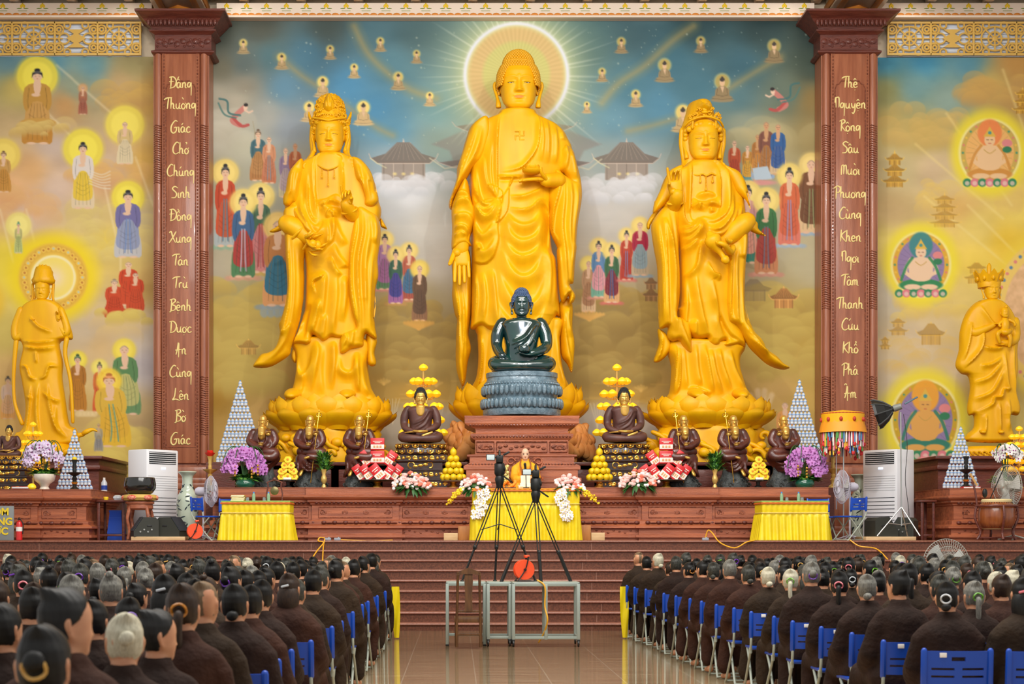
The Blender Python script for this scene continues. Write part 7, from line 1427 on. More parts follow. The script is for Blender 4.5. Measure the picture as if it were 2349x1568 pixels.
def rose_bank(px,py,D,w_,h,lab,seed,n=44,fern=False,cascade=0,side=1):
 s=D/F;r=random.Random(seed);t=TH('rose_arrangement',lab,'flowers',px,py,D);q=MB();q.ell(at3(px,py-10,D),(w_*.7*s,12*s,9*s),12,8)
 for k in range(46):a=r.uniform(0,2*PI);leafm(q,at3(px+w_*.5*math.cos(a),py-8,D,8-4*math.sin(a)),(math.cos(a),-.6,r.uniform(-.9,.2)),r.uniform(14,26)*s,r.uniform(3,5.5)*s,0)
 q.build('foliage',LEAF,t,angle=None);B={0:[],1:[],2:[]}
 for k in range(n):
  a=r.uniform(-1,1);v=r.random()**.7;x=w_*a*(1-.25*v);y=py-4-h*v*(1-.5*a*a);B[0 if k%6 else 1].append((at3(px+x,y,D,15-10*v+r.uniform(0,4)),r.uniform(0,6),0))
 for k in range(16):a=r.uniform(-1,1);v=r.random();B[2].append((at3(px+w_*1.05*a,py-2-h*v*(1-.6*a*a),D,19-10*v),0,0))
 flower_part(t,'rose',PNK,lambda q:rose(q,(0,0,0),6.2*s,0),B[0]);flower_part(t,'coral_rose',COR,lambda q:rose(q,(0,0,0),6.4*s,0),B[1]);flower_part(t,'white_bud',WHTP,lambda q:q.ell((0,0,0),4*s,8,6),B[2])
 if cascade:
  P_=[(at3(px+side*(8+8*(k%3)-6*(k//12))+r.uniform(-4,4),py+2+cascade*(k//3)/10+r.uniform(-4,4),D,25+2*(k%3)),r.uniform(-.8,.8),r.uniform(-.5,.5))for k in range(34)];flower_part(t,'white_orchid',[WHTP,YEL],lambda q:orchid(q,(0,0,0),7*s,(0,-1,.1)),P_)
  q=MB()
  for j in range(5):
   c=smooth_curve([at3(px-side*w_*.5,py-8,D,14),at3(px-side*(w_*.9+4*j),py-4+2*j,D,20),at3(px-side*(w_*1.1+7*j),py+10+5*j,D,22)],6);q.tube(c,.006,5)
   for p in c[4:]:q.ell(p+np.array((r.uniform(-3,3),r.uniform(-3,3),r.uniform(-3,3)))*s,2.6*s,6,5)
  q.build('yellow_spray',YEL,t,angle=None)
rose_bank(945,1124,30.3,46,38,'bank of pink roses with dark leaves on the altar, nearest the left gift tower',5);rose_bank(1462,1120,30.3,46,38,'bank of pink roses with fern leaves on the altar, nearest the right gift tower',6)
BRS=mat('polished_brass',(218,180,100),rough=.28,metal=.45);REDF=mat('red_lotus',(226,40,24),rough=.5)
for px,yt,yb,m,fl,D,lab in((482,1046,1118,BRS,REDF,30.7,'brass candle holder with red lotus beside the left pillar'),(1911,1044,1118,BRS,REDF,30.7,'brass candle holder with red lotus beside the parasol fringe'),(171,1054,1124,BLACK,YEL,29.75,'black turned candle stand with yellow top before the side altar bottle pyramid'),(2216,1046,1118,BLACK,None,30.2,'black turned candle stand before the side altar, close to the drum mallet')):
 t=TH('candle_holder',lab,'candle holder',px,yb,D);h=yb-yt
 lath('stem',[(11,0),(11,3),(5,8),(5,14),(7,18),(4,22),(6,28),(3.5,32),(16,h*.56),(17,h*.58),(4,h*.6),(5,h*.68),(3.5,h*.74),(5,h*.8),(4,h*.86),(7,h)],m,t,px,yb,D,20)
 if m is BLACK:lath('gilt_ring',[(5.3,14),(7.3,18),(5.3,20)],GOLDM,t,px,yb,D,16)
 if fl:q=MB();s=D/F;c=at3(px,yt,D);lotus(q,c,1,[(8,4*s,9*s,9*s,6*s,0,0),(8,3*s,5*s,14*s,5.5*s,0,.5)],1.0)if fl is REDF else q.ell(c+np.array((0,0,2*s)),(6*s,6*s,5*s),12,8);q.build('lotus_candle',fl,t)
for px,lab in((743,'brass vase of green lily buds between two left arhat statues'),(1640,'brass vase of green lily buds between two right arhat statues')):
 D=30.48;s=D/F;t=TH('lily_vase',lab,'plant',px,1118,D);lath('vase',[(6,0),(5,4),(3,8),(7,16),(7,22),(4,30),(7,42)],BRS,t,px,1118,D,18);q=MB();r=random.Random(px)
 for k in range(150):a=r.uniform(0,2*PI);e=r.uniform(.3,2.2);leafm(q,at3(px+5*math.cos(a),1082-r.uniform(0,34),D,5*math.sin(a)),(math.cos(a),math.sin(a),e),r.uniform(16,30)*s,2.4*s,k%2,.12)
 q.build('lily_foliage',[LEAF,LEAFL],t,angle=None)
for px,lab in((661,'yellow flower offering tower with white card, between two left arhat statues'),(1739,'yellow flower offering tower with white card, between two right arhat statues')):
 D=30.55;s=D/F;t=TH('offering_tower',lab,'offering',px,1117,D);lath('stand',[(9,0),(8,2),(4,5),(5,12),(22,15),(22,17)],BLACK,t,px,1117,D)
 P_=[(at3(px+x,y,D,6),0,0)for x,y in((-15,1094),(0,1093),(15,1094),(-9,1078),(9,1078),(-14,1082),(14,1082),(0,1066),(-7,1068),(8,1068),(0,1055))];flower_part(t,'flower_cake',[YEL,ORG],lambda q:(q.lathe([(3*s,-8*s),(9*s,-2*s),(8.6*s,3*s),(5*s,4*s)],(0,0,0),14,0,R=rotx(1.2),wob=lambda a,z:1+.08*np.cos(8*a)),q.ell((0,-3*s,1*s),3.4*s,8,6,1)),P_)
 q=MB();q.rbox(at3(px,1099,D,17),(18*s,.01,8*s),.003);q.build('white_card',WHITE,t)
LAMP=mat('lit_lotus_lamp',(255,206,40),rough=.4,emit=(255,190,20),estr=.4)
for px,yb,yt,D,lab,k in((971,1060,838,32.2,'tall golden lotus lamp tree behind the seated Buddha, beside left great lotus',1),(1415,1060,838,32.2,'tall golden lotus lamp tree behind the seated Buddha, beside right great lotus',1),(76,1127,968,31.2,'golden lotus lamp tree behind the white and lilac orchids',.7),(2338,1119,978,31.2,'golden lotus lamp tree behind the white orchids and drum fan',.75)):
 s=D/F;t=TH('lotus_lamp_tree',lab,'lamp',px,yb,D);q=MB();q.bar(at3(px,yb,D),at3(px,yt+8,D),.02,8);P_=[(at3(px,yt+6,D),0,0)];H=yb-yt
 q.lathe([(14*k*s,0),(12*k*s,3*s),(3*s,8*s)],at3(px,yb,D),18)
 for i,(f,rr,n)in enumerate(((.16,22,6),(.29,32,8),(.42,36,8),(.56,42,8),(.69,46,8))):
  for j in range(n):
   a=(j+.5*(i%2))*2*PI/n;x,z=rr*k*math.cos(a),rr*k*math.sin(a)*.6;e=at3(px+x,yt+f*H+2,D,-z);q.tube(smooth_curve([at3(px,yt+f*H+10,D),at3(px+x*.6,yt+f*H+13,D,-z*.6),e],4),.008,5);P_.append((e,0,0))
 q.build('branches',BRS,t);flower_part(t,'lotus_lamp',LAMP,lambda q:q.lathe([(3*k*s,-6*k*s),(7*k*s,-4*k*s),(9.8*k*s,0),(9*k*s,4*k*s),(5*k*s,8*k*s),(1.5*k*s,10*k*s),(.001,10.4*k*s)],(0,0,0),20,wob=lambda a,z:1+.14*np.abs(np.cos(2.5*a))),P_)
t=TH('water_bottle','single large water bottle with blue label behind the black bowl gong','bottle',239,1133,31.4);lath('bottle_body',[(7,0),(7,12),(6.6,14),(7,26),(3,33),(2.6,36)],PLAS,t,239,1133,31.4);lath('label_wrap',[(7.2,10),(7.2,20)],mat('blue_wrap',(40,70,160),rough=.4),t,239,1133,31.4,caps=False);lath('cap',[(2.8,34),(2.8,38),(.1,38)],WHITE,t,239,1133,31.4)
for px,D,lab in((50,29.75,'red bound book lying below the small seated Buddha on the side altar'),(2226,30.15,'red bound book lying on the side altar behind the drum rim')):q=MB();q.rbox(at3(px,1121,D)+np.array((0,0,.02)),(.34,.2,.05),.006);q.rbox(at3(px,1121,D)+np.array((0,-.01,.022)),(.32,.2,.03),.003,None,1);o=q.build('book',[GFT,WHITE],None,loc=at3(px,1121,D));tag(o,lab,'book')
t=TH('lotus_lamp','small glowing yellow lotus lamp beside the cream urn','lamp',73,1122,29.7);lath('shade',[(6,0),(10,4),(9,9),(5,13),(.1,14)],LAMP,t,73,1122,29.7)
# ===  things standing on the stage floor
def SF(px,D):return np.array([X(px,D),D,STAGE])
def bar2(q,a,b,r,n=8,mi=0):q.bar(np.array(a,float),np.array(b,float),r,n,mi)
CLO=mat('yellow_satin_cloth',(238,214,22),rough=.42,c2=(226,198,10),vscale=4,spec=.5);CLG=mat('green_table_top',(150,196,96),rough=.6);CLR=mat('orange_braid',(222,110,34),rough=.6);CLB=mat('tan_braid',(216,190,110),rough=.6)
def skirt_table(lab,px0,px1,D,depth,ztop,flare,topm,name='cloth_table'):
 x0,x1=X(px0,D),X(px1,D);t=thing(name,lab,'table',((x0+x1)/2,D+depth/2,STAGE));z1=ztop;q=MB()
 per=[(x0,D+depth),(x0,D),(x1,D),(x1,D+depth)];p=resample(np.array(per),.012);n=len(p);c=np.array(((x0+x1)/2,D+depth/2));u=np.arange(n)
 tg=np.gradient(p,axis=0);nm=np.stack([tg[:,1],-tg[:,0]],-1);nm/=np.linalg.norm(nm,axis=1)[:,None];nm*=np.where(((p-c)*nm).sum(1)<0,-1,1)[:,None]
 G=[]
 for v in np.linspace(0,1,18):
  z=z1-v*(z1-STAGE-.004);top=v<.30;amp=(.006 if top else .012+.02*(v-.3));lam=8.5 if top else 11
  w_=amp*np.sin(2*PI*u/lam+.8*np.sin(u/17.0))+(0 if top else .010*np.sin(u/23.0+2*v));o=flare*max(0,v-.25)**1.2-(.012 if abs(v-.29)<.03 else 0)
  G.append(np.column_stack([p+nm*(w_+o)[:,None],np.full(n,z)]))
 q.grid(np.array(G));q.build('cloth_skirt',CLO,t,angle=None)
 q=MB();q.rbox(((x0+x1)/2,D+depth/2,z1+.005),(x1-x0+.03,depth+.03,.02),.008);q.build('table_top',topm,t)
 q=MB();b=[(a,y,z1-.03)for a,y in((x0-.012,D+depth),(x0-.012,D-.014),(x1+.012,D-.014),(x1+.012,D+depth))];q.tube(b,.016,6);b2=[(a,y,z1-(z1-STAGE)*.29)for a,y,_ in b];q.tube(b2,.009,6,1);q.build('braid',[CLR,CLB],t)
 return t
ZT=Z(1150,29.0)
skirt_table('low table in pleated yellow cloth and green top, near the left speaker and vase',508,664,29.0,.7,ZT,.10,CLG);skirt_table('low table in pleated yellow cloth and green top, near the right fan',1748,1900,29.0,.7,ZT,.10,CLG)
ZC=Z(1121,29.05);skirt_table('central speaking table in long yellow pleated cloth, in front of the monk',1084,1330,29.05,.62,ZC,.06,mat('orange_table_cover',(236,150,40),rough=.6))
rose_bank(1093,1126,29.2,36,34,'pink roses with white orchid cascade on the central table, beside the left tripod',7,34,cascade=54,side=-1+2);rose_bank(1302,1126,29.2,36,34,'pink roses with white orchid cascade on the central table, away from the tripods',8,34,cascade=58,side=-1)
GBOT=mat('green_tint_bottle',(176,214,176),rough=.15,trans=.5);GLS=mat('drinking_glass',(226,230,234),rough=.05,trans=.85)
for px,lab in((582,'green tinted water bottle beside the book stack on a yellow side table'),(616,'green tinted water bottle beside the small gong on a yellow side table'),(1793,'green tinted water bottle farther from the fan on a yellow side table'),(1832,'green tinted water bottle nearer the fan on a yellow side table')):
 s=29.2/F;py=CY-(ZT+.016-EYE)/s;t=TH('water_bottle',lab,'bottle',px,py,29.2);lath('bottle_body',[(3.8,0),(3.9,10),(3.6,11),(3.8,14),(1.8,18)],GBOT,t,px,py,29.2,14);lath('cap',[(2,17.5),(2,21),(.1,21)],CAPB,t,px,py,29.2,10)
for px,lab in((568,'upturned drinking glass beside the book stack'),(606,'upturned drinking glass between the two bottles near the small gong'),(1805,'upturned drinking glass between two bottles near the right fan'),(1840,'upturned drinking glass next to the fan side bottle')):s=29.15/F;py=CY-(ZT+.016-EYE)/s;t=TH('drinking_glass',lab,'glass',px,py,29.15);lath('tumbler',[(4,0),(3.4,8),(3.0,8.2),(3.5,.5)],GLS,t,px,py,29.15,14)
for k in range(5):q=MB();q.rbox((0,0,.011),(.25-.01*(k%2),.18,.022),.005);q.rbox((0,-.002,.011),(.245,.18,.014),.002,None,1);o=q.build('book',[mat('yellow_book',(206,176,60),rough=.5),CREAM]);o.location=(X(545,29.2)+.006*(k%3),29.25,ZT+.016+.0225*k);o.rotation_euler=(0,0,.05*(k%3-1));tag(o,'yellow book in the stack on the side table, %s'%('lowest','second from bottom','third from bottom','second from top','topmost')[k],'book','stacked yellow books')
t=thing('table_gong','small round bronze gong hung in a carved dark frame on yellow side table','gong',(X(629,29.4),29.45,ZT+.016));q=MB();c=abs_loc(t)
for sg in(-1,1):q.tube([c+np.array((sg*.14,0,0)),c+np.array((sg*.15,0,.15)),c+np.array((sg*.12,0,.28)),c+np.array((sg*.13,0,.36))],.013,8);q.rbox(c+np.array((sg*.14,0,.01)),(.04,.14,.02),.006)
q.tube([c+np.array((x,0,.36+.04*math.cos(x*12)))for x in np.linspace(-.15,.15,9)],.013,8);q.ell(c+np.array((0,0,.42)),(.035,.02,.035),10,8);q.build('frame',WOODD,t);q=MB();q.lathe([(.001,.012),(.06,.012),(.08,0),(.08,-.012),(.001,-.014)],c+np.array((0,0,.2)),24,R=rotx(PI/2));q.build('gong_disc',mat('bronze_disc',(120,110,70),rough=.35,metal=.6),t)
ACW=mat('appliance_white',(232,234,238),rough=.4);ACD=mat('vent_dark',(22,30,34),rough=.6)
def aircon(px0,px1,pxf,D,lab,side):
 zt=Z(1030,D);a,b=X(px0,D),X(px1,D);t=thing('air_conditioner',lab,'air conditioner',((a+b)/2,D+.3,STAGE+.03));z0=STAGE+.03;w_=.62;ang=.88*(1 if side>0 else-1);cx=(a+b)/2;R=rotz(ang);c=np.array((cx,D+.34,0));wid=.80;dp=.58;H=zt-z0
 W=lambda x,y,z:c+R@np.array((x,y,0))+np.array((0,0,z0+z));q=MB();q.rbox(W(0,0,H/2),(wid,dp,H),.025,R);q.build('housing',ACW,t)
 q=MB();q.rbox(W(0,-dp/2,H*.905),(wid*.84,.02,H*.135),.005,R);q.build('air_outlet',ACD,t);q=MB()
 for k in range(6):q.rbox(W(0,-dp/2-.012,H*(.848+.0225*k)),(wid*.84,.018,.014),.004,R)
 q.build('louvre',ACW,t);q=MB()
 for k in range(7):q.rbox(W(0,-dp/2,H*(.70-.026*k)),(wid*.9,.006,.004),.001,R)
 for k in range(9):q.rbox(W(0,-dp/2,H*(.46-.042*k)),(wid*.86,.008,.012),.002,R)
 q.build('intake_slot',ACD,t);q=MB();q.rbox(W(.02,-dp/2-.003,H*.79),(.11,.01,.04),.01,R);q.build('display',mat('lit_display',(214,226,255),emit=(206,222,255),estr=1.2),t)
aircon(284,403,330,30.6,'tall white floor air conditioner behind the black bowl gong',.75);aircon(1990,2108,2070,30.6,'tall white floor air conditioner behind the studio softbox stand',-.75)
CEL=mat('celadon_glaze',(196,206,186),rough=.15,c2=(180,194,176),vscale=5,coat=.6);INK=mat('ink_painting',(44,58,66),rough=.3)
for px,D,lab in((430,30.3,'tall celadon porcelain vase with ink leaves, beside the left black speaker'),(1972,31.7,'tall celadon porcelain vase with ink leaves, half behind the right air conditioner')):
 t=thing('porcelain_vase',lab,'vase',SF(px,D));pr=[(.12,0),(.14,.03),(.19,.35),(.215,.65),(.19,.85),(.12,.99),(.10,1.12),(.11,1.24),(.17,1.31),(.18,1.33),(.15,1.33),(.09,1.2)];q=MB();q.lathe(smooth_curve(pr,4),abs_loc(t),36);q.build('vase_body',CEL,t,angle=None);q=MB();r=random.Random(px);c=abs_loc(t)
 for k in range(34):
  z=r.uniform(.12,1.1);rr=np.interp(z,[p[1]for p in pr[:9]],[p[0]for p in pr[:9]])+.003;a0=r.uniform(-PI,0);L=r.uniform(.06,.2);sl=r.uniform(-.6,1)
  th=np.linspace(0,1,7);rz_=np.interp(z+sl*.1*th,[p[1]for p in pr[:9]],[p[0]for p in pr[:9]])+.001;q.tube(np.stack([c[0]+rz_*np.cos(a0+L/.2*th*.7),c[1]+rz_*np.sin(a0+L/.2*th*.7),c[2]+z+sl*.1*th],-1),.014*np.sin(PI*(.1+.85*th)),5)
 q.build('painted_leaves',INK,t)
c=SF(321,29.7);t=thing('gong_stool','carved red wood stool under the black bowl gong','stool',c);q=MB();zt=Z(1150,29.7)
q.lathe([(.24,zt-.05),(.27,zt-.04),(.27,zt),(.24,zt+.002)],(c[0],c[1],0),28);q.lathe([(.22,zt-.16),(.25,zt-.13),(.24,zt-.05)],(c[0],c[1],0),28,wob=lambda a,z:1+.02*np.cos(12*a));q.build('seat',WOOD,t)
for k in range(4):a=PI/4+k*PI/2;q=MB();q.tube(smooth_curve([c+np.array((.22*math.cos(a),.22*math.sin(a),zt-STAGE-.1)),c+np.array((.28*math.cos(a),.28*math.sin(a),.42)),c+np.array((.24*math.cos(a),.24*math.sin(a),.2)),c+np.array((.27*math.cos(a),.27*math.sin(a),.02))],4),[.035]*4+[.03]*4+[.026]*5,8);q.build('leg',WOOD,t)
q=MB();q.lathe([(.2,0),(.30,.02),(.33,.07),(.30,.125),(.2,.14),(.01,.12)],(0,0,0),28,mi=0);[q.ell((.31*math.cos(a),.31*math.sin(a),.07),(.10,.04,.05),10,6,1,rotz(a+PI/2))for a in np.arange(6)*PI/3+.2];o=q.build('cushion',[mat('gold_brocade',(206,170,84),rough=.6),mat('red_brocade',(206,66,50),rough=.6,c2=(236,170,140),vscale=30)]);o.location=(c[0],c[1],zt+.002);tag(o,'round red and gold brocade cushion under the black bowl gong','cushion')
q=MB();q.lathe([(.16,0),(.24,.03),(.30,.12),(.305,.2),(.285,.31),(.28,.33),(.27,.33),(.28,.2),(.2,.06),(.01,.05)],(0,0,0),36);o=q.build('bowl_gong',mat('black_bronze',(30,30,26),rough=.15,coat=.7),angle=None);o.location=(c[0],c[1],zt+.13);tag(o,'large glossy black bowl gong on red cushion','gong')
PLY=mat('plywood',(216,184,138),rough=.6,c2=(198,164,116),vscale=3,stretch=(1,6,6));CHAR=mat('charcoal_grille',(40,44,52),rough=.7,bump=.3,bscale=120);OLV=mat('black_textured_box',(44,46,38),rough=.6)
for px,D,rz,w_,m,lab in((333,29.15,.35,.40,OLV,'black wedge speaker showing its connector panel, below the bowl gong'),(395,29.3,-.2,.50,CHAR,'black wedge speaker with slanted grille, beside the celadon vase at left'),(2020,29.35,.2,.46,CHAR,'black wedge speaker with slanted grille, left of the softbox stand'),(2074,29.6,-.5,.42,OLV,'black wedge speaker behind the softbox stand legs')):
 t=thing('stage_speaker',lab,'speaker',SF(px,D)+np.array((0,0,.072)),rz);q=MB();pf=[(-.22,0),(.24,0),(.24,.10),(.06,.36),(-.16,.36),(-.22,.30)];sx=1 if m is CHAR else-1;q.prism([(sx*a,b)for a,b in pf],-w_/2,w_/2,axis='y');q.build('cabinet',OLV,t,keep=True,angle=20)
 q=MB();q.prism([(sx*.245,.10),(sx*.065,.36),(sx*.075,.37),(sx*.255,.11)],-w_/2+.02,w_/2-.02,axis='y');q.build('grille',CHAR,t,keep=True)
 q=MB();q.rbox((-sx*.05,-w_/2-.004,.2),(.09,.01,.03),.004)
 if m is OLV:[q.lathe([(.016,0),(.016,.012),(.001,.012)],(-.12+.07*k,-w_/2-.002,.09+.04*(k%2)),10,R=rotx(PI/2),mi=1)for k in range(4)]
 q.build('connector_panel',[BLACK,STEEL],t,keep=True)
for a,b,D,lab in((302,425,28.95,'plywood board under the speakers below the bowl gong'),(1985,2100,28.95,'plywood board under the speakers and softbox stand')):q=MB();x0,x1=X(a,D),X(b,D);q.rbox(((x0+x1)/2,D+.35,STAGE+.036),(x1-x0,.8,.07),.004);o=q.build('plywood_board',PLY,None,loc=((x0+x1)/2,D+.35,STAGE));tag(o,lab,'board')
def cord(name,pts,r,m,lab):q=MB();q.tube(smooth_curve(pts,6),r,6,roundend=True);o=q.build(name,m,None,loc=pts[0]);tag(o,lab,'cable');return o
REEL=mat('orange_plastic',(244,84,40),rough=.4);YC=mat('yellow_cable',(232,170,40),rough=.5)
def reel(c,lab,rz):
 t=thing('cable_reel',lab,'cable reel',c,rz);q=MB();z=.17
 for y in(-.05,.05):q.lathe([(.001,-.008),(.14,-.008),(.145,0),(.14,.008),(.001,.008)],(0,y,z),28,R=rotx(PI/2))
 q.lathe([(.08,-.05),(.08,.05)],(0,0,z),20,R=rotx(PI/2));q.build('drum',REEL,t,keep=True);q=MB()
 for y in(-.08,.08):q.tube(smooth_curve([(-.11,y,.01),(.0,y,z),(.05,y,.35)],4),.009,6);q.bar((-.12,y,.01),(.13,y,.01),.009,6)
 q.bar((.05,-.09,.35),(.05,.09,.35),.01,6);q.bar((0,-.09,z),(0,.09,z),.02,8);q.build('reel_stand',BLACK,t,keep=True);q=MB();q.rbox((.04,0,.36),(.07,.1,.04),.012);q.build('grip',REEL,t,keep=True)
reel(SF(447,28.95),'orange cable reel on the stage beside the left speaker',.3)
t=thing('fire_extinguisher','red fire extinguisher on the stage edge before the side altar','fire extinguisher',SF(44,28.95));c=abs_loc(t);q=MB();q.lathe([(.05,0),(.06,.01),(.06,.30),(.045,.345),(.02,.36),(.02,.38)],c,20);q.build('cylinder',mat('signal_red',(206,24,24),rough=.3,coat=.4),t);q=MB();q.rbox(c+np.array((0,0,.395)),(.03,.10,.03),.006);q.tube([c+np.array((0,-.06,.41)),c+np.array((0,-.02,.42)),c+np.array((0,.06,.42))],.006,6);q.tube(smooth_curve([c+np.array((.02,0,.39)),c+np.array((.08,-.02,.3)),c+np.array((.07,-.02,.12))],4),.009,6);q.build('valve',BLACK,t);q=MB();q.lathe([(.061,.17),(.061,.25)],c,20,caps=False);q.build('label_band',WHITE,t)
t=thing('donation_sign','grey sign board with yellow capital letters at the picture edge','sign',(X(-6,28.9),28.93,STAGE));q=MB();q.rbox(abs_loc(t)+np.array((0,0,.32)),(.60,.05,.64),.01);q.build('board',mat('grey_board',(128,134,134),rough=.6),t)
for k,w_ in enumerate(('HÒM','CÔNG','ĐỨC')):
 f=bpy.data.curves.new('lettering','FONT');f.body=w_;f.align_x='CENTER';f.size=.185;f.extrude=.004;f.offset=.006;f.materials.append(mat('sign_yellow',(236,206,40),rough=.5));o=bpy.data.objects.new('lettering',f);COL.objects.link(o);me=bpy.data.meshes.new_from_object(o.evaluated_get(bpy.context.evaluated_depsgraph_get()));bpy.data.objects.remove(o);o=bpy.data.objects.new('lettering',me);COL.objects.link(o);o.parent=t;o.location=(0,-.03,.47-.18*k);o.rotation_euler=(PI/2,0,0)
for a,b,D,lab in((222,286,29.9,'dark wooden side table with blue stools under it, beside the air conditioner'),(2113,2146,30.5,'dark wooden side table beside the right air conditioner')):
 x0,x1=X(a,D),X(b,D);t=thing('side_table',lab,'table',((x0+x1)/2,D+.3,STAGE));q=MB();zt=Z(1146,D);q.rbox(((x0+x1)/2,D+.3,zt-.02),(x1-x0+.04,.66,.04),.008);q.build('top',WOODD,t)
 for x in(x0+.03,x1-.03):
  for y in(D+.03,D+.57):q=MB();q.rbox((x,y,(STAGE+zt)/2-.02),(.05,.05,zt-STAGE-.04),.006);q.build('leg',WOODD,t)
 q=MB();[q.rbox(((x0+x1)/2,y,STAGE+.1),(x1-x0-.06,.04,.04),.006)for y in(D+.03,D+.57)];q.build('stretcher',WOODD,t)
BPL=mat('blue_plastic',(12,68,172),rough=.35,spec=.5)
for k,lab in enumerate(('lower blue plastic stool under the dark side table','upper blue plastic stool stacked under the dark side table')):q=MB();z=.13*k;q.rlathe([(.15,.15,.0),(.11,.11,.40),(.12,.12,.42),(.12,.12,.45),(.10,.10,.455)],(0,0,0));o=q.build('plastic_stool',BPL);o.location=(X(266,30.2),30.25,STAGE+z);tag(o,lab,'stool','blue stools under the side table')
t=TH('yellow_cup','small yellow cup on the dark side table','cup',243,1146,30.1);lath('cup',[(5,0),(6,5),(5.4,7),(.1,7)],YEL,t,243,1146,30.1);t=TH('plastic_packet','clear plastic packet on the dark side table beside the air conditioner','packet',270,1146,30.15);lath('wrapping',[(9,0),(11,4),(9,9),(4,11)],PLAS,t,270,1146,30.15,wob=lambda a,z:1+.1*np.sin(5*a+30*z))
for px0,px1,yt,m,lab in((1051,1084,1206,WOOD,'dark brown wooden step block touching the central table, on the vase side'),(1018,1050,1222,PLY,'pale plywood block beside the brown one, on the vase side'),(1328,1356,1204,WOOD,'dark brown wooden step block touching the central table, on the fan side'),(1357,1388,1221,PLY,'pale plywood block beside the brown one, on the fan side')):x0,x1=X(px0,29.3),X(px1,29.3);q=MB();zt=Z(yt,29.3);q.rbox((0,0,(zt-STAGE)/2),(x1-x0,.5,zt-STAGE),.006);o=q.build('step_block',mat('orange_plywood',(188,126,64),rough=.5,c2=(170,108,52),vscale=3,stretch=(6,6,1))if m is WOOD else PLY);o.location=((x0+x1)/2,29.6,STAGE);tag(o,lab,'block')
FAN=mat('fan_plastic',(196,192,206),rough=.4);FANG=mat('fan_grey',(170,170,160),rough=.4)
def fan(c,h,r,rz,lab,m=FAN,tilt=0.0,base='cross'):
 t=thing('pedestal_fan',lab,'fan',c,rz);q=MB();R=rotx(tilt);o=np.array((0,0,h));W=lambda x,y,z:o+R@np.array((x,y,z))
 for k in range(56):a=k*2*PI/56;q.tube([W(.05*r*math.cos(a),-.12,.05*r*math.sin(a)),W(.7*r*math.cos(a),-.11,.7*r*math.sin(a)),W(r*math.cos(a),-.04,r*math.sin(a)),W(.75*r*math.cos(a),.04,.75*r*math.sin(a)),W(.2*r*math.cos(a),.06,.2*r*math.sin(a))],.0032,4)
 for rr,y in((r,-.04),(.7*r,-.11),(.4*r,-.12)):a=np.linspace(0,2*PI,40);q.tube([W(rr*math.cos(v),y,rr*math.sin(v))for v in a],.006 if rr==r else .004,5)
 q.build('guard',m,t,keep=True);q=MB()
 for k in range(3):
  a0=k*2*PI/3;G=[[W(rr*math.cos(a0+w_),-.04+.05*w_,rr*math.sin(a0+w_))for w_ in np.linspace(-.1,.75,6)]for rr in np.linspace(.08,.86,5)*r];q.grid(np.array(G));q.grid(np.array(G)[:,::-1]+np.array((0,.004,0)))
 q.lathe([(.001,-.07),(.05,-.05),(.05,0)],(0,0,0),14,R=R@rotx(PI/2));q.v[-1]=q.v[-1]+o;q.build('blade',mat('fan_blade',(206,206,200),rough=.35),t,keep=True,angle=None)
 q=MB();q.lathe([(.03,.0),(.085,.02),(.09,.16),(.06,.22),(.001,.23)],(0,0,0),18,R=R@rotx(-PI/2));q.v[-1]=q.v[-1]+o+np.array((0,.05,0));q.build('motor',m,t,keep=True);q=MB();q.bar((0,.12,.04),(0,.12,h),.018,8);q.build('pole',m,t,keep=True)
 for k in range(4):q=MB();a=PI/4+k*PI/2;q.tube([(0,.12,.10),(.28*math.cos(a),.12+.28*math.sin(a),.015)],.016,6);q.build('leg',m,t,keep=True)
fan(SF(480,29.92),1.0-.06,.30,1.42,'pale pedestal fan behind the blue folding chair at the left side table');fan(SF(1936,29.72),1.02,.32,-1.38,'pale pedestal fan beside the blue folding chair at the right side table');fan(SF(2313,29.5),1.0,.42,-1.2,'grey pedestal fan behind the barrel drum',FANG)
fan(np.array((X(2168,25.3),25.3,0.0)),1.13,.40,.15,'round floor fan running before the stage steps',FANG)
TUB=mat('grey_green_tube',(164,172,158),rough=.4)
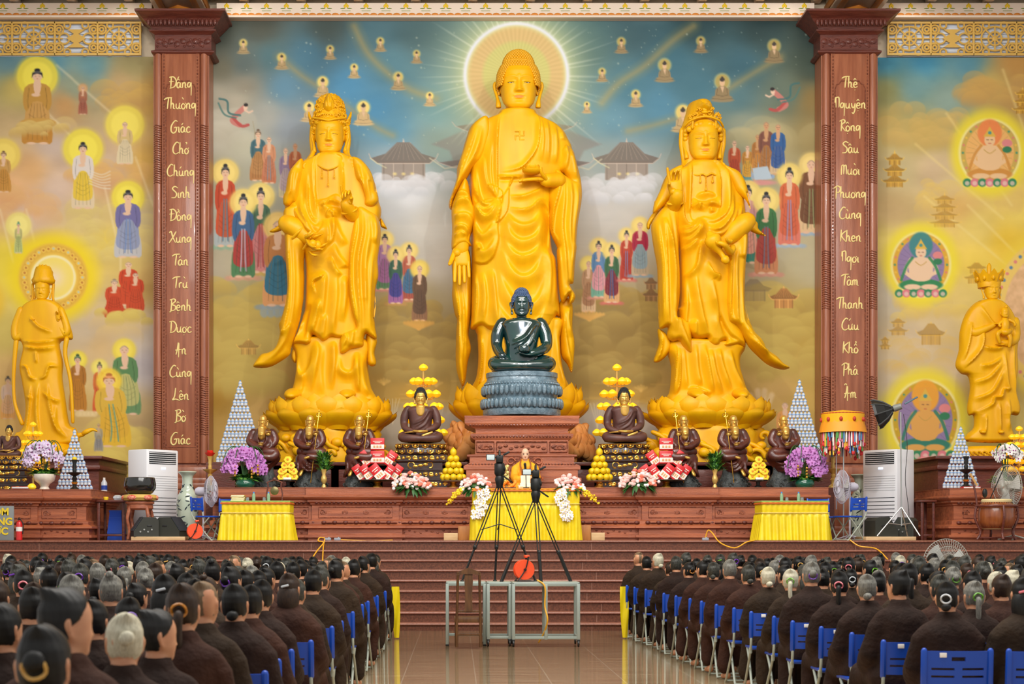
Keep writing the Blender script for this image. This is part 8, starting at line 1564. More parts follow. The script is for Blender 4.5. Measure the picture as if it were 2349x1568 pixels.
def make_chair():
 t=thing('folding_chair','x','chair');q=MB()
 def strip(x0,x1,z0,z1):
  u=np.linspace(x0,x1,max(2,int(abs(x1-x0)/.04)+1));cy=lambda x:-.235-.035*(1-(x/.21)**2);G=[]
  for z,dy in((z0,0),(z1,0),(z1,.02),(z0,.02),(z0,0)):G.append([(x,cy(x)+dy-.02*(z-.58)/.22,z)for x in u])
  G=np.array(G);q.grid(G[:,::-1]);q.add(G[:4,0],np.array([[0,1,2,3]]));q.add(G[:4,-1],np.array([[3,2,1,0]]))
 for a,b in((.57,.625),(.64,.675),(.69,.735),(.762,.80)):strip(-.21,.21,a,b)
 for a,b in((.625,.64),(.675,.69)):strip(-.21,-.17,a,b);strip(-.025,.025,a,b);strip(.17,.21,a,b)
 strip(-.21,-.045,.735,.762);strip(.045,.21,.735,.762)
 for sg in(-1,1):q.tube([(sg*.215,-.235,.56),(sg*.215,-.25,.80)],.021,8,roundend=True)
 q.build('backrest',BPL,t,keep=True);q=MB();q.rbox((0,.02,.445),(.40,.38,.03),.012);q.build('seat',BPL,t,keep=True);q=MB();q.rbox((-.1,-.285,.775),(.045,.004,.03),.001);q.build('sticker',WHITE,t,keep=True)
 for sg in(-1,1):
  q=MB();q.tube(smooth_curve([(sg*.215,-.24,.60),(sg*.215,-.20,.42),(sg*.215,.15,.03),(sg*.21,.19,.012)],5),.0125,8);q.tube([(sg*.215,-.205,.45),(sg*.215,-.195,.40)],.018,8);q.build('leg',TUB,t,keep=True)
  q=MB();q.tube(smooth_curve([(sg*.19,.12,.43),(sg*.19,0,.30),(sg*.195,-.19,.03),(sg*.19,-.21,.012)],5),.0125,8);q.build('leg',TUB,t,keep=True)
 q=MB();q.bar((-.19,-.205,.014),(.19,-.205,.014),.011,6);q.build('crossbar',TUB,t,keep=True);q=MB();q.bar((-.2,.17,.016),(.2,.17,.016),.011,6);q.build('crossbar',TUB,t,keep=True);return t
CHAIR=make_chair();CHAIR.location=SF(478,29.25);CHAIR.rotation_euler=(0,0,-1.9);CHAIR['label']='blue folding chair on the stage before the pale fan, at the left side table'
dup(CHAIR,SF(520,30.02),3.0,'blue folding chair behind the left yellow side table');dup(CHAIR,SF(1946,29.2),2.0,'blue folding chair on the stage in front of the right celadon vase');dup(CHAIR,SF(1888,30.02),3.3,'blue folding chair behind the right yellow side table')
c=SF(1935,30.1);t=thing('tasselled_parasol','yellow ceremonial parasol with colourful tassels on a pole','parasol',c);D=30.1;s=D/F;q=MB();q.bar((c[0],D,STAGE),(c[0],D,Z(950,D)),.014,8);q.bar((X(1920,D),D+.05,STAGE+.6),(X(1920,D),D+.05,Z(1040,D)),.01,6);q.build('pole',STEEL,t)
q=MB();C=lambda y:(X(1933,D),D,Z(y,D));q.lathe([(47*s,Z(978,D)),(49*s,Z(948,D)),(44*s,Z(946,D)),(.01,Z(940,D))],(X(1933,D),D,0),40);q.build('canopy',mat('parasol_yellow',(248,184,20),rough=.55),t);q=MB();q.lathe([(47*s,Z(966,D)),(53*s,Z(992,D))],(X(1933,D),D,0),40,caps=False,wob=lambda a,z:1+.02*np.cos(20*a));q.lathe([(52.6*s,Z(992,D)),(46.6*s,Z(966,D))],(X(1933,D),D,0),40,caps=False);q.build('valance',mat('parasol_orange',(246,160,40),rough=.55),t)
q=MB();[q.tube([(X(1933,D)+48*s*math.cos(a),D+48*s*math.sin(a),Z(949+30*k,D))for a in np.linspace(0,2*PI,40)],.012,6)for k in(0,1)];[q.ell((X(1933,D)+49*s*math.cos(a),D+49*s*math.sin(a),Z(963,D)),(.035,.035,.045),8,6)for a in np.arange(10)*PI/5];q.build('red_trim',mat('parasol_red',(190,60,40),rough=.6),t)
r=random.Random(6);tc=[mat('tassel_'+n,v,rough=.6)for n,v in(('red',(206,40,40)),('gold',(240,190,60)),('white',(236,226,216)),('green',(90,160,80)),('blue',(90,140,190)),('pink',(226,150,170)))];q=MB()
for k in range(190):
 a=k*2*PI/60+r.uniform(0,.1);rr=(48-3*(k//60))*s;y0=984+10*(k//60);L=r.uniform(16,42);p=np.array((X(1933,D)+rr*math.cos(a),D+rr*math.sin(a),Z(y0,D)));q.tube([p,p-(0,0,L*s*.6),p-(0,0,L*s)],[.008,.02,.016],5,r.randrange(6))
 if k%8==0:q.ell(p-(0,0,.3),(.035,.02,.045),7,5,0)
q.build('tassels',tc,t)['kind']='stuff'
c=SF(2068,28.95)+np.array((0,0,.072));D=28.95;t=thing('studio_softbox','black octagonal studio softbox on a metal light stand','studio light',c);q=MB();q.bar(c+np.array((0,0,.2)),at3(2066,945,D),.014,8);q.build('pole',STEEL,t)
for k in range(3):a=-PI/2+.6+k*2*PI/3;q=MB();q.bar(c+np.array((0,0,.55)),c+np.array((.46*math.cos(a),.34*math.sin(a),.012)),.012,6);q.bar(c+np.array((0,0,.22)),c+np.array((.26*math.cos(a),.19*math.sin(a),.25)),.008,6);q.build('leg',STEEL,t)
s=D/F;ax=np.array((-.85,.3,-.28));ax/=np.linalg.norm(ax);u=np.cross(ax,(0,1,0));u/=np.linalg.norm(u);v=np.cross(ax,u);R=np.stack([u,v,ax],1);q=MB();q.lathe([(6*s,-4*s),(8*s,0),(22*s,14*s),(33*s,32*s),(34*s,38*s),(32*s,38*s),(20*s,16*s)],(0,0,0),8,R=R,caps=False);q.v[-1]=q.v[-1]+at3(2046,938,D);q.build('softbox',BLACK,t,angle=10);q=MB()
for k in range(8):a=(k+.0)*PI/4;q.tube([at3(2046,938,D)+R@np.array((rr*s*math.cos(a),rr*s*math.sin(a),z*s))for rr,z in((8,0),(22.6,14),(33.6,32),(34.6,40))],.012,5)
q.build('ribs',mat('softbox_rib',(70,72,72),rough=.5),t);q=MB();q.lathe([(7*s,-16*s),(8*s,0),(7*s,3*s)],(0,0,0),16,R=R);q.v[-1]=q.v[-1]+at3(2052,936,D);q.build('lamp_head',mat('lamp_grey',(128,132,126),rough=.4),t);q=MB();q.rbox(at3(2090,918,D),(34*s,.04,4*s),.01,roty(-.5));q.build('handle',mat('blue_grey',(86,110,124),rough=.5),t);q=MB();q.tube(smooth_curve([at3(2072,950,D,2),at3(2080,1020,D,4),at3(2076,1100,D,3),at3(2084,1180,D,4),at3(2076,1226,D,2)],6),.006,5);q.build('power_cord',BLACK,t)
c=SF(2286,28.95);t=thing('barrel_drum','brown barrel drum on a curved wooden stand','drum',c);s=28.95/F;DRM=mat('drum_varnish',(150,84,40),rough=.3,c2=(126,64,30),vscale=4,stretch=(4,4,.5),coat=.5);z0=.22;q=MB();q.lathe([(.27,z0),(.33,z0+.12),(.335,z0+.26),(.31,z0+.42),(.27,z0+.5)],c,32);q.build('barrel',DRM,t,angle=None);q=MB();q.lathe([(.27,z0+.46),(.28,z0+.52),(.26,z0+.545),(.01,z0+.55)],c,32);q.lathe([(.01,z0-.02),(.26,z0-.01),(.275,z0+.03)],c,32);q.build('drum_skin',mat('pale_hide',(220,200,146),rough=.6),t);q=MB()
for k in range(40):a=k*2*PI/40;[q.ell(c+np.array((.283*math.cos(a),.283*math.sin(a),z)),.009,6,4)for z in(z0+.475,z0+.04)]
q.build('stud',BLACK,t);q=MB()
for k in range(4):a=-PI/2+k*PI/2+.0;e=np.array((math.cos(a),math.sin(a),0));q.tube(smooth_curve([c+e*.37+(0,0,z0+.42),c+e*.40+(0,0,z0+.2),c+e*.30+(0,0,.16),c+e*.36+(0,0,.02)],5),.024,8)
a=np.linspace(0,2*PI,33);q.tube(np.stack([c[0]+.37*np.cos(a),c[1]+.37*np.sin(a),np.full(33,c[2]+z0+.42)],-1),.02,8);[q.bar(c+np.array((.34*math.cos(b),.34*math.sin(b),.05)),c-np.array((.34*math.cos(b),.34*math.sin(b),-.05)),.018,6)for b in(0,PI/2)];q.tube(smooth_curve([c+np.array((-.36,.0,z0+.42)),c+np.array((-.40,0,z0+.7)),c+np.array((-.46,0,z0+.92))],4),.02,8);q.build('drum_frame',WOODD,t);q=MB();q.bar(c+np.array((-.50,-.02,z0+1.02)),c+np.array((-.37,-.02,z0+.8)),.022,8);q.build('mallet',mat('pale_wood',(206,160,96),rough=.5),t);q=MB();q.bar(c+np.array((-.1,.1,z0+.52)),c+np.array((.18,.1,z0+1.15)),.01,6);q.ell(c+np.array((-.2,.05,z0+.66)),(.05,.04,.09),8,6);q.build('boom_microphone',BLACK,t)
GREYB=mat('grey_socket_box',(150,156,166),rough=.5)
for px,lab in((752,'grey socket box at the stage edge where the yellow cables leave'),(774,'second grey socket box at the stage edge toward the monk'),(1618,'grey socket box at the stage edge near the right yellow table')):q=MB();q.rbox((0,0,.025),(.12,.07,.05),.008);q.lathe([(.015,.04),(.012,.065),(.001,.066)],(.02,0,0),8);o=q.build('socket_box',GREYB);o.location=SF(px,28.72);tag(o,lab,'socket')
A_=lambda x,y,D:at3(x,y,D)
cord('yellow_cable',[A_(752,1236,28.72),A_(735,1232,28.66),A_(730,1240,28.58),A_(742,1244,28.55),A_(728,1262,28.0),A_(714,1284,27.4),A_(710,1302,27.1)],.012,YC,'yellow cable dropping down the steps, far down on the left');cord('yellow_cable',[A_(745,1236,28.68),A_(742,1250,28.5),A_(741,1262,28.3),A_(740,1285,27.7)],.012,YC,'short yellow cable loop hanging beside the long one on the steps');cord('orange_cable',[A_(1618,1234,28.75),A_(1624,1216,28.72),A_(1634,1222,28.7),A_(1652,1244,28.58),A_(1685,1256,28.5),A_(1712,1243,28.55),A_(1730,1239,28.62)],.012,YC,'orange yellow cable sagging below the stage edge beside the right yellow table');cord('yellow_cable',[A_(1950,1238,28.6),A_(1972,1252,28.5),A_(2010,1258,28.3),A_(2036,1282,27.7)],.012,YC,'yellow cable running down the steps below the right speakers');cord('yellow_cable',[A_(780,1237,28.72),A_(850,1240,28.72),A_(900,1238,28.75)],.01,YC,'thin yellow cable lying straight along the stage edge')
# ===  people, their chairs, the camera stand in the aisle
SKIN=mat('warm_skin',(206,150,112),rough=.5,c2=(190,130,94),vscale=14);SKINP=mat('pale_skin',(226,182,150),rough=.5)
RBS=[mat('brown_robe_'+n,c,rough=.85,c2=d,vscale=5,bump=.35,bscale=26,spec=.2)for n,c,d in(('dark',(50,33,26),(36,24,19)),('warm',(66,40,29),(48,28,21)),('olive',(54,40,27),(40,29,20)))]
HRS={n:mat('hair_'+n.replace(' ','_'),c,rough=.5,c2=d,vscale=26,stretch=(6,6,1),spec=.35)for n,c,d in(('black',(24,22,18),(14,13,12)),('dark brown',(58,40,26),(38,26,18)),('greying',(74,74,66),(36,36,32)),('grey',(134,132,122),(92,90,84)),('white',(206,200,176),(176,170,146)),('stubbled',(126,104,78),(104,84,62)))}
def remesh(q,vox,it=4):
 o=q.build('tmp',[],None);m=o.modifiers.new('r','REMESH');m.mode='VOXEL';m.voxel_size=vox;m.use_smooth_shade=True;k=o.modifiers.new('s','SMOOTH');k.factor=.5;k.iterations=it
 dg=bpy.context.evaluated_depsgraph_get();me=bpy.data.meshes.new_from_object(o.evaluated_get(dg));old=o.data;bpy.data.objects.remove(o);bpy.data.meshes.remove(old);me.materials.clear();return me
HD=.225;HZ=1.045
def body_mesh(turn,nod=0.0,arms=0):
 q=MB();head(q,HD,M4(rotz(PI+turn)@rotx(nod),(0,.02,HZ)),60,60,wide=1.0,ear_long=False,urna=False,brow=1.0);q.tube([(0,-.02,.92),(0,-.005,1.0),(0,.012,1.075)],[.06,.054,.054],14,roundend=True)
 q.tube([(0,-.0,.56),(0,-.03,.64),(0,-.03,.80),(0,-.02,.94)],[.115,.11,.125,.10],16,flat=.62,roundend=True)
 for g in(-1,1):
  A=[(g*.10,-.02,.92),(g*.16,-.02,.87),(g*.19,.02,.69),(g*.15,.2,.60),(g*.09,.27,.59)]if not arms else[(g*.10,-.02,.92),(g*.16,-.0,.87),(g*.2,.14,.71),(g*.16,.34,.68),(g*.08,.42,.69)]
  q.tube(A,[.04,.045,.042,.038,.028],10,roundend=True);q.tube([(g*.09,0,.52),(g*.13,.42,.50),(g*.13,.43,.28),(g*.13,.42,.09)],[.07,.065,.052,.042],10,roundend=True);q.tube([(g*.13,.40,.05),(g*.14,.58,.03)],[.04,.028],8,roundend=True);hand(q,A[-1],(-g*.8,.5,-.1),(0,-.2,-1),-g,.17,(.3,.3,.35,.35))
 return remesh(q,.0085,2)
def robe_mesh(arms=0,fat=1.0,seed=0):
 q=MB();q.lathe([(.17,.43),(.19,.52),(.175,.68),(.185,.82),(.195,.90),(.185,.945),(.15,.985),(.10,1.015),(.078,1.04),(.072,1.075),(.058,1.07)],(0,-.015,0),30,sx=fat,sy=.68)
 for g in(-1,1):
  A=[(g*.12,-.02,.935),(g*.175*fat,-.02,.88),(g*.205*fat,.01,.70),(g*.17,.17,.60),(g*.11,.25,.57)]if not arms else[(g*.12,-.02,.935),(g*.18,0,.88),(g*.22,.13,.70),(g*.17,.32,.65),(g*.11,.37,.65)]
  q.tube(A,[.07,.074,.078,.085,.09],12,roundend=True);q.tube([(g*.09,0,.52),(g*.13,.40,.50),(g*.14,.44,.36),(g*.14,.43,.16)],[.115,.095,.088,.092],12,roundend=True)
 q.tube([(0,.0,.50),(0,.42,.47)],[.12,.10],10,roundend=True);me=remesh(q,.017,5);n=len(me.vertices);v=np.empty(n*3,np.float32);me.vertices.foreach_get('co',v);v=v.reshape(-1,3);r=np.random.RandomState(seed);nn=np.empty(n*3,np.float32);me.vertices.foreach_get('normal',nn);nn=nn.reshape(-1,3)
 d=sum(a*np.sin(v@k+p)for a,k,p in[(r.uniform(.002,.005),r.uniform(-1,1,3)*(26,20,14),r.uniform(0,6))for _ in range(9)]);v=v+nn*(d*np.clip((1.0-v[:,2])/.08,0,1))[:,None];me.vertices.foreach_set('co',v.astype(np.float32).ravel());me.update();return me
def hair_mesh(style,seed):
 r=random.Random(seed);q=MB();nz,na=40,56;z=np.concatenate([np.linspace(.06,.9,30),1-.1*np.linspace(1,0,11)[1:]**2]);a=np.linspace(-PI,PI,na,endpoint=False);hw,hf,hb=smooth_tab(z,HW_),smooth_tab(z,HF_),smooth_tab(z,HB_);hb=np.maximum(hb,.18+.2*z)
 long_=style in('bob',);hl=np.interp(np.abs(np.degrees(a)),[0,35,60,78,92,115,150,180],[.84,.82,.70,.56,.50,.24 if not long_ else .1,.16 if not long_ else 0,.13 if not long_ else 0]);m=sstep((z[:,None]-hl[None])/.05+.5)
 th=.012 if style=='shaved' else .075 if style=='short' else .062;nse=.010*np.sin(17*a[None]+6*z[:,None]+seed)+.008*np.sin(31*a[None]-9*z[:,None])+.012*np.sin(5*a[None]+11*z[:,None]+2*seed);k=np.where(m>.5,1,1)*((1+th+(0 if style=='shaved' else nse))*m+.90*(1-m))
 x=hw[:,None]*np.sin(a);y=-((hf-hb)[:,None]/2+(hf+hb)[:,None]/2*np.cos(a));zz=z[:,None]+0*x;low=np.clip((zz-.1)/.4,0,1);x=x*(k+.05*m*(1-low));y=.02+(y-.02)*k;zz=.5+(zz-.5)*np.where(zz>.5,k,1);q.grid(np.stack([x,y,zz+0*x],-1)*HD,wv=True,cap0=True,cap1=True)
 B=None;R_=.14
 if style=='bun':B=(0,.47,.58);R_=.15
 if style=='low bun':B=(0,.44,.24);R_=.14
 if style=='top knot':B=(0,.30,1.0);R_=.13
 if B:[q.ell((np.array(B)+np.array((r.uniform(-.03,.03),r.uniform(-.02,.03),r.uniform(-.03,.03))))*HD,np.array((R_,R_*.8,R_*.9))*HD*r.uniform(.8,1.05),12,9)for _ in range(4)]
 if style=='ponytail':q.tube(smooth_curve(np.array([(0,.40,.46),(0,.52,.40),(.01,.53,.15),(0,.50,-.2),(.02,.46,-.45)])*HD,5),np.interp(np.linspace(0,1,21),[0,.2,.7,1],[.05,.10,.085,.02])*HD,10,roundend=True)
 if long_:q.tube(np.array([(0,.20,.36),(0,.22,.1),(0,.20,-.06)])*HD,np.array([.36,.36,.33])*HD,20,flat=.75,roundend=True)
 me=q.build('tmp',[],None,angle=None);d=me.data;bpy.data.objects.remove(me);return d
def clip_mesh(kind):
 q=MB()
 if kind=='ring':a=np.linspace(0,2*PI,17);q.tube(np.stack([.15*np.cos(a),.47+.03*np.sin(3*a),.50+.13*np.sin(a)],-1)*HD,.028*HD,6)
 else:q.rbox(np.array((.06,.465,.62))*HD,np.array((.26,.05,.07))*HD,.01,roty(.25))
 o=q.build('tmp',[],None);d=o.data;bpy.data.objects.remove(o);return d
TURNS=[0.0,.30,-.30,-.95,1.0]
BODY=[body_mesh(t)for t in TURNS];ROBE_=[robe_mesh(0,f,i)for i,f in enumerate((1.0,1.08,.94))];STY=['bun','low bun','short','ponytail','bob','top knot','shaved'];HAIR_={s_:[hair_mesh(s_,k)for k in range(2)]for s_ in STY};CLIP_={k:clip_mesh(k)for k in('ring','bar')}
VAR={}
def variant(me,m):
 k=(me.name,m.name)
 if k not in VAR:VAR[k]=me.copy()if any(a==me.name for a,_ in VAR)else me;VAR[k].materials.clear();VAR[k].materials.append(m)
 return VAR[k]
def ob(name,me,m,par,loc=(0,0,0),rz=0.0):
 o=bpy.data.objects.new(name,variant(me,m));COL.objects.link(o);o.parent=par;o.location=loc;o.rotation_euler=(0,0,rz);return o
CLC={n:mat('hair_clip_'+n,c,rough=.3)for n,c in(('gold',(206,160,80)),('green',(96,160,30)),('purple',(110,50,170)),('silver',(200,204,206)),('pink',(226,120,130)),('amber',(190,120,30)))}
def person(x,y,lab,turn=0,style='bun',hair='black',robe=0,clip=None,scale=1.0,rz=0.0,bv=0,skin=SKIN,z=0.0,rmat=None):
 t=thing('person',lab,'person',(x,y,z),rz,'seated audience');t.scale=(scale,)*3;ob('body',BODY[turn],skin,t);ob('robe',ROBE_[bv],rmat or RBS[robe],t);tz=PI+TURNS[turn];ob('hair',HAIR_[style][bv%2],HRS[hair],t,(0,.02,HZ),tz)
 if clip:ob('hair_clip',CLIP_['ring' if style in('bun','low bun','ponytail')else 'bar'],CLC[clip],t,(0,.02,HZ),tz)
 return t
R9=random.Random(21);STW=['bun']*5+['low bun']*5+['short']*5+['ponytail']*2+['bob']*2+['top knot']+['shaved'];HRW=['black']*10+['dark brown']*2+['greying']*3+['grey']*2+['white'];LIST=[]
FIX={('R',2,0):('low bun','white',1,None),('R',5,0):('bun','black',1,'amber'),('R',7,0):('low bun','greying',2,None),('R',8,0):('short','grey',0,None),('R',9,0):('low bun','greying',0,None),('R',10,0):('low bun','white',0,None),('R',11,1):('bun','black',0,'purple'),('R',12,1):('short','black',0,None),('R',13,1):('ponytail','black',0,None),('R',14,1):('bun','greying',0,'green'),('R',14,2):('short','dark brown',0,None),('R',15,1):('ponytail','grey',0,'green'),('R',15,2):('top knot','black',2,None),('R',16,0):('low bun','black',2,'silver'),('R',14,3):('bun','grey',0,'amber'),('L',12,1):('short','black',0,None),('L',8,0):('shaved','stubbled',0,None),('L',4,0):('short','grey',1,None),('L',18,0):('low bun','black',0,None),('L',17,0):('short','black',1,None),('L',15,0):('bob','dark brown',0,'silver'),('L',14,0):('low bun','greying',0,None),('L',13,0):('short','black',1,None)}
for S_,side in(('R','drum side'),('L','extinguisher side')):
 for k in range(17 if S_=='R' else 20):
  D=24.3-.865*k
  for j in range(15):
   x=(2.87+(24.3-D)*.030+.53*j)if S_=='R' else(-1.22-.003*(24.3-D)-.53*j)
   px=CX+F*x/D
   if px>2349+.34*F/D or px<-.30*F/D:break
   jx,jy=R9.uniform(-.05,.05),R9.uniform(-.08,.08);st,hr,tn,cl=FIX.get((S_,k,j),(R9.choice(STW),R9.choice(HRW),R9.choice((0,0,0,1,2,1,2)),R9.choice((None,None,None,None,'gold','silver','green','purple','pink'))));hr='stubbled' if st=='shaved' else hr;cl=None if st in('short','shaved','top knot')else cl
   hs={'shaved':'shaved head','short':'short %s hair'%hr,'bob':'%s bob'%hr}.get(st,'%s %s'%(hr,st));sc=R9.uniform(.95,1.045);rm=R9.choice((0,0,1,2));bv=R9.randrange(3);rz=R9.uniform(-.12,.12)
   if S_=='L' and D<8.4 and j>1:continue
   person(x+jx,D+jy,'brown-robed person, %s, row %d from steps, seat %d from aisle, %s'%(hs,k+1,j+1,side),tn,st,hr,rm,cl,sc,rz,bv)
   if j<2 or(D<15 and j<4)or R9.random()<.25:LIST.append((x+jx*.5,D+jy*.5,rz*.6,'blue folding chair, row %d from steps, seat %d from aisle, %s'%(k+1,j+1,side)))
for x,y,rz,lab in LIST:dup(CHAIR,(x,y,0),rz,lab,'audience chairs')
def near(px,top,D,lab,tn,st,hr,cl=None,rm=0,bv=0,rz=0.0):
 z=EYE-(top-CY)*D/F;person(X(px,D),D,lab,tn,st,hr,rm,cl,z/1.285,rz,bv)
near(97,1425,4.5,'black haired person in dark robe with a gold hair clip, lowest at the corner',0,'bun','black','gold');near(150,1342,5.4,'big dark haired person in brown robe, face in profile toward the aisle',3,'short','black',None,1,1);near(283,1400,6.15,'white haired person with a dark bun, in brown robe',1,'bun','white',None);near(360,1393,6.6,'dark haired person in profile just aisleward of the white haired one',3,'short','black',None,0,2);near(418,1332,7.2,'brown haired person with a tall ponytail and amber hair tie',0,'ponytail','dark brown','amber',1);near(6,1378,6.6,'dark haired person cut by the picture edge, above the gold clip',2,'low bun','black',None)
CL0=dup(CHAIR,(X(545,4.9),4.9,0),0,'blue folding chair nearest of all, only its top edge showing','audience chairs')
for px,D,lab in((907,24.05,'yellow cloth strip hanging at the aisle end of the front row, extinguisher side'),(1431,24.1,'yellow cloth strip hanging at the aisle end of the front row, drum side')):
 q=MB();x=X(px,D);v=np.linspace(0,1,20);u=np.linspace(-1,1,7);G=np.array([[(x+w_*.055*(.4+.8*math.sin(PI*min(1,.3+.6*a)))+.02*a,D+.015*math.sin(3*w_+5*a),.79*(1-a)+.005)for w_ in u]for a in v]);q.grid(G);q.grid(G[:,::-1]+np.array((0,.012,0)));o=q.build('cloth_strip',CLO,None,loc=(x,D,0),angle=None);tag(o,lab,'cloth')
q=MB();q.rbox((1.32,30.0,STAGE+.25),(1.3,.8,.5),.01);o=q.build('dais',WOOD,None,loc=(1.32,30.0,STAGE));tag(o,'low wooden dais under the monk, behind the central yellow table','dais')
q=MB();q.ell((0,0,0),(.014,.008,.0055),10,6);o=q.build('tmp',[],None);EYE_=o.data;bpy.data.objects.remove(o);q=MB();q.ell((0,0,0),(.02,.008,.0035),10,6);o=q.build('tmp',[],None);BRW_=o.data;bpy.data.objects.remove(o);mz=STAGE+.50;mx=X(1205,29.95);MB_=body_mesh(0.0,.04,1);MR_=robe_mesh(1,1.12,7);t=thing('person','monk in saffron robe seated at the central table, facing the hall','person',(mx,30.0,mz),PI);ORR=mat('saffron_robe',(246,176,24),rough=.7,c2=(236,156,14),vscale=4,bump=.3,bscale=20);ob('body',MB_,SKINP,t);ob('robe',MR_,ORR,t);[ob('eye',EYE_,EYED,t,(g*.034,.098,HZ+.104))for g in(-1,1)];[ob('eyebrow',BRW_,HRS['black'],t,(g*.034,.1,HZ+.126))for g in(-1,1)];ob('mouth',BRW_,mat('lip_skin',(170,96,84)),t,(0,.109,HZ+.047));ob('shaved_hair',HAIR_['shaved'][0],mat('shaved_scalp',(206,172,146),rough=.5),t,(0,.02,HZ),PI)
q=MB();c=np.array((mx,30.0,mz));[q.tube(smooth_curve([c+np.array((g*.075,.02,1.06)),c+np.array((g*.10,-.13,.96)),c+np.array((g*.07,-.165,.78)),c+np.array((g*.06,-.16,.64))],5),.014,6)for g in(-1,1)];L0=MB();q.v=[(V-c)@rotz(-PI).T for V in q.v];o=q.build('collar_band',mat('brown_band',(150,84,30),rough=.7),t,keep=True)
t=thing('carved_armchair','carved dark armchair with scrolled back behind the monk','chair',(mx,30.16,mz));c=np.array((mx,30.19,mz));q=MB();q.rbox(c+np.array((0,-.1,.42)),(.62,.5,.06),.01);q.build('seat',WOOD,t);q=MB();q.prism([(c[0]+a,c[2]+b)for a,b in((-.24,.44),(-.27,.8),(-.34,.98),(-.34,1.06),(-.26,1.12),(-.12,1.10),(0,1.17),(.12,1.10),(.26,1.12),(.34,1.06),(.34,.98),(.27,.8),(.24,.44))],c[1]+.02,c[1]+.06);q.build('backrest',WOODC,t);q=MB()
for g in(-1,1):th=np.linspace(0,6,18);q.tube(np.stack([c[0]+g*(.27-.09*np.exp(-.12*th)*np.cos(th)),np.full(18,c[1]+.01),c[2]+1.03+.08*np.exp(-.12*th)*np.sin(th)],-1),.018,6);q.tube(smooth_curve([c+np.array((g*.25,.01,.5)),c+np.array((g*.28,.01,.8)),c+np.array((g*.35,.01,1.0))],4),.02,6);q.tube(smooth_curve([c+np.array((g*.28,0,.72)),c+np.array((g*.33,-.2,.70)),c+np.array((g*.32,-.36,.66))],4),.025,8)
q.build('scroll',WOOD,t)
for g in(-1,1):
 for y in(-.3,.04):q=MB();q.rbox(c+np.array((g*.26,y,.2)),(.05,.05,.39),.008);q.build('leg',WOOD,t)
D=29.35;s=D/F;tz_=ZC+.016;pyT=CY-(tz_-EYE)/s
t=TH('desk_microphone','black desk microphone standing in front of the monk','microphone',1207,pyT,D);q=MB();q.bar(at3(1207,pyT,D),at3(1206,1076,D),.008,6);q.tube([at3(1206,1080,D),at3(1204,1064,D,4)],[.018,.026],10,roundend=True);q.lathe([(.06,0),(.06,.02),(.01,.03)],at3(1207,pyT,D),16);q.build('stem',BLACK,t)
for k,(px,w_,h,lab)in enumerate(((1205,30,7,'white book with gold edge lying lowest before the monk'),(1206,26,6,'white paper bundle on the book before the monk'),(1206,22,18,'pale booklet propped upright before the monk'))):q=MB();z0=tz_+(0,7,13)[k]*s;q.rbox((0,0,h/2*s),(w_*s,(.2,.16,.05)[k],h*s),.004);[q.ell((w_*s*(.1*j-.4),-.1,h/2*s),(.012,.006,.012),6,4,1)for j in range(9)if k==0];o=q.build('book',[mat('cream_page',(240,234,210),rough=.6),GOLDM]);o.location=(X(px,D),D+.12,z0);tag(o,lab,'book')
t=TH('orange_flowers','small bunch of orange flowers on the central table, beside the left tripod camera','flowers',1168,pyT,D);q=MB();[q.ell(at3(1168+14*math.sin(k*2.4),pyT-4-2.2*(k%7),D,4*math.cos(k*2.4)),(4*s,4*s,3.4*s),8,6)for k in range(20)];q.build('blossoms',ORG,t);q=MB();q.rbox(at3(1170,pyT-1.5,29.15),(.22,.05,.02),.005);o=q.build('black_folder',BLACK,None,loc=at3(1170,pyT,29.15));tag(o,'thin black folder on the central table before the orange flowers','folder')
t=TH('pale_bouquet','pale yellow green bouquet at the monk, beside the left tripod head','flowers',1158,pyT,29.45);q=MB();r=random.Random(3);[q.ell(at3(1158+r.uniform(-8,8),pyT-r.uniform(3,52),29.45,r.uniform(-4,4)),r.uniform(2,4)*s,6,5)for _ in range(60)];q.build('blossoms',mat('pale_lime_flower',(214,206,130),rough=.6),t)
ALU=mat('aluminium_frame',(158,170,162),rough=.4,metal=.25);TD=22.3
def metal_table(x0,x1,y0,y1,H,lab,cast):
 t=thing('metal_table',lab,'table',((x0+x1)/2,(y0+y1)/2,0));q=MB();[q.rbox(((x0+x1)/2,y,H-.03),(x1-x0,.04,.05),.004)for y in(y0,y1)];[q.rbox((x,(y0+y1)/2,H-.03),(.04,y1-y0,.05),.004)for x in(x0,x1)];[q.rbox(((x0+x1)/2,y,.13),(x1-x0,.03,.04),.004)for y in((y0,y1)if cast else(y1,))];[q.rbox((x,(y0+y1)/2,.13),(.03,y1-y0,.04),.004)for x in(x0,x1)];q.build('frame',ALU,t);q=MB();q.rbox(((x0+x1)/2,(y0+y1)/2,H-.006),(x1-x0+.03,y1-y0+.03,.02),.004);q.build('table_top',ALU,t)
 for x in(x0,x1)+(((x0+x1)/2,)if x1-x0>.7 else()):
  for y in(y0,y1):q=MB();lo=.1 if cast else .02;q.rbox((x,y,(H+lo)/2-.01),(.045,.045,H-lo-.03),.004);q.build('leg',ALU,t)
 for x in(x0,x1):
  for y in(y0,y1):
   q=MB()
   if cast:q.lathe([(.02,-.014),(.045,-.012),(.048,0),(.045,.012),(.02,.014)],(0,0,0),18,R=roty(PI/2));q.v[-1]=q.v[-1]+np.array((x,y,.048));q.rbox((x,y,.085),(.04,.05,.04),.006)
   else:q.rbox((x,y,.012),(.05,.05,.024),.006)
   q.build('caster' if cast else 'rubber_foot',BLACK,t)
HT=.915
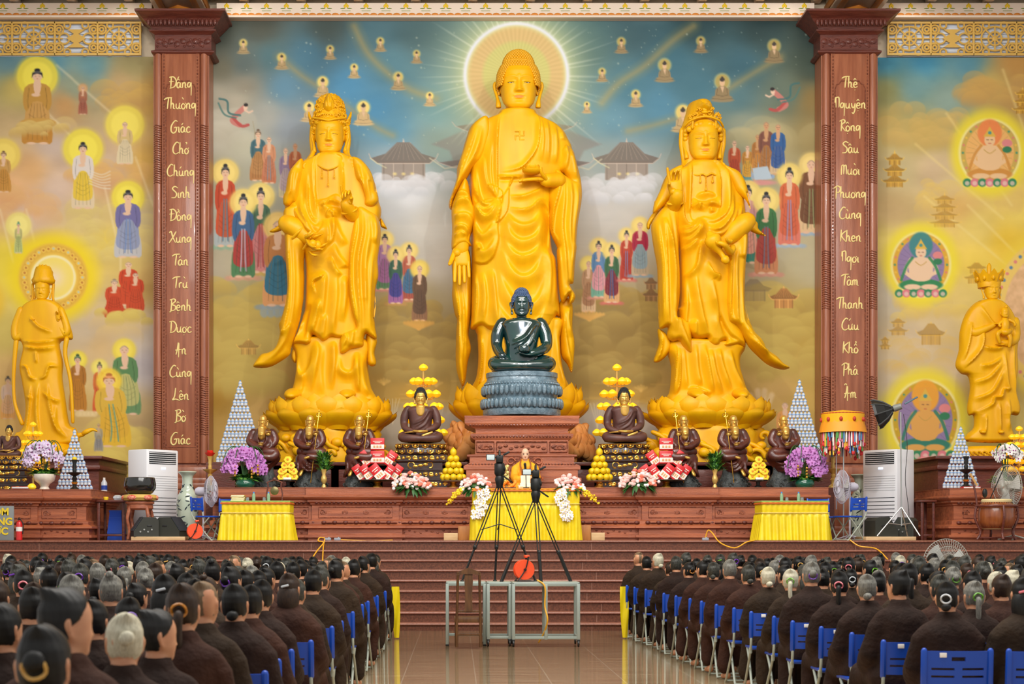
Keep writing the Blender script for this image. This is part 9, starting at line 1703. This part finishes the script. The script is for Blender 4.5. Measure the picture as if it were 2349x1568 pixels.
metal_table(X(1026,TD),X(1112,TD),22.3,22.85,HT,'grey metal table behind the wooden chair in the aisle',False);metal_table(X(1120,22.2),X(1170,22.2),22.2,22.75,HT,'narrow grey metal rolling table, middle of the three in the aisle',True);metal_table(X(1178,22.1),X(1327,22.1),22.1,22.7,HT,'wide grey metal rolling table under the orange cable reel',True)
reel(np.array((X(1202,22.25),22.28,HT+.006)),'orange cable reel on the metal table under the tripod',.2)
def tripod(px,yh,D,feet,thick,lab,screen,spread):
 t=TH('camera_tripod',lab,'tripod',px,1333,D);q=MB();A=at3(px,yh+50,D)
 for fx,dy in feet:
  f=np.array((X(fx,D),D+dy,HT+.012));q=MB();m=A+(f-A)*.48;e=A+(f-A)*.66
  for o_ in(-.02,.02):q.bar(A+np.array((o_,0,0)),e+np.array((o_,0,0)),.0085,6)
  q.bar(e,f,.016 if not thick else .026,8);q.ell(e,(.03,.03,.04),8,6);q.ell(f,(.03,.03,.012),8,6);q.build('leg',BLACK,t)
  if spread:q=MB();q.bar(A+(at3(px,1333,D)-A)*.42,m,.008,6);q.build('spreader',BLACK,t)
 q=MB();s=D/F;q.lathe([(.04,-.08),(.06,0),(.07,.05),(.055,.09),(.075,.13),(.075,.26),(.05,.29)],A,18,sy=.9);q.ell(A+np.array((.06,0,.2)),(.03,.05,.05),8,6);q.tube([A+np.array((.04,-.05,.1)),A+np.array((.16,-.3,.0))],.012,6);q.build('fluid_head',BLACK,t)
 q=MB();q.rbox(A+np.array((0,.04,.34)),(.10,.26,.11),.015);q.tube(smooth_curve([A+np.array((0,.14,.39)),A+np.array((.0,.08,.46)),A+np.array((0,-.06,.45)),A+np.array((0,-.1,.39))],4),.014,6);q.lathe([(.04,.16),(.05,.27),(.001,.27)],(0,0,0),14,R=rotx(-PI/2));q.v[-1]=q.v[-1]+A+np.array((0,0,.34));q.rbox(A+np.array((.10,.02,.42)),(.10,.05,.03),.006,roty(-.5));q.build('camera_body',BLACK,t)
 q=MB();q.rbox(A+np.array((-.13,-.06,.36)),(.13,.02,.09),.006);q.rbox(A+np.array((-.055,-.05,.36)),(.05,.03,.03),.006);q.build('flip_screen',BLACK,t);q=MB();q.rbox(A+np.array((-.13,-.072,.36)),(.11,.004,.072),.001);q.build('lit_screen',mat('screen_glow',(150,160,160),emit=(190,200,196),estr=.7),t)
tripod(1146,1056,22.55,((1060,-.1),(1136,.16),(1228,.02)),False,'black camera tripod with thin legs and spreader, behind the wooden chair',1,True);tripod(1229,1090,22.4,((1150,-.12),(1239,-.2),(1310,.12)),True,'black camera tripod with thick lower legs on the wide rolling table',1,False)
cord('yellow_cable',[at3(1233,1330,22.1,2),at3(1250,1345,22.05),at3(1250,1390,22.05),at3(1256,1420,22.0),at3(1249,1448,22.1),at3(1236,1472,22.2)],.012,YC,'yellow cable hanging down from the wide rolling table')
CWD=mat('aged_brown_wood',(104,68,34),rough=.5,c2=(78,48,22),vscale=4,stretch=(6,6,1));D=21.75;s=D/F;c=np.array((X(1075,D),D,0));t=thing('wooden_chair','old brown wooden chair with tall splat back in the aisle','chair',c);q=MB();w_=.17;q.rbox(c+np.array((0,.2,.40)),(.40,.40,.07),.008);q.build('seat',CWD,t)
for g in(-1,1):q=MB();q.tube(smooth_curve([c+np.array((g*.165,0,.02)),c+np.array((g*.165,0,.4)),c+np.array((g*.155,-.02,.8)),c+np.array((g*.15,-.05,1.06))],4),.019,8);q.build('leg',CWD,t);q=MB();q.rbox(c+np.array((g*.175,.37,.2)),(.04,.04,.38),.006);q.build('leg',CWD,t)
q=MB();q.prism([(c[0]+a,b)for a,b in((-.055,.52),(-.05,.75),(-.06,.95),(-.055,1.04),(.055,1.04),(.06,.95),(.05,.75),(.055,.52))],D-.05,D-.03);q.build('splat',CWD,t);q=MB();q.prism([(c[0]+a,b)for a,b in((-.17,1.02),(-.165,1.07),(-.08,1.10),(0,1.13),(.08,1.10),(.165,1.07),(.17,1.02),(.07,1.04),(-.07,1.04))],D-.065,D-.03);q.build('crest_rail',CWD,t);q=MB();[q.rbox(c+np.array((0,-.0,z)),(.31,.025,.035),.005)for z in(.20,.52)];[q.rbox(c+np.array((g*.17,.19,.16)),(.025,.36,.03),.005)for g in(-1,1)];q.build('stretcher',CWD,t)
